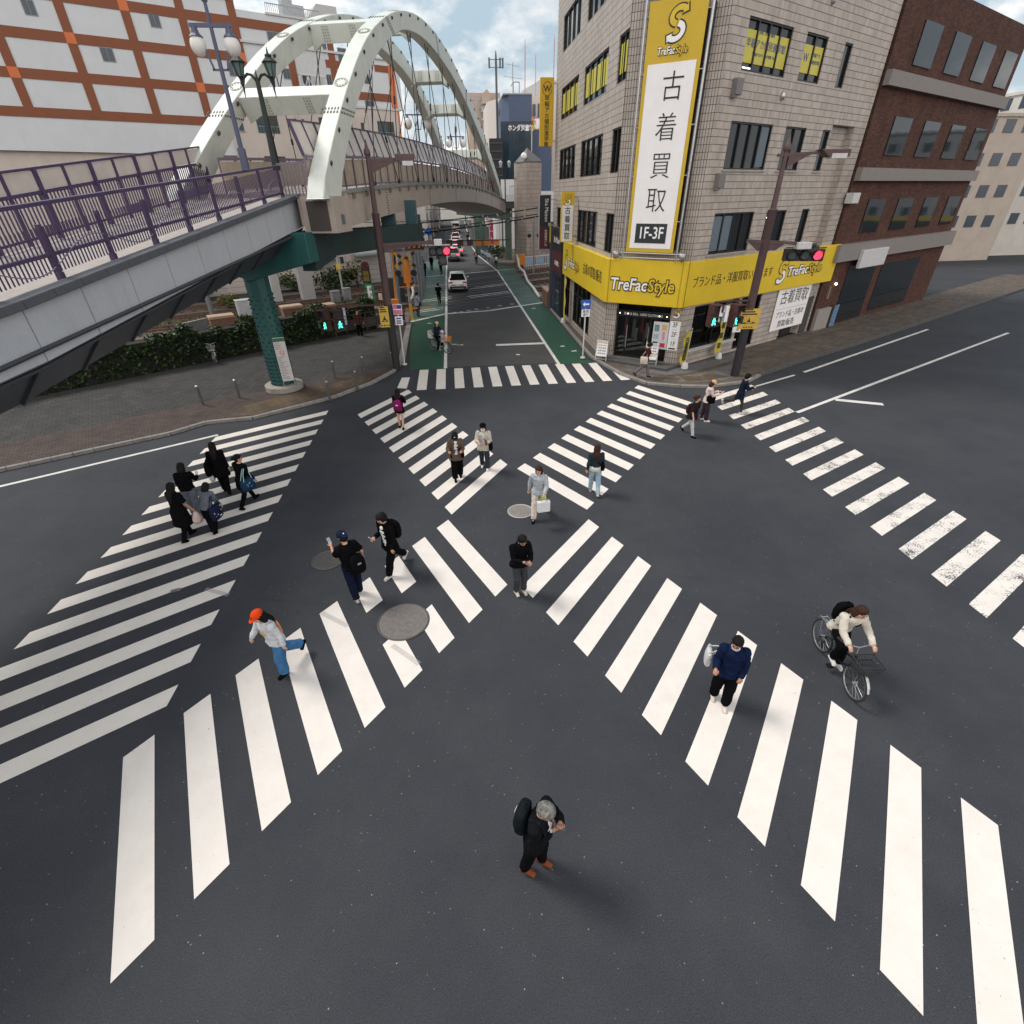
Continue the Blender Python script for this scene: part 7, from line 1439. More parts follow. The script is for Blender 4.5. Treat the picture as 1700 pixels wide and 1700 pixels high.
# overhead wires with clips, hanging height-limit plates
for i, (pa, pb, Ya, Yb_, r, lab) in enumerate((((585, 378), (905, 343), 44, 46, .045, 'uppermost thick cable strung over the crossing under the bridge'), ((585, 390), (905, 353), 44, 46, .035, 'second cable strung over the crossing under the bridge'), ((585, 396), (900, 358), 46, 48, .06, 'thick lower cable strung over the crossing with clips'), ((590, 402), (780, 374), 50, 54, .03, 'lowest thin cable over the left half of the crossing'), ((585, 368), (835, 357), 52, 56, .03, 'thin grey cable close under the girder'))):
    t = thing('overhead_cable', lab, 'cable', at(*pa, Ya), group='cables strung over the level crossing', world=True); A_, B_ = at(*pa, Ya), at(*pb, Yb_); A_ = A_+(A_-B_)*.05; m = MB(); m.tube([A_.lerp(B_, k/16)-Z*.9*(1-(k/8-1)**2)*.22 for k in range(17)], r, 5); m.build('cable', STEELD, t)
    m = MB()
    for k in range(14): p = A_.lerp(B_, (k+.5)/14)-Z*.9*(1-((k+.5)/7-1)**2)*.22; m.bx(p.x-.05, p.x+.05, p.y-.04, p.y+.04, p.z-.06, p.z+.05)
    m.build('clip', M('clip_pale', (.45, .45, .43), .5), t)
hl = thing('height_limit_bar', 'row of brown and orange plates hung over the road beyond the crossing', 'height bar', (1, 70, 4), world=True); YH = 68.0; m = MB(); m2 = MB()
for px, k in ((714, 1), (730, 1), (746, 1), (764, 2), (780, 1), (794, 0), (808.5, 0), (824, 0)):
    p = at(px, 404-(px-714)*.016, YH); (m if k == 0 else m2).bx(p.x-.36, p.x+.36, YH-.03, YH+.03, p.z-.33, p.z+.33)
m.build('orange_plate', OR, hl); m2.build('brown_plate', M('plate_brown', (.10, .045, .025), .6), hl); m = MB(); m.bar(at(655, 402, YH), at(846, 398, YH), .10); m.build('wire', STEELD, hl); m = MB(); m.bar(at(655, 402, YH), Vector((at(655, 402, YH).x, YH, 0)), .15); m.build('post', POLEB, hl)
# far street clutter: poles, boards, signals
random.seed(9)
for i, (px, py0, py1, Y, col, lab) in enumerate(((816, 365, 405, 95, (.40, .03, .06), 'narrow dark red vertical banner sign on the right of the far street'), (716, 345, 362, 130, (.7, .10, .25), 'pink and white box sign far down the left of the street'), (703, 345, 395, 105, (.012, .05, .045), 'tall dark green pole sign on the left of the far street'))):
    t = thing('street_banner', lab, 'sign', at(px, py1, Y), world=True); a = at(px-3.2, py0, Y); b = at(px+3.2, py1, Y); m = MB(); m.bx(a.x, b.x, Y, Y+.2, b.z, a.z); m.build('board', M('streetboard_%d' % i, col, .5, var=.2), t); m = MB(); m.cyl((b.x+.1, Y+.1, 0), (b.x+.1, Y+.1, a.z), .08, n=6); m.build('post', STEELD, t)
    if i == 0:
        for k, ch in enumerate('アート'): lettering(ch, .75, INKW, t, ((a.x+b.x)/2, Y-.02, a.z-.6-k*1.1), (1, 0, 0), Z)
for i, (px, Y, h, lab) in enumerate(((805, 92, 8, 'slim dark pole right of the first bridge column'), (835, 86, 7.5, 'thin grey pole in front of the white hall'), (693, 100, 9, 'utility pole at the start of the far left pavement'), (776, 150, 9, 'distant utility pole on the far street'))):
    p = at(px, 420, Y); t = thing('utility_pole', lab, 'pole', (p.x, Y, 0), group='poles along the far street'); m = MB(); m.tube([(0, 0, 0), (0, 0, h)], [.16, .11], 8); m.bar((-.8, 0, h-.6), (.8, 0, h-.6), .1); m.build('pole', M('utility_pole_grey', (.13, .13, .125), .8, var=.2), t)
for px, py, Y, lab in ((702.5, 385, 84, 'left of two round blue signs over the far left pavement'), (712.5, 385, 84, 'right of two round blue signs over the far left pavement')):
    p = at(px, py, Y); t = thing('round_sign', lab, 'road sign', p, group='round blue signs on the far left'); m = MB(); m.tube([(0, 0, 0), (0, .04, 0)], .48, 20); m.build('disc', M('sign_blue', (.02, .10, .42)), t); m = MB(); m.bx(-.2, .2, -.01, 0, -.1, .1); m.build('symbol', INKW, t); m = MB(); m.cyl((0, .08, -p.z), (0, .08, .4), .05, n=6); m.build('post', M('post_galvanised', (.30, .31, .32)), t)
p = at(767, 348, 100); t = thing('traffic_light', 'distant red traffic light in the shade under the bridge', 'traffic light', p); m = MB(); m.bx(-.6, .6, 0, .2, -.2, .2); m.build('signal_head', HOUS, t); m = MB(); m.tube([(.38, -.02, 0), (.38, 0, 0)], .17, 12); m.build('lens', REDL, t); m = MB(); m.bar((0, .1, 0), (-7, .1, .1), .1); m.bar((-7, .1, .1), (-7, .1, -p.z), .16); m.build('arm', POLEB, t)
t = thing('left_utility_frame', 'cluster of grey utility posts and cabinets left of the crossing saltire', 'posts', (-4.6, 42, 0), world=True); m = MB()
for px, py0, Y in ((648, 415, 44), (652, 405, 45), (690, 420, 46), (695, 418, 48), (684, 418, 50), (700, 425, 52)): p = at(px, py0, Y); m.cyl((p.x, Y, 0), (p.x, Y, p.z), .11, n=6)
m.build('post', M('post_bluegrey', (.16, .18, .20), .5, .2, var=.2), t); m = MB(); m.bx(-5.3, -4.6, 43, 43.6, 0, 2.2); m.bx(-4.7, -4.1, 45.6, 46.1, 0, 2.0); m.build('box', M('box_dark', (.03, .03, .033), .5, var=.3), t)
# ---------------------------------------------------------------- cars
WCAR = M('car_paint_white', (.70, .70, .71), .25, var=.02, coat=.6); CARG = glass('car_glass', (.008, .009, .011), .05); TYRE = M('tyre_rubber', (.016, .016, .017), .85); RIM = M('rim_alloy', (.35, .35, .36), .35, .8); TRIM = M('trim_black', (.018, .018, .02), .55); TAILR = M('tail_lamp_red', (.45, .02, .02), .25); TAILON = M('brake_lamp_lit', (.9, .05, .06), .3, emit=(1, .05, .06, 2.2)); PLATEW = M('number_plate', (.62, .62, .60), .5)
def car(lab, loc, rzv, L_=4.2, W=1.78, H_=1.57, lit=False, paint=None):
    t = thing('parked_car' if False else 'car', lab, 'car', loc, rzv, 'white cars queueing on the road')
    # side profile stations along y: (y, z bottom, z beltline, z roof, half width at belt, half width at roof)
    hl = L_/2; paint = paint or WCAR
    st = [(-hl, .42, .80, .84, .74, .66), (-hl+.06, .30, .95, 1.0, .80, .70), (-hl+.28, .26, 1.02, 1.18, .86, .68), (-hl+.62, .26, 1.0, H_-.05, .88, .62), (-hl+1.2, .25, .98, H_, .89, .64), (-.1, .25, .96, H_, .89, .65), (.45, .25, .95, H_-.08, .89, .64), (1.15, .25, .93, .99, .88, .74), (hl-.55, .26, .88, .92, .85, .72), (hl-.15, .3, .72, .76, .78, .66), (hl, .40, .6, .62, .66, .58)]
    m = MB(); N_ = 12
    def ring(q):
        y, zb, zm, zr, wb, wr = q; return [(-wb*.93, y, zb), (-wb, y, zb+.16), (-wb, y, (zb+zm)/2+.06), (-wb*.985, y, zm), (-wr, y, zr-.05), (-wr*.86, y, zr), (wr*.86, y, zr), (wr, y, zr-.05), (wb*.985, y, zm), (wb, y, (zb+zm)/2+.06), (wb, y, zb+.16), (wb*.93, y, zb)]
    R_ = [ring(q) for q in st]; vs = [v for r in R_ for v in r]; fs = []; mi = []
    for i in range(len(R_)-1):
        for j in range(N_): fs.append((i*N_+j, i*N_+(j+1) % N_, (i+1)*N_+(j+1) % N_, (i+1)*N_+j))
    fs += [tuple(range(N_))[::-1], tuple(range((len(R_)-1)*N_, len(R_)*N_))]; m.add(vs, fs); body = m.build('body', paint, t, 'a', bevel=.02)
    def lerp(a, b, f): return [x+(y-x)*f for x, y in zip(a, b)]
    m = MB()
    for s in (-1, 1):
        for i0, i1, f0, f1 in ((3, 4, .15, 1.), (4, 5, .04, .96), (5, 6, .04, .9)):
            q0, q1 = lerp(st[i0], st[i1], f0), lerp(st[i0], st[i1], f1)
            for q in (0,): m.quad((s*(q0[4]+.004), q0[0], q0[2]+.05), (s*(q1[4]+.004), q1[0], q1[2]+.05), (s*(q1[5]+.012), q1[0], q1[3]-.10), (s*(q0[5]+.012), q0[0], q0[3]-.10))
    m.build('side_glass', CARG, t); m = MB(); a, b = st[2], st[3]
    c_ = st[1]; m.add([(-c_[5]*1.02, c_[0]+.04, c_[3]+.06), (c_[5]*1.02, c_[0]+.04, c_[3]+.06), (a[5]*.98, a[0]-.02, a[3]+.03), (b[5]*.86, b[0]-.06, b[3]-.015), (-b[5]*.86, b[0]-.06, b[3]-.015), (-a[5]*.98, a[0]-.02, a[3]+.03)], [(0, 1, 2, 5), (5, 2, 3, 4)]); m.build('rear_glass', CARG, t)
    m = MB(); a, b = st[7], st[6]; m.quad((-a[4]*.82, a[0]-.02, a[3]+.03), (a[4]*.82, a[0]-.02, a[3]+.03), (b[5]*.9, b[0]+.05, b[3]-.02), (-b[5]*.9, b[0]+.05, b[3]-.02)); m.build('windscreen', CARG, t)
    m = MB(); m.bx(-.76, .76, -hl-.03, -hl+.12, .28, .56); m.bx(-.58, .58, -hl-.02, -hl+.1, .62, .70); bp_ = m.build('bumper', TRIM, t, bevel=.03); m = MB(); m.bx(-.5, .5, -hl-.045, -hl-.02, .36, .41); m.build('skid_plate', RIM, bp_)
    m = MB(); m.bx(-.17, .17, -hl-.05, -hl-.03, .60, .76); m.build('number_plate', PLATEW, t)
    for s in (-1, 1):
        m = MB(); m.obb((s*.62, -hl+.045, .87), (.17, 0, 0), (s*-.03*0, .07, 0), (0, 0, .06)); m.obb((s*.79, -hl+.14, .885), (.035, 0, 0), (0, .12, 0), (0, 0, .055)); m.build('tail_lamp', TAILON if lit else TAILR, t, bevel=.015)
        m = MB(); m.ell((s*(W/2+.12), .72, .98), (.10, .06, .075), 10, 6); m.bar((s*.86, .75, .95), (s*(W/2+.05), .73, .97), .05); m.build('mirror', paint, t, True)
        m = MB(); m.obb((s*.62, hl-.12, .68), (.15, 0, 0), (0, .08, 0), (0, 0, .06)); m.build('headlight', PLATEW, t)
        for y in (-hl+.82, hl-.85):
            x = s*(W/2-.10); m = MB(); m.tube([(x-.09, y, .325), (x-.07, y, .325), (x+.07, y, .325), (x+.09, y, .325)], [.27, .325, .325, .27], 22); w_ = m.build('wheel', TYRE, t, 'a'); m = MB(); m.tube([(x+s*.085, y, .325), (x+s*.1, y, .325)], [.21, .19], 12); m.build('rim', RIM, w_)
    m = MB(); m.bx(-.6, .6, -hl+.45, -hl+.62, H_-.06, H_+.0); m.build('spoiler', paint, t, bevel=.02)
    if lit: m = MB(); m.bx(-.2, .2, -hl+.42, -hl+.45, H_-.05, H_-.02); m.build('high_brake_lamp', TAILON, t)
    return t
car('nearest white car, a compact SUV seen from behind on the level crossing', (.42, 51.6, .004), 0, 4.1, 1.8, 1.6)
for i, (x, y, lab) in enumerate(((.35, 76.6, 'first white car with lit brake lights beyond the level crossing'), (.95, 83.0, 'second white car in the queue beyond the crossing'), (.75, 90.0, 'third white car in the queue beyond the crossing'), (.95, 98.5, 'fourth white car in the queue beyond the crossing'), (1.1, 108, 'last white car of the queue, farthest away'))):
    car(lab, (x, y, .004), -.02, 4.3, 1.74, 1.5 if i % 2 else 1.62, True, WCAR if i else M('car_paint_white_dark', (.55, .55, .57), .25, var=.02, coat=.6))
t = thing('van', 'boxy white van far down the street beyond the queue', 'van', (1.5, 135, 0)); m = MB(); m.bx(-.95, .95, -2.2, 2.2, .45, 2.2); m.bx(-.9, .9, 2.2, 2.9, .45, 1.5); m.build('body', WCAR, t, bevel=.08); m = MB(); m.bx(-.75, .75, -2.23, -2.19, 1.35, 1.95); m.build('rear_glass', CARG, t)
for s in (-1, 1):
    for y in (-1.4, 1.6): m = MB(); m.tube([(s*.7, y, .33), (s*.92, y, .33)], .33, 16); m.build('wheel', TYRE, t)
    m = MB(); m.bx(s*.8-.1, s*.8+.1, -2.23, -2.19, .8, 1.2); m.build('tail_lamp', TAILR, t)
m = MB(); m.bx(-.9, .9, -2.3, -2.15, .4, .6); m.build('bumper', TRIM, t)
# ---------------------------------------------------------------- bicycles
def bicycle(lab, loc, rzv, frame=(.03, .03, .035), basket=None, steer=0., r=.33, rear_rack=True, box=False, group=None, lean=0.):
    t = thing('bicycle', lab, 'bicycle', loc, rzv, group); t.rotation_euler = (0, lean, rzv); FM = M('bike_frame_%02d%02d%02d' % tuple(int(c*99) for c in frame), frame, .35, .3, var=.1); wb = .54
    def wheel(par, y, st_=0.):
        ca, sa = cos(st_), sin(st_); T = lambda a, rr, x=0.: (-sa*rr*cos(a)*0+x*ca-sa*rr*cos(a), y+ca*rr*cos(a)+x*sa, r+rr*sin(a))
        m = MB(); m.tube([T(2*pi*i/32, r-.018) for i in range(32)], .020, 6, closed=True); w_ = m.build('wheel', TYRE, par, True); m = MB(); m.tube([T(2*pi*i/32, r-.045) for i in range(32)], .013, 5, closed=True)
        for i in range(18): m.cyl(T(2*pi*i/18, .02, .02*(-1)**i), T(2*pi*(i+.5)/18, r-.045), .0022, n=3)
        m.cyl(T(0, 0, -.05), T(0, 0, .05), .02, n=8); m.build('rim', CHROME, w_); m = MB(); pts = [T(radians(20+i*14 if y > 0 else 30+i*14), r+.035) for i in range(10)]; m.tube(pts, .024, 4, sq=.3); m.build('mudguard', FM if basket is None else CHROME, par)
    wheel(t, -wb); wheel(t, wb+.02, steer)
    bb = Vector((0, -.07, .28)); hd_ = Vector((0, wb-.20, .78)); hb_ = Vector((0, wb-.14, .55)); stp = Vector((0, -.22, .72)); ra = Vector((0, -wb, r)); fa = Vector((0, wb+.02, r))
    m = MB(); m.tube([bb, bb.lerp(hb_, .5)+Vector((0, 0, -.06)), hb_], .022, 8); m.cyl(bb+Vector((0, .0, .05)), stp, .018); m.tube([stp.lerp(bb, .45), stp.lerp(hd_, .5)+Vector((0, 0, -.18)), hd_.lerp(hb_, .4)], .017, 8); m.cyl(hb_, hd_, .022)
    for s in (-1, 1): m.tube([bb+Vector((s*.03, 0, 0)), ra+Vector((s*.06, 0, 0))], .012, 6); m.tube([stp.lerp(bb, .3)+Vector((s*.02, 0, 0)), ra+Vector((s*.06, 0, 0))], .010, 6); m.tube([hb_+Vector((s*.035, 0, 0)), fa+Vector((s*.05, 0, 0))], .013, 6)
    m.tube([bb+Vector((.07, .0, .0)), bb+Vector((.07, .11, -.13))], .010, 5); m.tube([bb+Vector((-.07, .0, .0)), bb+Vector((-.07, -.11, .13))], .010, 5); m.bx(.05, .15, bb.y+.06, bb.y+.16, bb.z-.145, bb.z-.12); m.bx(-.15, -.05, bb.y-.16, bb.y-.06, bb.z+.12, bb.z+.145); m.tube([(.035, bb.y+.085*cos(a), bb.z+.085*sin(a)) for a in [i*pi/8 for i in range(16)]], .008, 4, closed=True); m.build('frame', FM, t, 'a')
    m = MB(); m.ell(stp+Vector((0, -.02, .10)), (.085, .13, .035), 12, 6); m.cyl(stp, stp+Vector((0, 0, .09)), .014, n=6); m.build('saddle', TRIM, t, True)
    hz = hd_+Vector((0, -.02, .17)); m = MB(); m.cyl(hd_, hz, .014, n=6); m.tube([hz+Vector((-.28, -.16, .05)), hz+Vector((-.22, -.02, .05)), hz, hz+Vector((.22, -.02, .05)), hz+Vector((.28, -.16, .05))], .012, 6); h_ = m.build('handlebar', CHROME, t, 'a'); m = MB()
    for s in (-1, 1): m.cyl(hz+Vector((s*.285, -.19, .05)), hz+Vector((s*.25, -.08, .05)), .02, n=7)
    m.build('grip', TRIM, h_)
    if rear_rack:
        m = MB()
        for s in (-.06, .06): m.cyl((s, -.30, .70), (s, -wb-.18, .70), .008, n=5); m.cyl((s, -wb-.08, .70), (s*1.1, -wb, r), .007, n=5)
        for y in (-.4, -.52, -.68): m.cyl((-.06, y, .70), (.06, y, .70), .006, n=4)
        m.build('rear_rack', STEELD if basket is None else CHROME, t)
    if basket is not None:
        m = MB(); c = Vector((0, wb+.06, .70)); bm_ = M('basket_%02d' % int(basket[0]*99), basket, .6, var=.2)
        for z, e in ((0, .0), (.11, .02), (.22, .045)):
            w_, d_ = .15+e, .11+e; pts = [(-w_, -d_), (w_, -d_), (w_, d_), (-w_, d_)]
            for i in range(4): m.bar(c+Vector((*pts[i], z)), c+Vector((*pts[(i+1) % 4], z)), .016)
        for i in range(9):
            f = -1+i/4
            for sgn in (-1, 1): m.bar(c+Vector((f*.15, sgn*.11, 0)), c+Vector((f*.19, sgn*.155, .22)), .006); m.bar(c+Vector((sgn*.15, f*.11, 0)), c+Vector((sgn*.19, f*.155, .22)), .006)
        m.bx(c.x-.14, c.x+.14, c.y-.10, c.y+.10, c.z-.005, c.z+.01)
        m.build('basket', bm_, t)
    m = MB(); m.bx(-.11, -.075, -wb-.05, -wb+.0, .02, .3); m.build('kickstand', STEELD, t); return t
p = G(360, 602); bicycle('silver city bicycle parked on the plaza in front of the hedge', (p.x, p.y, .1), radians(200), (.35, .35, .36), (.2, .2, .2), .4, group=None)
p = G(300, 600); bicycle('bicycle in the shade at the far left under the footbridge deck', (p.x-.6, p.y, .1), radians(120), (.25, .26, .28), (.3, .3, .3), .2)
t = thing('leaning_board', 'grey ribbed board standing on edge beside the parked bicycle', 'board', (G(338, 592).x, G(338, 592).y, .1), radians(62)); m = MB(); m.bx(-.9, .9, -.05, .05, .35, 1.75); m.build('panel', M('board_grey_ribbed', (.20, .23, .24), .5, var=.15), t, bevel=.01); m = MB()
for k in range(6): m.bx(-.8+k*.32, -.74+k*.32, -.065, -.05, .4, 1.7)
m.bx(-.93, .93, -.08, .08, 1.75, 1.83); m.build('rib', M('board_edge', (.24, .20, .21), .5), t); m = MB(); m.bx(-.85, -.78, -.25, .25, 0, .4); m.bx(.78, .85, -.25, .25, 0, .4); m.build('foot', STEELD, t)
# ================================================================ people
SKIN = M('skin', (.52, .30, .21), .55, var=.06, spec=.35, coord='Object'); SKIND = M('skin_tanned', (.40, .20, .125), .55, var=.06, coord='Object')
HAIRB = M('hair_black', (.008, .007, .007), .6, var=.4, scale=30, bump=.6, bscale=60, coord='Object', spec=.12); HAIRBR = M('hair_brown', (.035, .016, .010), .6, var=.4, scale=30, bump=.6, bscale=60, coord='Object', spec=.15)
HAIRG = M('hair_grey', (.15, .145, .135), .55, var=.75, scale=22, bump=.8, bscale=60, coord='Object')
EYE = M('eye_dark', (.012, .009, .008), .3); LIP = M('lip', (.36, .13, .10), .5); MASKW = M('mask_white', (.66, .66, .66), .7, var=.04)
def clouds(f):
    k = 'fold_%d' % int(f*400); t = bpy.data.textures.get(k)
    if not t: t = bpy.data.textures.new(k, 'CLOUDS'); t.noise_scale = f; t.noise_depth = 2
    return t
def remesh(mb, name, vox, mm, parent, it=4):
    me = mb.mesh(name); o = bpy.data.objects.new(name, me); C.objects.link(o)
    r = o.modifiers.new('r', 'REMESH'); r.mode = 'VOXEL'; r.voxel_size = vox; r.use_smooth_shade = True
    s = o.modifiers.new('s', 'SMOOTH'); s.factor = .5; s.iterations = it
    am = {'top': .034, 'trousers': .030, 'skirt': .026, 'hair': .020, 'inner_shirt': .0}.get(name, 0)
    if am and vox < .02:               # folds in cloth, locks in hair
        for f_, a_ in ((.16, am), (.06, am*.55)) if name != 'hair' else ((.045, am), (.02, am*.5)):
            d_ = o.modifiers.new('d', 'DISPLACE'); d_.texture = clouds(f_*random.uniform(.85, 1.2)); d_.strength = a_; d_.mid_level = .38; d_.texture_coords = 'LOCAL'
    dg = bpy.context.evaluated_depsgraph_get(); m2 = bpy.data.meshes.new_from_object(o.evaluated_get(dg)); m2.name = name
    bpy.data.objects.remove(o); bpy.data.meshes.remove(me)
    return mkobj(name, m2, mm, parent, True)
def rotx(v, a, piv):
    y, z = v[1]-piv[1], v[2]-piv[2]; c, s = cos(a), sin(a); return Vector((v[0], piv[1]+y*c+z*s, piv[2]-y*s+z*c))
def person(lab, pos, head, h=1.66, top=(.02, .02, .02), pants=(.02, .02, .02), shoe=(.6, .58, .55), hair='short', hcol=None, skin=None, vox=.014, lean=0, legs=((12, 6), (-12, 18)), arms=((15, 8, 15, 0), (-15, 8, 15, 0)), look=(8, 0), hem=.80, flare=0., sleeve=1., wide=1., skirt=None, cap=None, mask=False, inner=None, bulk=1., group='people crossing at the junction', sit=None, feetdir=None, hood=False, collar=None, glasses=False, seam=None, z0=0.):
    k = h/1.7; skin = skin or SKIN; hcol = hcol or HAIRB
    root = thing('person', lab, 'person', (pos[0], pos[1], z0), -radians(head), group)
    R = radians; PZ = {}; tl, sl_ = .43*k, .41*k; J = {}
    vl = []
    for (th, kn) in legs: vl.append(tl*cos(R(th))+sl_*cos(R(th-kn)))
    zh = (max(vl)+.075*k) if sit is None else sit
    hip = Vector((0, 0, zh)); ln = R(lean)
    U = lambda x, y, z: rotx(Vector((x*k, y*k, zh+(z-.92)*k)), ln, hip)
    legp = []
    for i, (th, kn) in enumerate(legs):
        s = -1 if i == 0 else 1; a = Vector((s*.092*k, 0, zh)); b = a+Vector((s*.012, sin(R(th)), -cos(R(th))))*tl; c = b+Vector((0, sin(R(th-kn)), -cos(R(th-kn))))*sl_; legp.append((a, b, c, R(th-kn)))
    armp = []
    for i, (sw, ab, el, inw) in enumerate(arms):
        s = -1 if i == 0 else 1; a = U(s*.168, 0, 1.395); q = R(sw)+ln*.0
        d1 = Vector((s*sin(R(ab)), sin(q)*cos(R(ab)), -cos(q)*cos(R(ab)))); e = a+d1*.285*k; q2 = q+R(el); d2 = Vector((-s*sin(R(inw))+s*sin(R(ab))*.5*(inw == 0), sin(q2)*cos(R(inw)), -cos(q2)*cos(R(inw)))).normalized(); w_ = e+d2*.245*k; armp.append((a, e, w_, d2)); J['hand'+('L' if s < 0 else 'R')] = w_+d2*.09*k
        J['elbow'+('L' if s < 0 else 'R')] = e; J['sh'+('L' if s < 0 else 'R')] = a
    nk = U(0, 0, 1.46); hp_, hy = R(look[0])+ln*.3, -R(look[1])
    HM = Matrix.Rotation(hy, 3, 'Z') @ Matrix.Rotation(-hp_, 3, 'X')
    Hd = lambda x, y, z: nk+HM @ Vector((x*k*1.1, y*k*1.1, (z-1.46)*k*1.07))
    # body
    m = MB(); TB = [(.84, .10, .085), (.92, .155, .105), (1.02, .142, .095), (1.14, .138, .092), (1.27, .158, .105), (1.37, .172, .098), (1.425, .12, .08), (1.46, .06, .058)]
    m.rings([(U(0, 0, z), rx*k, ry*k) for z, rx, ry in TB], 16); m.tube([U(0, -.01, 1.42), Hd(0, 0, 1.47), Hd(0, .0, 1.54)], [.062*k, .054*k, .05*k], 12)
    E3 = lambda c, r, mb=m, n=14, kk=10: mb.ell(Hd(*c), tuple(q*k*1.1 for q in r), n, kk, M=HM)
    E3((0, .005, 1.60), (.074, .092, .112)); E3((0, .036, 1.545), (.054, .055, .055)); E3((0, .098, 1.585), (.013, .018, .022)); E3((.076, -.002, 1.59), (.012, .024, .032)); E3((-.076, -.002, 1.59), (.012, .024, .032))
    for a, b, c, sh in legp: m.tube([a, a.lerp(b, .5), b, b.lerp(c, .35), c], [.082*k, .07*k, .052*k, .052*k, .036*k], 12); f = Vector((0, cos(max(-1.2, min(.3, sh))), sin(max(-1.2, min(.3, sh)))*1.0)); m.ell(c+f*.05*k+Vector((0, 0, -.03*k)), (.026*k, .07*k, .022*k), 10, 8, M=Matrix.Rotation(math.asin(max(-.98, min(.98, f.z))), 3, 'X'))
    for a, e, w_, d2 in armp: m.tube([a, a.lerp(e, .5), e, e.lerp(w_, .4), w_], [.044*k, .041*k, .036*k, .036*k, .027*k], 10); m.ell(w_+d2*.045*k, (.034*k, .034*k, .05*k), 10, 8, M=d2.to_track_quat('Z', 'Y').to_matrix())
    body = remesh(m, 'body', vox*.85, skin, root, 3)
    # fingers joined into the body mesh
    if vox < .02:
        m = MB()
        for i, (a, e, w_, d2) in enumerate(armp):
            s = -1 if i == 0 else 1; sd_ = d2.cross(Vector((0, 0, 1)) if abs(d2.z) < .8 else Vector((0, 1, 0))).normalized(); pn = d2.cross(sd_).normalized()
            if pn.dot(Vector((-s, 0, -.3))) < 0: pn = -pn
            b0 = w_+d2*.085*k
            for j, ln_f in enumerate((.062, .072, .068, .054)): o_ = sd_*(-.026+.0175*j)*k; p0 = b0+o_; p1 = p0+(d2*.75+pn*.45)*ln_f*.5*k; p2 = p1+(d2*.25+pn*.8)*ln_f*.5*k; m.tube([p0-d2*.02*k, p0, p1, p2], [.010*k, .0095*k, .009*k, .007*k], 6)
            tb = w_+d2*.03*k-sd_*.03*k; m.tube([tb, tb+(-sd_*.5+d2*.6+pn*.3)*.035*k, tb+(-sd_*.25+d2*.8+pn*.5)*.065*k], [.012*k, .010*k, .008*k], 6)
        me = m.mesh('f'); bm_ = bmesh.new(); bm_.from_mesh(body.data); bm_.from_mesh(me); bm_.to_mesh(body.data); bm_.free(); bpy.data.meshes.remove(me); body.data.polygons.foreach_set('use_smooth', [True]*len(body.data.polygons))
    m = MB(); E3((-.031, .086, 1.603), (.014, .008, .008), m, 8, 6); E3((.031, .086, 1.603), (.014, .008, .008), m, 8, 6); E3((-.031, .088, 1.628), (.021, .007, .005), m, 8, 6); E3((.031, .088, 1.628), (.021, .007, .005), m, 8, 6); m.build('eyes_and_brows', EYE, body, True)
    if not mask: m = MB(); E3((0, .088, 1.538), (.024, .008, .008), m, 8, 6); m.build('mouth', LIP, body, True)
    else: m = MB(); E3((0, .052, 1.552), (.068, .060, .056), m, 12, 10); m.build('face_mask', MASKW, root, True)
    if glasses:
        m = MB()
        for sx_ in (-.031, .031): m.tube([Hd(sx_+.025*cos(a), .098, 1.602+.02*sin(a)) for a in [i*pi/6 for i in range(12)]], .004*k, 4, closed=True)
        m.build('glasses', EYE, root)
    # hair
    m = MB()
    if hair != 'none':
        E3((0, -.012, 1.642), (.084, .096, .080), m); E3((0, -.035, 1.605), (.083, .075, .105), m); E3((.058, -.005, 1.60), (.026, .045, .055), m); E3((-.058, -.005, 1.60), (.026, .045, .055), m)
        if hair == 'mop': E3((0, .02, 1.662), (.09, .088, .065), m); E3((0, -.03, 1.60), (.094, .085, .10), m); E3((.07, .02, 1.61), (.028, .05, .06), m); E3((-.07, .02, 1.61), (.028, .05, .06), m)
        if hair in ('long', 'bob'):
            E3((0, -.052, 1.545), (.088, .062, .13), m); E3((.068, -.02, 1.54), (.028, .05, .11), m); E3((-.068, -.02, 1.54), (.028, .05, .11), m)
        if hair == 'long': p0, p1, p2 = Hd(0, -.07, 1.55), U(0, -.125, 1.38), U(0, -.14, 1.20); m.tube([p0, p0.lerp(p1, .5), p1, p2], [.085*k, .09*k, .09*k, .045*k], 12, sq=.5, ref=(0, 1, 0))
        if hair == 'tied': E3((0, -.12, 1.60), (.045, .05, .05), m)
        remesh(m, 'hair', vox*.8, hcol, root, 2)
    if cap:
        col, back = cap[0], (cap[1] if len(cap) > 1 else 0); sgn = -1 if back == 'back' else 1; m = MB()
        if back == 'beret': E3((0, -.01, 1.675), (.102, .11, .056), m)
        else:
            E3((0, -.008, 1.655), (.092, .106, .082), m)
            for yy in (.075, .105, .13): E3((0, sgn*yy-.005, 1.645-.012*(yy > .1)-.012*(yy > .12)), (.07-.015*(yy > .12), .045, .009), m)
        c_ = remesh(m, 'cap', vox*.62, fab(col), root, 2); 
        if len(cap) > 2: m = MB(); E3((0, .099 if back != 'back' else -.10, 1.675), (.022, .012, .016), m, 8, 6); m.build('cap_badge', fab(cap[2]), c_, True)
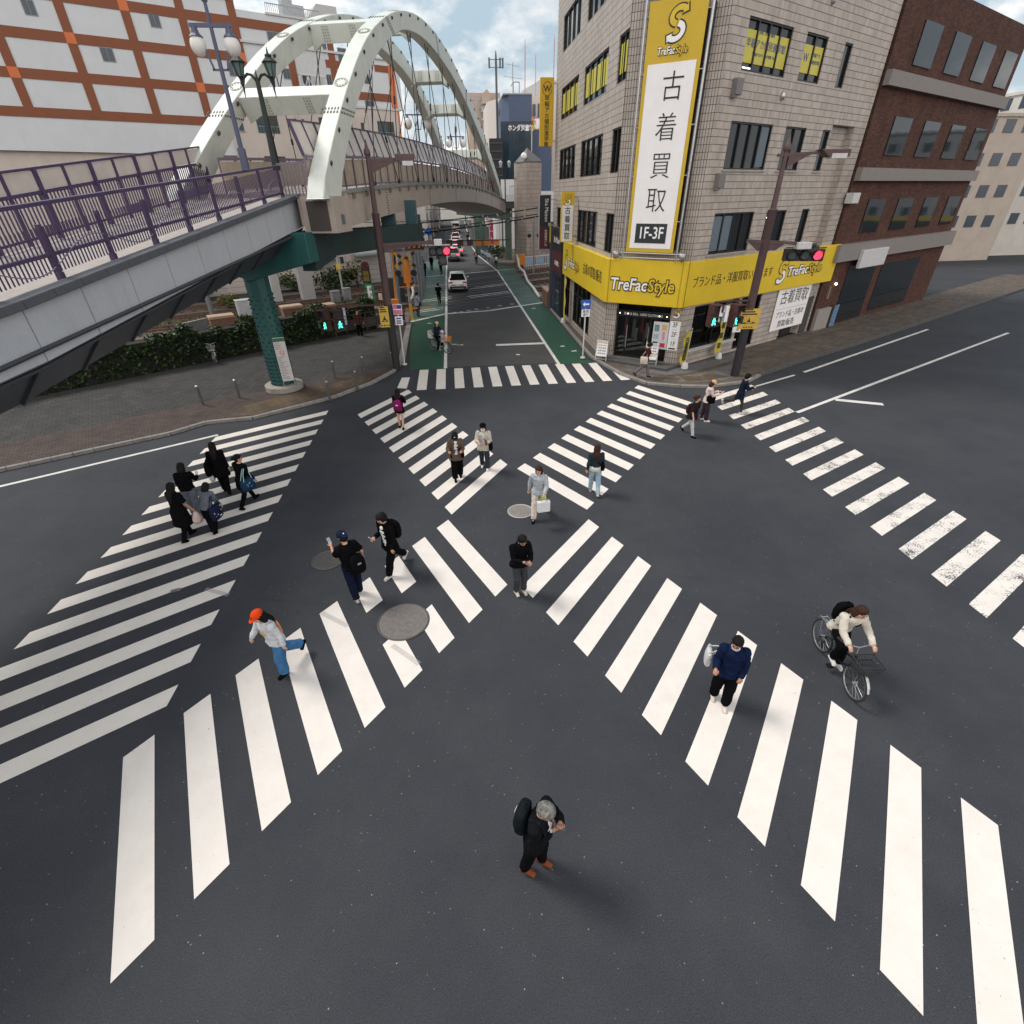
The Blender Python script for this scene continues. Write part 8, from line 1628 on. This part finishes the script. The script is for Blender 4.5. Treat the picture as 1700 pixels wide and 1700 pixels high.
    # trousers or skirt
    if skirt:
        m = MB(); zt_ = 1.03; m.rings([(U(0, 0, zt_), .15*k, .105*k), (U(0, 0, .92), .178*k, .13*k)]+[(Vector((0, 0, zh+(z-.92)*k)), rx*k, ry*k) for z, rx, ry in skirt[1]], 18) if skirt[1][0][0] > .95 else m.rings([(Vector((0, 0, zh+(z-.92)*k)), rx*k, ry*k) for z, rx, ry in reversed(skirt[1])]+[(U(0, 0, .92), .178*k, .13*k), (U(0, 0, zt_), .15*k, .105*k)], 18)
        remesh(m, 'skirt', vox, fab(skirt[0]), root, 3)
    else:
        m = MB(); m.rings([(U(0, 0, .83), .12*k, .095*k), (U(0, 0, .90), .178*k, .125*k), (U(0, 0, .99), .168*k, .115*k), (U(0, 0, 1.05), .155*k, .108*k)], 16)
        for a, b, c, sh in legp:
            dn = (c-b).normalized(); e_ = c-dn*.015*k+Vector((0, 0, .0)); w1 = .5+.5*wide
            m.tube([a+Vector((0, 0, .02)), a.lerp(b, .5), b, b.lerp(c, .5), e_], [.096*k*w1, .086*k*w1, .070*k*wide, .062*k*wide, .058*k*wide], 14)
        remesh(m, 'trousers', vox, fab(pants), root, 3)
    # top
    m = MB(); b_ = bulk; RT = [(1.02, .160, .118), (1.14, .156, .118), (1.27, .168, .126), (1.36, .176, .116), (1.41, .140, .096), (1.455, .080, .074)]
    lo = [(hem, .176+flare, .13+flare*.8)] if hem >= .78 else [(hem, .19+flare, .145+flare*.8), ((hem+.9)/2, .185+flare*.6, .138+flare*.5)]
    if hem < .98: lo.append((.93, .178+flare*.4, .13+flare*.3))
    m.rings([(U(0, 0, z) if z > .86 else Vector((0, 0, zh+(z-.92)*k))+Vector((0, (U(0, 0, .9)-hip).y, 0)), rx*k*b_, ry*k*b_) for z, rx, ry in lo+[q for q in RT if q[0] > hem]], 18)
    for a, e, w_, d2 in armp:
        m.ell(a+Vector((0, 0, -.012)), (.078*k*b_, .078*k*b_, .072*k*b_))
        if sleeve >= 1: m.tube([a+Vector((0, 0, .0)), a.lerp(e, .5), e, e.lerp(w_, .5), w_+d2*.0], [.068*k*b_, .062*k*b_, .053*k*b_, .048*k*b_, .041*k*b_], 12)
        else: q = a.lerp(e, sleeve*1.35); m.tube([a, a.lerp(q, .5), q], [.075*k*b_, .072*k*b_, .07*k*b_], 12)
    if hood: m.ell(U(0, -.085, 1.43), (.12*k, .075*k, .07*k)); m.ell(U(.08, .02, 1.44), (.05*k, .08*k, .045*k)); m.ell(U(-.08, .02, 1.44), (.05*k, .08*k, .045*k))
    if collar: m.tube([U(.075*cos(a), -.005+.07*sin(a), 1.455) for a in [i*pi/7 for i in range(14)]], .022*k, 6, closed=True)
    tp = remesh(m, 'top', vox, fab(top), root, 3)
    if inner:
        m = MB()
        for z, w_, y in ((1.36, .045, .098), (1.28, .050, .108), (1.18, .052, .102), (1.08, .052, .098), (.98, .055, .105), (.90, .058, .112)):
            if z < inner[1]: break
            m.ell(U(0, y*b_-.004, z), (w_*k*1.5, .040*k, .075*k), 12, 8)
        remesh(m, 'inner_shirt', vox, fab(inner[0]), root, 2)
    # shoes
    for a, b, c, sh in legp:
        q = max(-1.25, min(.25, sh)) if abs(sh) > .3 or c.z > .12 else 0; f = Vector((0, cos(q), sin(q))); RM = Matrix.Rotation(q, 3, 'X'); m = MB(); c0 = c+RM @ Vector((0, .045*k, -.035*k))
        m.ell(c0, (.044*k, .128*k, .042*k), 14, 8, M=RM); m.ell(c0+RM @ Vector((0, -.06*k, .03*k)), (.042*k, .055*k, .05*k), 10, 8, M=RM); m.obb(c0+RM @ Vector((0, 0, -.028*k)), RM @ Vector((.036*k, 0, 0)), RM @ Vector((0, .115*k, 0)), RM @ Vector((0, 0, .012*k)))
        remesh(m, 'shoe', max(.010, vox*.8), fab(shoe, .6), root, 1)
    return dict(root=root, J=J, U=U, Hd=Hd, k=k, head=head, body=body, top=tp, hip=hip)
def W_(pr, v): r = pr['root']; a = r.rotation_euler.z; v = Vector(v); return Vector((r.location.x+v.x*cos(a)-v.y*sin(a), r.location.y+v.x*sin(a)+v.y*cos(a), r.location.z+v.z))
def held(pr, name, lab, cat, at_, rz=0.): return thing(name, lab, cat, W_(pr, at_), pr['root'].rotation_euler.z+rz)
def phone(pr, lab, hand='handR', col=(.02, .02, .025)):
    t = held(pr, 'phone', lab, 'phone', pr['J'][hand]+Vector((0, .02, .02))); m = MB(); a = Vector((0, .6, .8)); m.obb((0, 0, .02), (.037, 0, 0), a*.075, a.cross(Vector((1, 0, 0)))*.005); m.build('case', fab(col, .4), t, bevel=.004); m = MB(); nn = a.cross(Vector((1, 0, 0))); m.obb(Vector((0, 0, .02))-nn*.0055*(-1 if nn.y > 0 else 1), (.034, 0, 0), a*.070, nn*.0012); m.build('screen', M('phone_screen', (.30, .36, .42), .1), t)
def backpack(pr, lab, col=(.015, .015, .018), sz=(.30, .17, .44), z=1.17, x=0., dy=0., badge=None):
    k = pr['k']; c = pr['U'](x, -.135-sz[1]/2-dy, z); t = held(pr, 'backpack', lab, 'backpack', c-Vector((0, 0, sz[2]/2))); w_, d_, h = sz; f = fab(col, .6); m = MB()
    m.rings([((0, 0, 0), w_*.46, d_*.42), ((0, 0, .05), w_*.54, d_*.55), ((0, -.01, h*.45), w_*.55, d_*.6), ((0, 0, h*.8), w_*.50, d_*.52), ((0, .015, h*.95), w_*.38, d_*.40), ((0, .02, h), w_*.18, d_*.2)], 24, p=.62); m.build('main_bag', f, t, True)
    m = MB(); m.rings([((0, -d_*.42, .04), w_*.30, d_*.18), ((0, -d_*.5, .10), w_*.36, d_*.24), ((0, -d_*.48, h*.42), w_*.34, d_*.2), ((0, -d_*.36, h*.5), w_*.25, d_*.1)], 16, p=.62); m.build('front_pocket', f, t, True)
    m = MB(); r = pr['root']
    U = pr['U']
    for s in (-1, 1):
        if x and s*x < 0 and abs(x) > .1: continue
        m.tube([U(s*.09, -.10, 1.40)-c+Vector((0, 0, h/2)), U(s*.115, .03, 1.465)-c+Vector((0, 0, h/2)), U(s*.125, .125, 1.33)-c+Vector((0, 0, h/2)), U(s*.15, .10, 1.14)-c+Vector((0, 0, h/2)), U(s*.17, -.05, 1.05)-c+Vector((0, 0, h/2))], .022, 6, sq=.5)
    m.tube([(-.04, .03, h-.02), (0, .03, h+.05), (.04, .03, h-.02)], .010, 5); m.build('strap', f, t)
    if badge: m = MB(); m.obb((0, -d_*.66, h*.62), (.04, 0, 0), (0, .004, 0), (0, 0, .02)); m.build('badge', fab(badge), t)
    return t
def tote(pr, lab, at_, col, sz=(.34, .12, .34), strap=None, rz=pi/2, flap=None, pattern=None, name='tote_bag'):
    w_, d_, h = sz; t = held(pr, name, lab, 'bag', Vector(at_)-Vector((0, 0, h)), rz); m = MB(); n_ = 16; f = fab(col, .8)
    rg = lambda z, a, b: ((0, 0, z), a, b)
    vs = []; m.rings([rg(0, w_*.44, d_*.40), rg(.03, w_*.50, d_*.55), rg(h*.5, w_*.52, d_*.6), rg(h*.9, w_*.50, d_*.42), rg(h, w_*.50, d_*.30)], 20, p=.7); m.build('bag_body', f, t, True)
    tp = Vector(strap)-(Vector(at_)-Vector((0, 0, h))) if strap is not None else Vector((0, 0, h+.2)); ca, sa = cos(-rz), sin(-rz); tp = Vector((tp.x*ca-tp.y*sa, tp.x*sa+tp.y*ca, tp.z)); m = MB()
    for y in (-.3, .3): m.tube([(-w_*.34, y*d_, h-.02), tp*.5+Vector((-w_*.22, y*d_*.5, h*.5)), tp+Vector((0, y*.06, 0)), tp*.5+Vector((w_*.22, y*d_*.5, h*.5)), (w_*.34, y*d_, h-.02)], .011, 5)
    m.build('handle', fab(flap or col, .8), t, True)
    if pattern:
        m = MB(); random.seed(len(lab))
        for _ in range(9): 
            for s in (-1, 1): x, z = random.uniform(-.38, .38)*w_, random.uniform(.15, .85)*h; m.ell((x, s*d_*.58*sqrt(max(0, 1-(x/(w_*.52))**2)), z), (.022, .012, .016), 8, 6)
        m.build('pattern', fab(pattern), t, True)
    return t
def crossbag(pr, lab, side, col, sz=(.30, .12, .24), z=.98, y=.06, x=.2, scol=None):
    s = side; c = Vector(pr['U'](s*x, y, z)); t = held(pr, 'shoulder_bag', lab, 'bag', c-Vector((0, 0, sz[2]/2))); w_, d_, h = sz; m = MB(); m.rings([((0, 0, 0), d_*.5, w_*.40), ((0, 0, .05), d_*.6, w_*.5), ((0, 0, h*.8), d_*.5, w_*.48), ((0, 0, h), d_*.3, w_*.42)], 18); m.build('bag_body', fab(col, .7), t, True)
    off = c-Vector((0, 0, h/2)); U = pr['U']; m = MB(); m.tube([Vector((0, w_*.35, h-.02)), U(s*.09, .15, 1.15)-off, U(-s*.06, .12, 1.36)-off, U(-s*.10, .02, 1.475)-off, U(-s*.07, -.11, 1.36)-off, U(s*.08, -.14, 1.15)-off, Vector((0, -w_*.35, h-.02))], .016, 5); m.build('strap', fab(scol or col, .7), t, True); return t
BK = (.0045, .0045, .0055); BK2 = (.007, .0075, .0095); NAVY = (.007, .013, .042); CRM = (.52, .46, .40); WH = (.60, .58, .56)
# --- nearest man
p = person('grey haired man in black jacket and brown shoes standing nearest the camera', (.56, 3.02), 122, 1.70, BK2, BK, (.19, .055, .025), 'short', HAIRG, SKIND, .011, 6, ((6, 6), (-6, 4)), ((40, 4, 126, 36), (6, 8, 72, 66)), (26, 14), .78, .015, inner=((.55, .55, .60), 1.25), bulk=1.08, wide=1.1)
backpack(p, 'black flap top backpack on the grey haired man nearest the camera', (.009, .012, .0145), (.29, .15, .46), 1.19, 0, 0, (.5, .5, .5))
h_ = p['J']['handR']; t = held(p, 'wrist_watch', 'white dial wrist watch on the grey haired man nearest the camera', 'watch', p['J']['handR']-Vector((.0, .0, .0))); e = p['J']['handR']-p['J']['elbowR']; e.normalize(); m = MB(); m.tube([-e*.10*1.0-e*.018, -e*.10+e*.018], .040, 12); m.build('band', STEELD, t); m = MB(); u_ = e.cross(Vector((0, 0, 1))).cross(e).normalized(); m.tube([-e*.10+u_*.036, -e*.10+u_*.05], .026, 14); m.build('dial', WHT, t)
# --- woman with the red cap
p = person('woman in orange red cap, pale grey sweatshirt and wide blue jeans striding left', (-3.68, 6.85), 222, 1.62, (.47, .49, .52), (.045, .13, .27), BK, 'long', None, None, .012, 8, ((10, 8), (-18, 40)), ((-16, 12, 18, 0), (16, 26, 14, 0)), (20, 8), .86, .03, 1, 1.55, cap=((.60, .055, .012), 'front', (.25, .03, .01)), bulk=1.08)
m = MB(); m.ell(p['U'](.0, .130, 1.22), (.085, .02, .07), 14, 8); m.ell(p['U'](.05, .133, 1.19), (.05, .02, .05), 10, 8); m.build('chest_print', fab((.48, .34, .12)), p['root'], True)
m = MB(); m.ell(p['U'](.03, -.135, 1.08), (.165, .045, .21), 14, 10); m.build('back_print', fab((.62, .24, .13)), p['root'], True)
# --- man with the backwards navy cap
p = person('man seen from behind in black t shirt and backwards navy cap, holding a phone', (-2.62, 8.78), 322, 1.74, BK, (.007, .010, .026), (.46, .42, .37), 'short', None, SKIN, .012, 4, ((-6, 5), (8, 4)), ((30, 10, 95, 12), (-14, 24, 48, 0)), (18, -12), .86, .015, .55, 1.25, cap=((.010, .016, .040), 'back', (.6, .6, .6)), bulk=1.06)
phone(p, 'pale phone held by the man in the backwards navy cap', 'handL', (.35, .36, .4)); backpack(p, 'black backpack slung low on the man in the backwards navy cap', BK, (.30, .16, .46), 1.02, .06, .01, (.25, .25, .25))
# --- young man in black jacket
p = person('young man in open black hooded jacket over white t shirt, black and white sneakers', (-1.88, 9.62), 222, 1.72, BK, BK, (.45, .45, .45), 'mop', None, SKIN, .012, 5, ((20, 6), (-22, 26)), ((4, 8, 12, 0), (2, 8, 92, 16)), (16, 6), .76, .025, 1, 1.3, inner=((.60, .62, .60), .85), bulk=1.1, hood=True)
phone(p, 'white phone held by the young man in the black hooded jacket', 'handR', (.6, .6, .6)); backpack(p, 'black backpack on the young man in the black hooded jacket', BK, (.30, .17, .44), 1.16)
# --- man on phone at the centre
p = person('man in black sweater and dark grey trousers looking down at a phone in the centre', (1.02, 8.50), 164, 1.66, BK, (.045, .047, .052), (.50, .45, .40), 'short', HAIRB, SKIND, .012, 6, ((5, 6), (14, 26)), ((20, 10, 72, 30), (24, 8, 78, 34)), (32, -8), .84, .03, 1, 1.05, bulk=1.12, collar=True); phone(p, 'dark phone held by the man in the black sweater at the centre', 'handR')
# --- woman with the shopping bag
p = person('woman in light grey hoodie and cream trousers carrying a white shopping bag', (1.93, 11.55), 198, 1.64, (.34, .37, .40), (.56, .49, .44), BK, 'bob', HAIRBR, SKIN, .013, 3, ((-24, 14), (22, 5)), ((26, 14, 44, 8), (-18, 18, 14, 0)), (14, 10), .86, .03, 1, 1.25, bulk=1.1, hood=True)
h_ = p['J']['handL']; t = held(p, 'shopping_bag', 'white square shopping bag with green handles held by the woman in the grey hoodie', 'bag', h_+Vector((-.02, .04, -.44)), radians(25)); m = MB(); m.bx(-.17, .17, -.055, .055, 0, .31); m.build('bag_body', fab((.60, .60, .62), .6, .05), t, bevel=.008); m = MB()
for y in (-.05, .05): m.tube([(-.08, y, .33), (-.06, y*.5, .42), (.06, y*.5, .42), (.08, y, .33)], .010, 5)
m.build('handle', fab((.25, .45, .03)), t)
# --- long haired woman from behind
p = person('woman with long dark hair seen from behind in dark teal jacket and pale jeans', (3.78, 12.62), 8, 1.58, (.018, .032, .040), (.26, .37, .45), (.45, .38, .32), 'long', HAIRBR, SKIN, .013, 2, ((14, 8), (-12, 16)), ((-8, 12, 18, 0), (8, 10, 60, 30)), (6, 0), 1.0, .02, 1, 1.1, bulk=1.05, inner=None)
m = MB(); m.rings([((0, 0, p['hip'].z-.05), .20, .15), ((0, 0, p['hip'].z+.08), .185, .135), (tuple(p['U'](0, 0, 1.03)), .17, .122)], 18); m.build('shirt_hem', fab((.60, .60, .58)), p['root'], True); crossbag(p, 'small black bag on the right hip of the long haired woman in the teal jacket', 1, BK, (.24, .12, .22), 1.02, -.05, .2)
# --- pair walking towards the camera
p = person('person in black cap and brown jacket over wide black trousers', (-.27, 14.1), 176, 1.62, (.095, .066, .050), BK, BK, 'bob', None, SKIND, .014, 3, ((-6, 6), (16, 5)), ((24, 12, 74, 18), (14, 20, 84, 6)), (30, 6), .74, .035, 1, 1.55, cap=((.012, .013, .016), 'front', (.6, .6, .6)), inner=((.58, .57, .62), .85), bulk=1.12)
crossbag(p, 'small black crossbody bag on the person in the brown plaid jacket', -1, BK, (.2, .1, .2), .95, .1, .2)
p = person('person in cream jacket, black beret and white mask walking towards the camera', (.62, 14.6), 186, 1.60, (.42, .39, .34), (.030, .036, .048), (.62, .60, .58), 'long', HAIRBR, SKIN, .014, 3, ((8, 10), (-8, 12)), ((24, 12, 76, 20), (26, 14, 72, 22)), (16, 0), .78, .03, 1, 1.15, cap=(BK, 'beret'), mask=True, inner=((.5, .5, .55), 1.0), bulk=1.14)
crossbag(p, 'black shoulder bag on the person in the cream jacket', -1, BK, (.28, .13, .26), .92, .02, .23); t = held(p, 'drink_cup', 'small brown drink held by the person in the cream jacket', 'cup', p['J']['handL']+Vector((0, .02, 0))); m = MB(); m.tube([(0, 0, -.05), (0, 0, .07)], [.03, .04], 10); m.build('cup', fab((.16, .06, .02)), t)
# --- school girl
p = person('girl with long black hair in black blazer and short skirt carrying a magenta backpack', (-2.36, 18.4), 6, 1.56, BK, BK, BK, 'long', None, SKIN, .015, 2, ((8, 6), (-6, 12)), ((20, 10, 70, 14), (20, 14, 60, 10)), (10, 0), .86, .02, skirt=(BK, ((.56, .24, .19), (.75, .21, .16)))); backpack(p, 'magenta backpack on the girl in the black blazer', (.16, .010, .075), (.30, .17, .42), 1.1, 0, .02, (.7, .6, .65))
# --- group in black at the left
G1 = 'group dressed in black on the left crosswalk'
p = person('woman in black with very long black hair and a big black shoulder bag', (-7.34, 14.15), 350, 1.62, BK, BK, BK, 'long', None, SKIN, .014, 3, ((10, 6), (-10, 14)), ((10, 14, 20, 0), (-5, 10, 10, 0)), (8, 0), .62, .05, wide=1.15, bulk=1.1, group=G1); tote(p, 'big round black bag on the left side of the woman with very long black hair', p['U'](-.30, -.02, 1.12), BK, (.40, .16, .40), p['J']['shL']); t = held(p, 'carrier_bag', 'small clear plastic bag hanging by the woman with very long black hair', 'bag', p['U'](-.27, -.05, .50)); m = MB(); m.rings([((0, 0, 0), .06, .1), ((0, 0, .12), .08, .12), ((0, 0, .26), .03, .05)], 12); m.build('bag_body', fab((.5, .5, .5)), t, True)
p = person('woman in black with tied hair turning right, carrying a blue patterned tote', (-6.42, 13.3), 28, 1.62, BK, BK, BK, 'tied', None, SKIN, .013, 10, ((24, 4), (-20, 14)), ((10, 8, 8, 0), (2, 12, 30, 0)), (4, 40), .66, .04, bulk=1.06, group=G1, wide=.95); tote(p, 'dark blue patterned tote bag with pale mint handles', p['U'](.28, -.08, 1.02), (.014, .035, .075), (.42, .20, .34), p['J']['shR'], flap=(.35, .55, .55), pattern=(.12, .25, .4)); t = held(p, 'hand_bag', 'black handbag hanging from the left hand of the woman with the blue tote', 'bag', p['J']['handL']+Vector((0, 0, -.40)), pi/2); m = MB(); m.bx(-.17, .17, -.06, .06, 0, .3); m.tube([(-.1, 0, .3), (0, 0, .42), (.1, 0, .3)], .012, 5); m.build('bag_body', fab(BK), t, bevel=.02)
p = person('short haired woman in black top and wide grey trousers holding a phone', (-7.68, 12.85), 350, 1.60, BK, (.10, .115, .14), (.36, .20, .17), 'bob', None, SKIN, .013, 6, ((6, 8), (-14, 10)), ((6, 12, 20, 0), (24, 14, 60, 8)), (20, 10), .92, .03, wide=1.5, bulk=1.1, group=G1); phone(p, 'white phone held by the short haired woman in wide grey trousers', 'handR', (.6, .6, .6)); t = held(p, 'carrier_bag', 'white plastic bag hanging by the woman in wide grey trousers', 'bag', p['J']['handL']+Vector((0, 0, -.34))); m = MB(); m.rings([((0, 0, 0), .07, .11), ((0, 0, .14), .09, .13), ((0, 0, .30), .03, .05)], 12); m.build('bag_body', fab((.55, .5, .48)), t, True)
p = person('woman in grey top and wide black trousers with a patterned navy tote', (-6.88, 11.95), 10, 1.40, (.10, .115, .14), BK, BK, 'bob', None, SKIN, .013, 24, ((8, 6), (-8, 10)), ((20, 10, 40, 20), (4, 12, 20, 0)), (30, 0), .92, .03, wide=1.75, bulk=1.12, group=G1); tote(p, 'navy tote bag with white star pattern', p['U'](.28, -.06, 1.0), (.012, .016, .04), (.40, .16, .38), p['J']['shR'], pattern=(.6, .6, .6))
p = person('long haired woman in black dress at the left edge of the photo', (-7.46, 11.72), 22, 1.62, BK, BK, BK, 'long', HAIRB, SKIND, .013, 6, ((14, 6), (-12, 12)), ((10, 10, 20, 0), (6, 12, 22, 0)), (8, 0), .50, .07, .6, bulk=1.1, group=G1); t = held(p, 'carrier_bag', 'pink and white soft bag hanging by the woman in the black dress', 'bag', p['J']['handR']+Vector((0, 0, -.36))); m = MB(); m.rings([((0, 0, 0), .08, .12), ((0, 0, .12), .11, .16), ((0, 0, .24), .06, .09), ((0, 0, .34), .015, .02)], 12); m.build('bag_body', fab((.50, .38, .36)), t, True)
# --- right hand side
p = person('woman in oversized black t shirt with a grey crossbody bag', (8.32, 16.3), 148, 1.56, (.016, .013, .015), (.46, .45, .46), BK, 'tied', HAIRBR, SKIN, .014, 8, ((-16, 30), (18, 4)), ((-12, 16, 16, 0), (12, 16, 14, 0)), (2, -18), .80, .06, .72, .95, bulk=1.2); crossbag(p, 'grey crossbody bag on the woman in the oversized black t shirt', -1, (.09, .095, .10), (.34, .12, .26), .86, .10, .12, (.05, .1, .14)); backpack(p, 'dark maroon bag on the back of the woman in the oversized black t shirt', (.04, .014, .014), (.26, .14, .36), 1.1)
p = person('woman in cream sweater, beige cap and dark plum trousers looking at a phone', (9.44, 17.55), 112, 1.62, (.54, .44, .40), (.038, .026, .034), (.66, .64, .62), 'bob', HAIRBR, SKIN, .014, 3, ((-6, 6), (8, 4)), ((28, 8, 82, 14), (28, 8, 82, 14)), (26, 0), .84, .03, 1, 1.3, cap=((.50, .31, .20), 'front'), bulk=1.12); phone(p, 'phone held by the woman in the cream sweater and beige cap', 'handR', (.5, .5, .5)); crossbag(p, 'black crossbody bag in front of the woman in the cream sweater', 1, BK, (.34, .14, .30), 1.0, .10, .16)
p = person('boy in navy coat, white shirt and white mask running across the right crosswalk', (11.1, 18.15), 104, 1.62, (.010, .014, .028), (.055, .042, .036), (.50, .47, .46), 'mop', None, SKIN, .014, 10, ((-28, 62), (16, 10)), ((20, 12, 50, 10), (20, 12, 88, 20)), (8, 10), .68, .025, 1, .85, mask=True, inner=((.6, .6, .6), 1.1), bulk=1.08)
p = person('man in dark red shirt looking at a phone by the shop step', (8.82, 22.9), 118, 1.66, (.050, .016, .018), (.15, .12, .125), (.03, .022, .022), 'mop', None, SKIN, .015, 4, ((16, 5), (-20, 24)), ((22, 10, 72, 12), (20, 10, 74, 14)), (26, 0), .84, .03, .8, 1.1, bulk=1.1, z0=.1, group='people on the shop pavement'); tote(p, 'off white tote bag on the shoulder of the man in the dark red shirt', p['U'](.30, -.05, 1.10), (.52, .45, .38), (.34, .12, .34), p['J']['shR']); phone(p, 'dark phone held by the man in the dark red shirt', 'handL')
p = person('stocky man in navy sweater, white mask and black trousers standing on the right diagonal', (4.18, 5.22), 204, 1.64, NAVY, BK, (.55, .50, .46), 'short', None, SKIND, .011, 3, ((10, 6), (-2, 8)), ((4, 12, 24, 10), (0, 14, 88, -6)), (18, 20), .80, .03, 1, 1.35, mask=True, bulk=1.14, collar=True, glasses=True); tote(p, 'white tote bag on the right shoulder of the man in the navy sweater', p['U'](.36, -.10, 1.16), (.50, .50, .49), (.27, .10, .30), p['J']['shR'])
# --- cyclists
def rider(lab, bl, loc, head, rl, top, pants, shoe=(.6, .6, .6), hair='short', hcol=None, frame=(.02, .02, .022), basket=None, vox=.014, steer=0., lean=18, h=1.6, grp='cyclists', cap=None, inner=None, bulk=1.1, look=(10, 0), down=0, **kw):
    bk = bicycle(bl, (loc[0], loc[1], .004), -radians(head), frame, basket, steer, group='bicycles being ridden')
    fx, fy = sin(radians(head)), cos(radians(head)); pos = (loc[0]-fx*.26, loc[1]-fy*.26)
    lg = ((72, 84), (38, 54)) if not down else ((30, 26), (64, 80))
    return person(lab, pos, head, h, top, pants, shoe, hair, hcol, SKIN, vox, lean, lg, ((42, 14, 26, 4), (42, 14, 26, 4)), look, .86, .02, 1, 1.1, cap=cap, inner=inner, bulk=bulk, sit=.90, group=grp, **kw), bk
p, b = rider('long haired cyclist in cream denim jacket and black trousers at the right edge', 'black city bicycle ridden at the right edge of the photo', (6.60, 5.62), 187, 0, (.50, .46, .40), BK, (.62, .60, .58), 'long', HAIRBR, (.015, .015, .018), (.02, .02, .022), .012, 0, 26, 1.62, bulk=1.14, look=(14, -14), down=1); backpack(p, 'black backpack on the long haired cyclist at the right edge', BK, (.28, .15, .40), 1.16)
p, b = rider('cyclist in dark jacket and beige hat with a child seat on the left green lane', 'cream bicycle with orange front basket on the left green lane', (-.97, 29.35), 132, 0, (.014, .018, .028), BK, BK, 'bob', None, (.42, .42, .36), (.60, .24, .02), .016, .2, 12, 1.60, cap=((.50, .34, .22), 'beret'), look=(14, 20))
c = W_(p, (0, .48, 1.02)); t = thing('person', 'small child with lilac helmet seated on the cream bicycle', 'person', (c.x, c.y, .62), p['root'].rotation_euler.z, 'cyclists'); m = MB(); m.rings([((0, 0, 0), .11, .11), ((0, 0, .2), .12, .10), ((0, 0, .34), .10, .08), ((0, 0, .40), .045, .045)], 12); m.ell((0, .01, .50), (.085, .09, .10)); m.tube([(-.07, 0, .02), (-.09, .2, .0), (-.09, .22, -.2)], [.05, .045, .03], 8); m.tube([(.07, 0, .02), (.09, .2, .0), (.09, .22, -.2)], [.05, .045, .03], 8); m.tube([(-.12, 0, .30), (-.13, .15, .22)], [.035, .03], 8); m.tube([(.12, 0, .30), (.13, .15, .22)], [.035, .03], 8); remesh(m, 'body', .014, fab((.35, .33, .42)), t, 2); m = MB(); m.ell((0, -.005, .54), (.105, .115, .095)); m.build('helmet', fab((.50, .46, .62), .4), t, True)
t = thing('child_seat', 'cream child seat on the rear of the bicycle with the orange basket', 'child seat', W_(p, (0, -.32, .72)), p['root'].rotation_euler.z); m = MB(); m.bx(-.17, .17, -.15, .15, 0, .06); m.bx(-.17, .17, -.19, -.14, .0, .40); m.build('shell', fab((.5, .5, .46), .5), t, bevel=.03); m = MB(); m.bx(-.2, -.16, -.15, .15, .05, .22); m.bx(.16, .2, -.15, .15, .05, .22); m.build('side', fab((.5, .5, .46), .5), t, bevel=.02)
FARG = 'people beyond the level crossing'
def far(lab, x, y, head, top, pants, **kw): return person(lab, (x, y), head, kw.pop('h', 1.66), top, pants, kw.pop('shoe', BK), kw.pop('hair', 'short'), None, SKIN, .02, kw.pop('lean', 4), kw.pop('legs', ((16, 4), (-16, 16))), kw.pop('arms', ((18, 8, 20, 0), (-16, 8, 20, 0))), (8, 0), .80, .02, 1, 1.1, group=FARG, **kw)
p = far('person in grey blue jacket walking away beside the white guide pipe', -2.72, 39.6, 8, (.24, .26, .32), (.05, .055, .07)); crossbag(p, 'dark blue bag on the right hip of the person in the grey blue jacket', 1, (.02, .03, .06), (.3, .12, .26), .95, 0, .22)
far('person in black walking away by the crossing saltire', -3.0, 60.6, 4, BK, BK); far('person in black walking ahead on the far left green lane', -2.4, 66.5, 4, BK, BK2); far('person in dark grey at the far end of the left green lane', -1.9, 78, 4, BK2, BK, h=1.6)
far('person in dark brown coat standing against the dark railing by the ochre notice', -6.1, 33.7, 150, (.05, .028, .024), BK, shoe=(.5, .48, .45), legs=((2, 2), (-2, 4)))
far('pedestrian in dark clothes walking between the two green bridge columns', 7.0, 84, 190, BK, (.03, .02, .05)); far('pedestrian with tan bag on the pavement by the first green column', 5.9, 92, 180, (.30, .2, .14), BK2, h=1.6)
rider('cyclist in black riding away on the left green lane before the crossing', 'black bicycle ridden away on the left green lane', (-1.22, 44.0), 2, 0, BK, BK, BK, vox=.02, hair='short', lean=10)
rider('cyclist in black riding away beyond the white car on the left lane', 'dark bicycle ridden away beyond the crossing on the left lane', (-1.25, 62.2), 2, 0, BK, BK2, BK, vox=.02, lean=10)
p, b = rider('cyclist in black with tan bag riding away near the bend of the white line', 'dark bicycle ridden away near the bend of the white line', (3.15, 71.0), 2, 0, BK, BK2, BK, vox=.02, lean=10); backpack(p, 'tan bag on the back of the cyclist near the bend of the white line', (.42, .30, .22), (.30, .15, .4), 1.1)
p, b = rider('cyclist in black with white bag riding away on the right green lane', 'dark bicycle ridden away on the right green lane', (5.4, 67.4), 2, 0, BK, BK2, BK, vox=.02, lean=10); backpack(p, 'white bag on the back of the cyclist on the right green lane', (.58, .58, .55), (.28, .14, .4), 1.0)
for i, (x, y, lab) in enumerate(((3.2, 103, 'cyclist in black far down the street right of the white cars'), (3.5, 95, 'cyclist in grey far down the street by the guard rail'), (3.6, 112, 'farthest cyclist on the right side of the street'))):
    rider(lab, ('dark bicycle of the cyclist in black far down the street', 'grey bicycle by the guard rail far down the street', 'bicycle of the farthest cyclist on the right side')[i], (x, y), 182, 0, (BK, (.2, .2, .24), (.16, .05, .05))[i], BK2, BK, vox=.025, lean=10)
rider('cyclist in dark clothes ahead of the queue of white cars', 'dark bicycle ahead of the queue of white cars', (1.0, 116), 2, 0, BK, BK2, BK, vox=.025, lean=10)
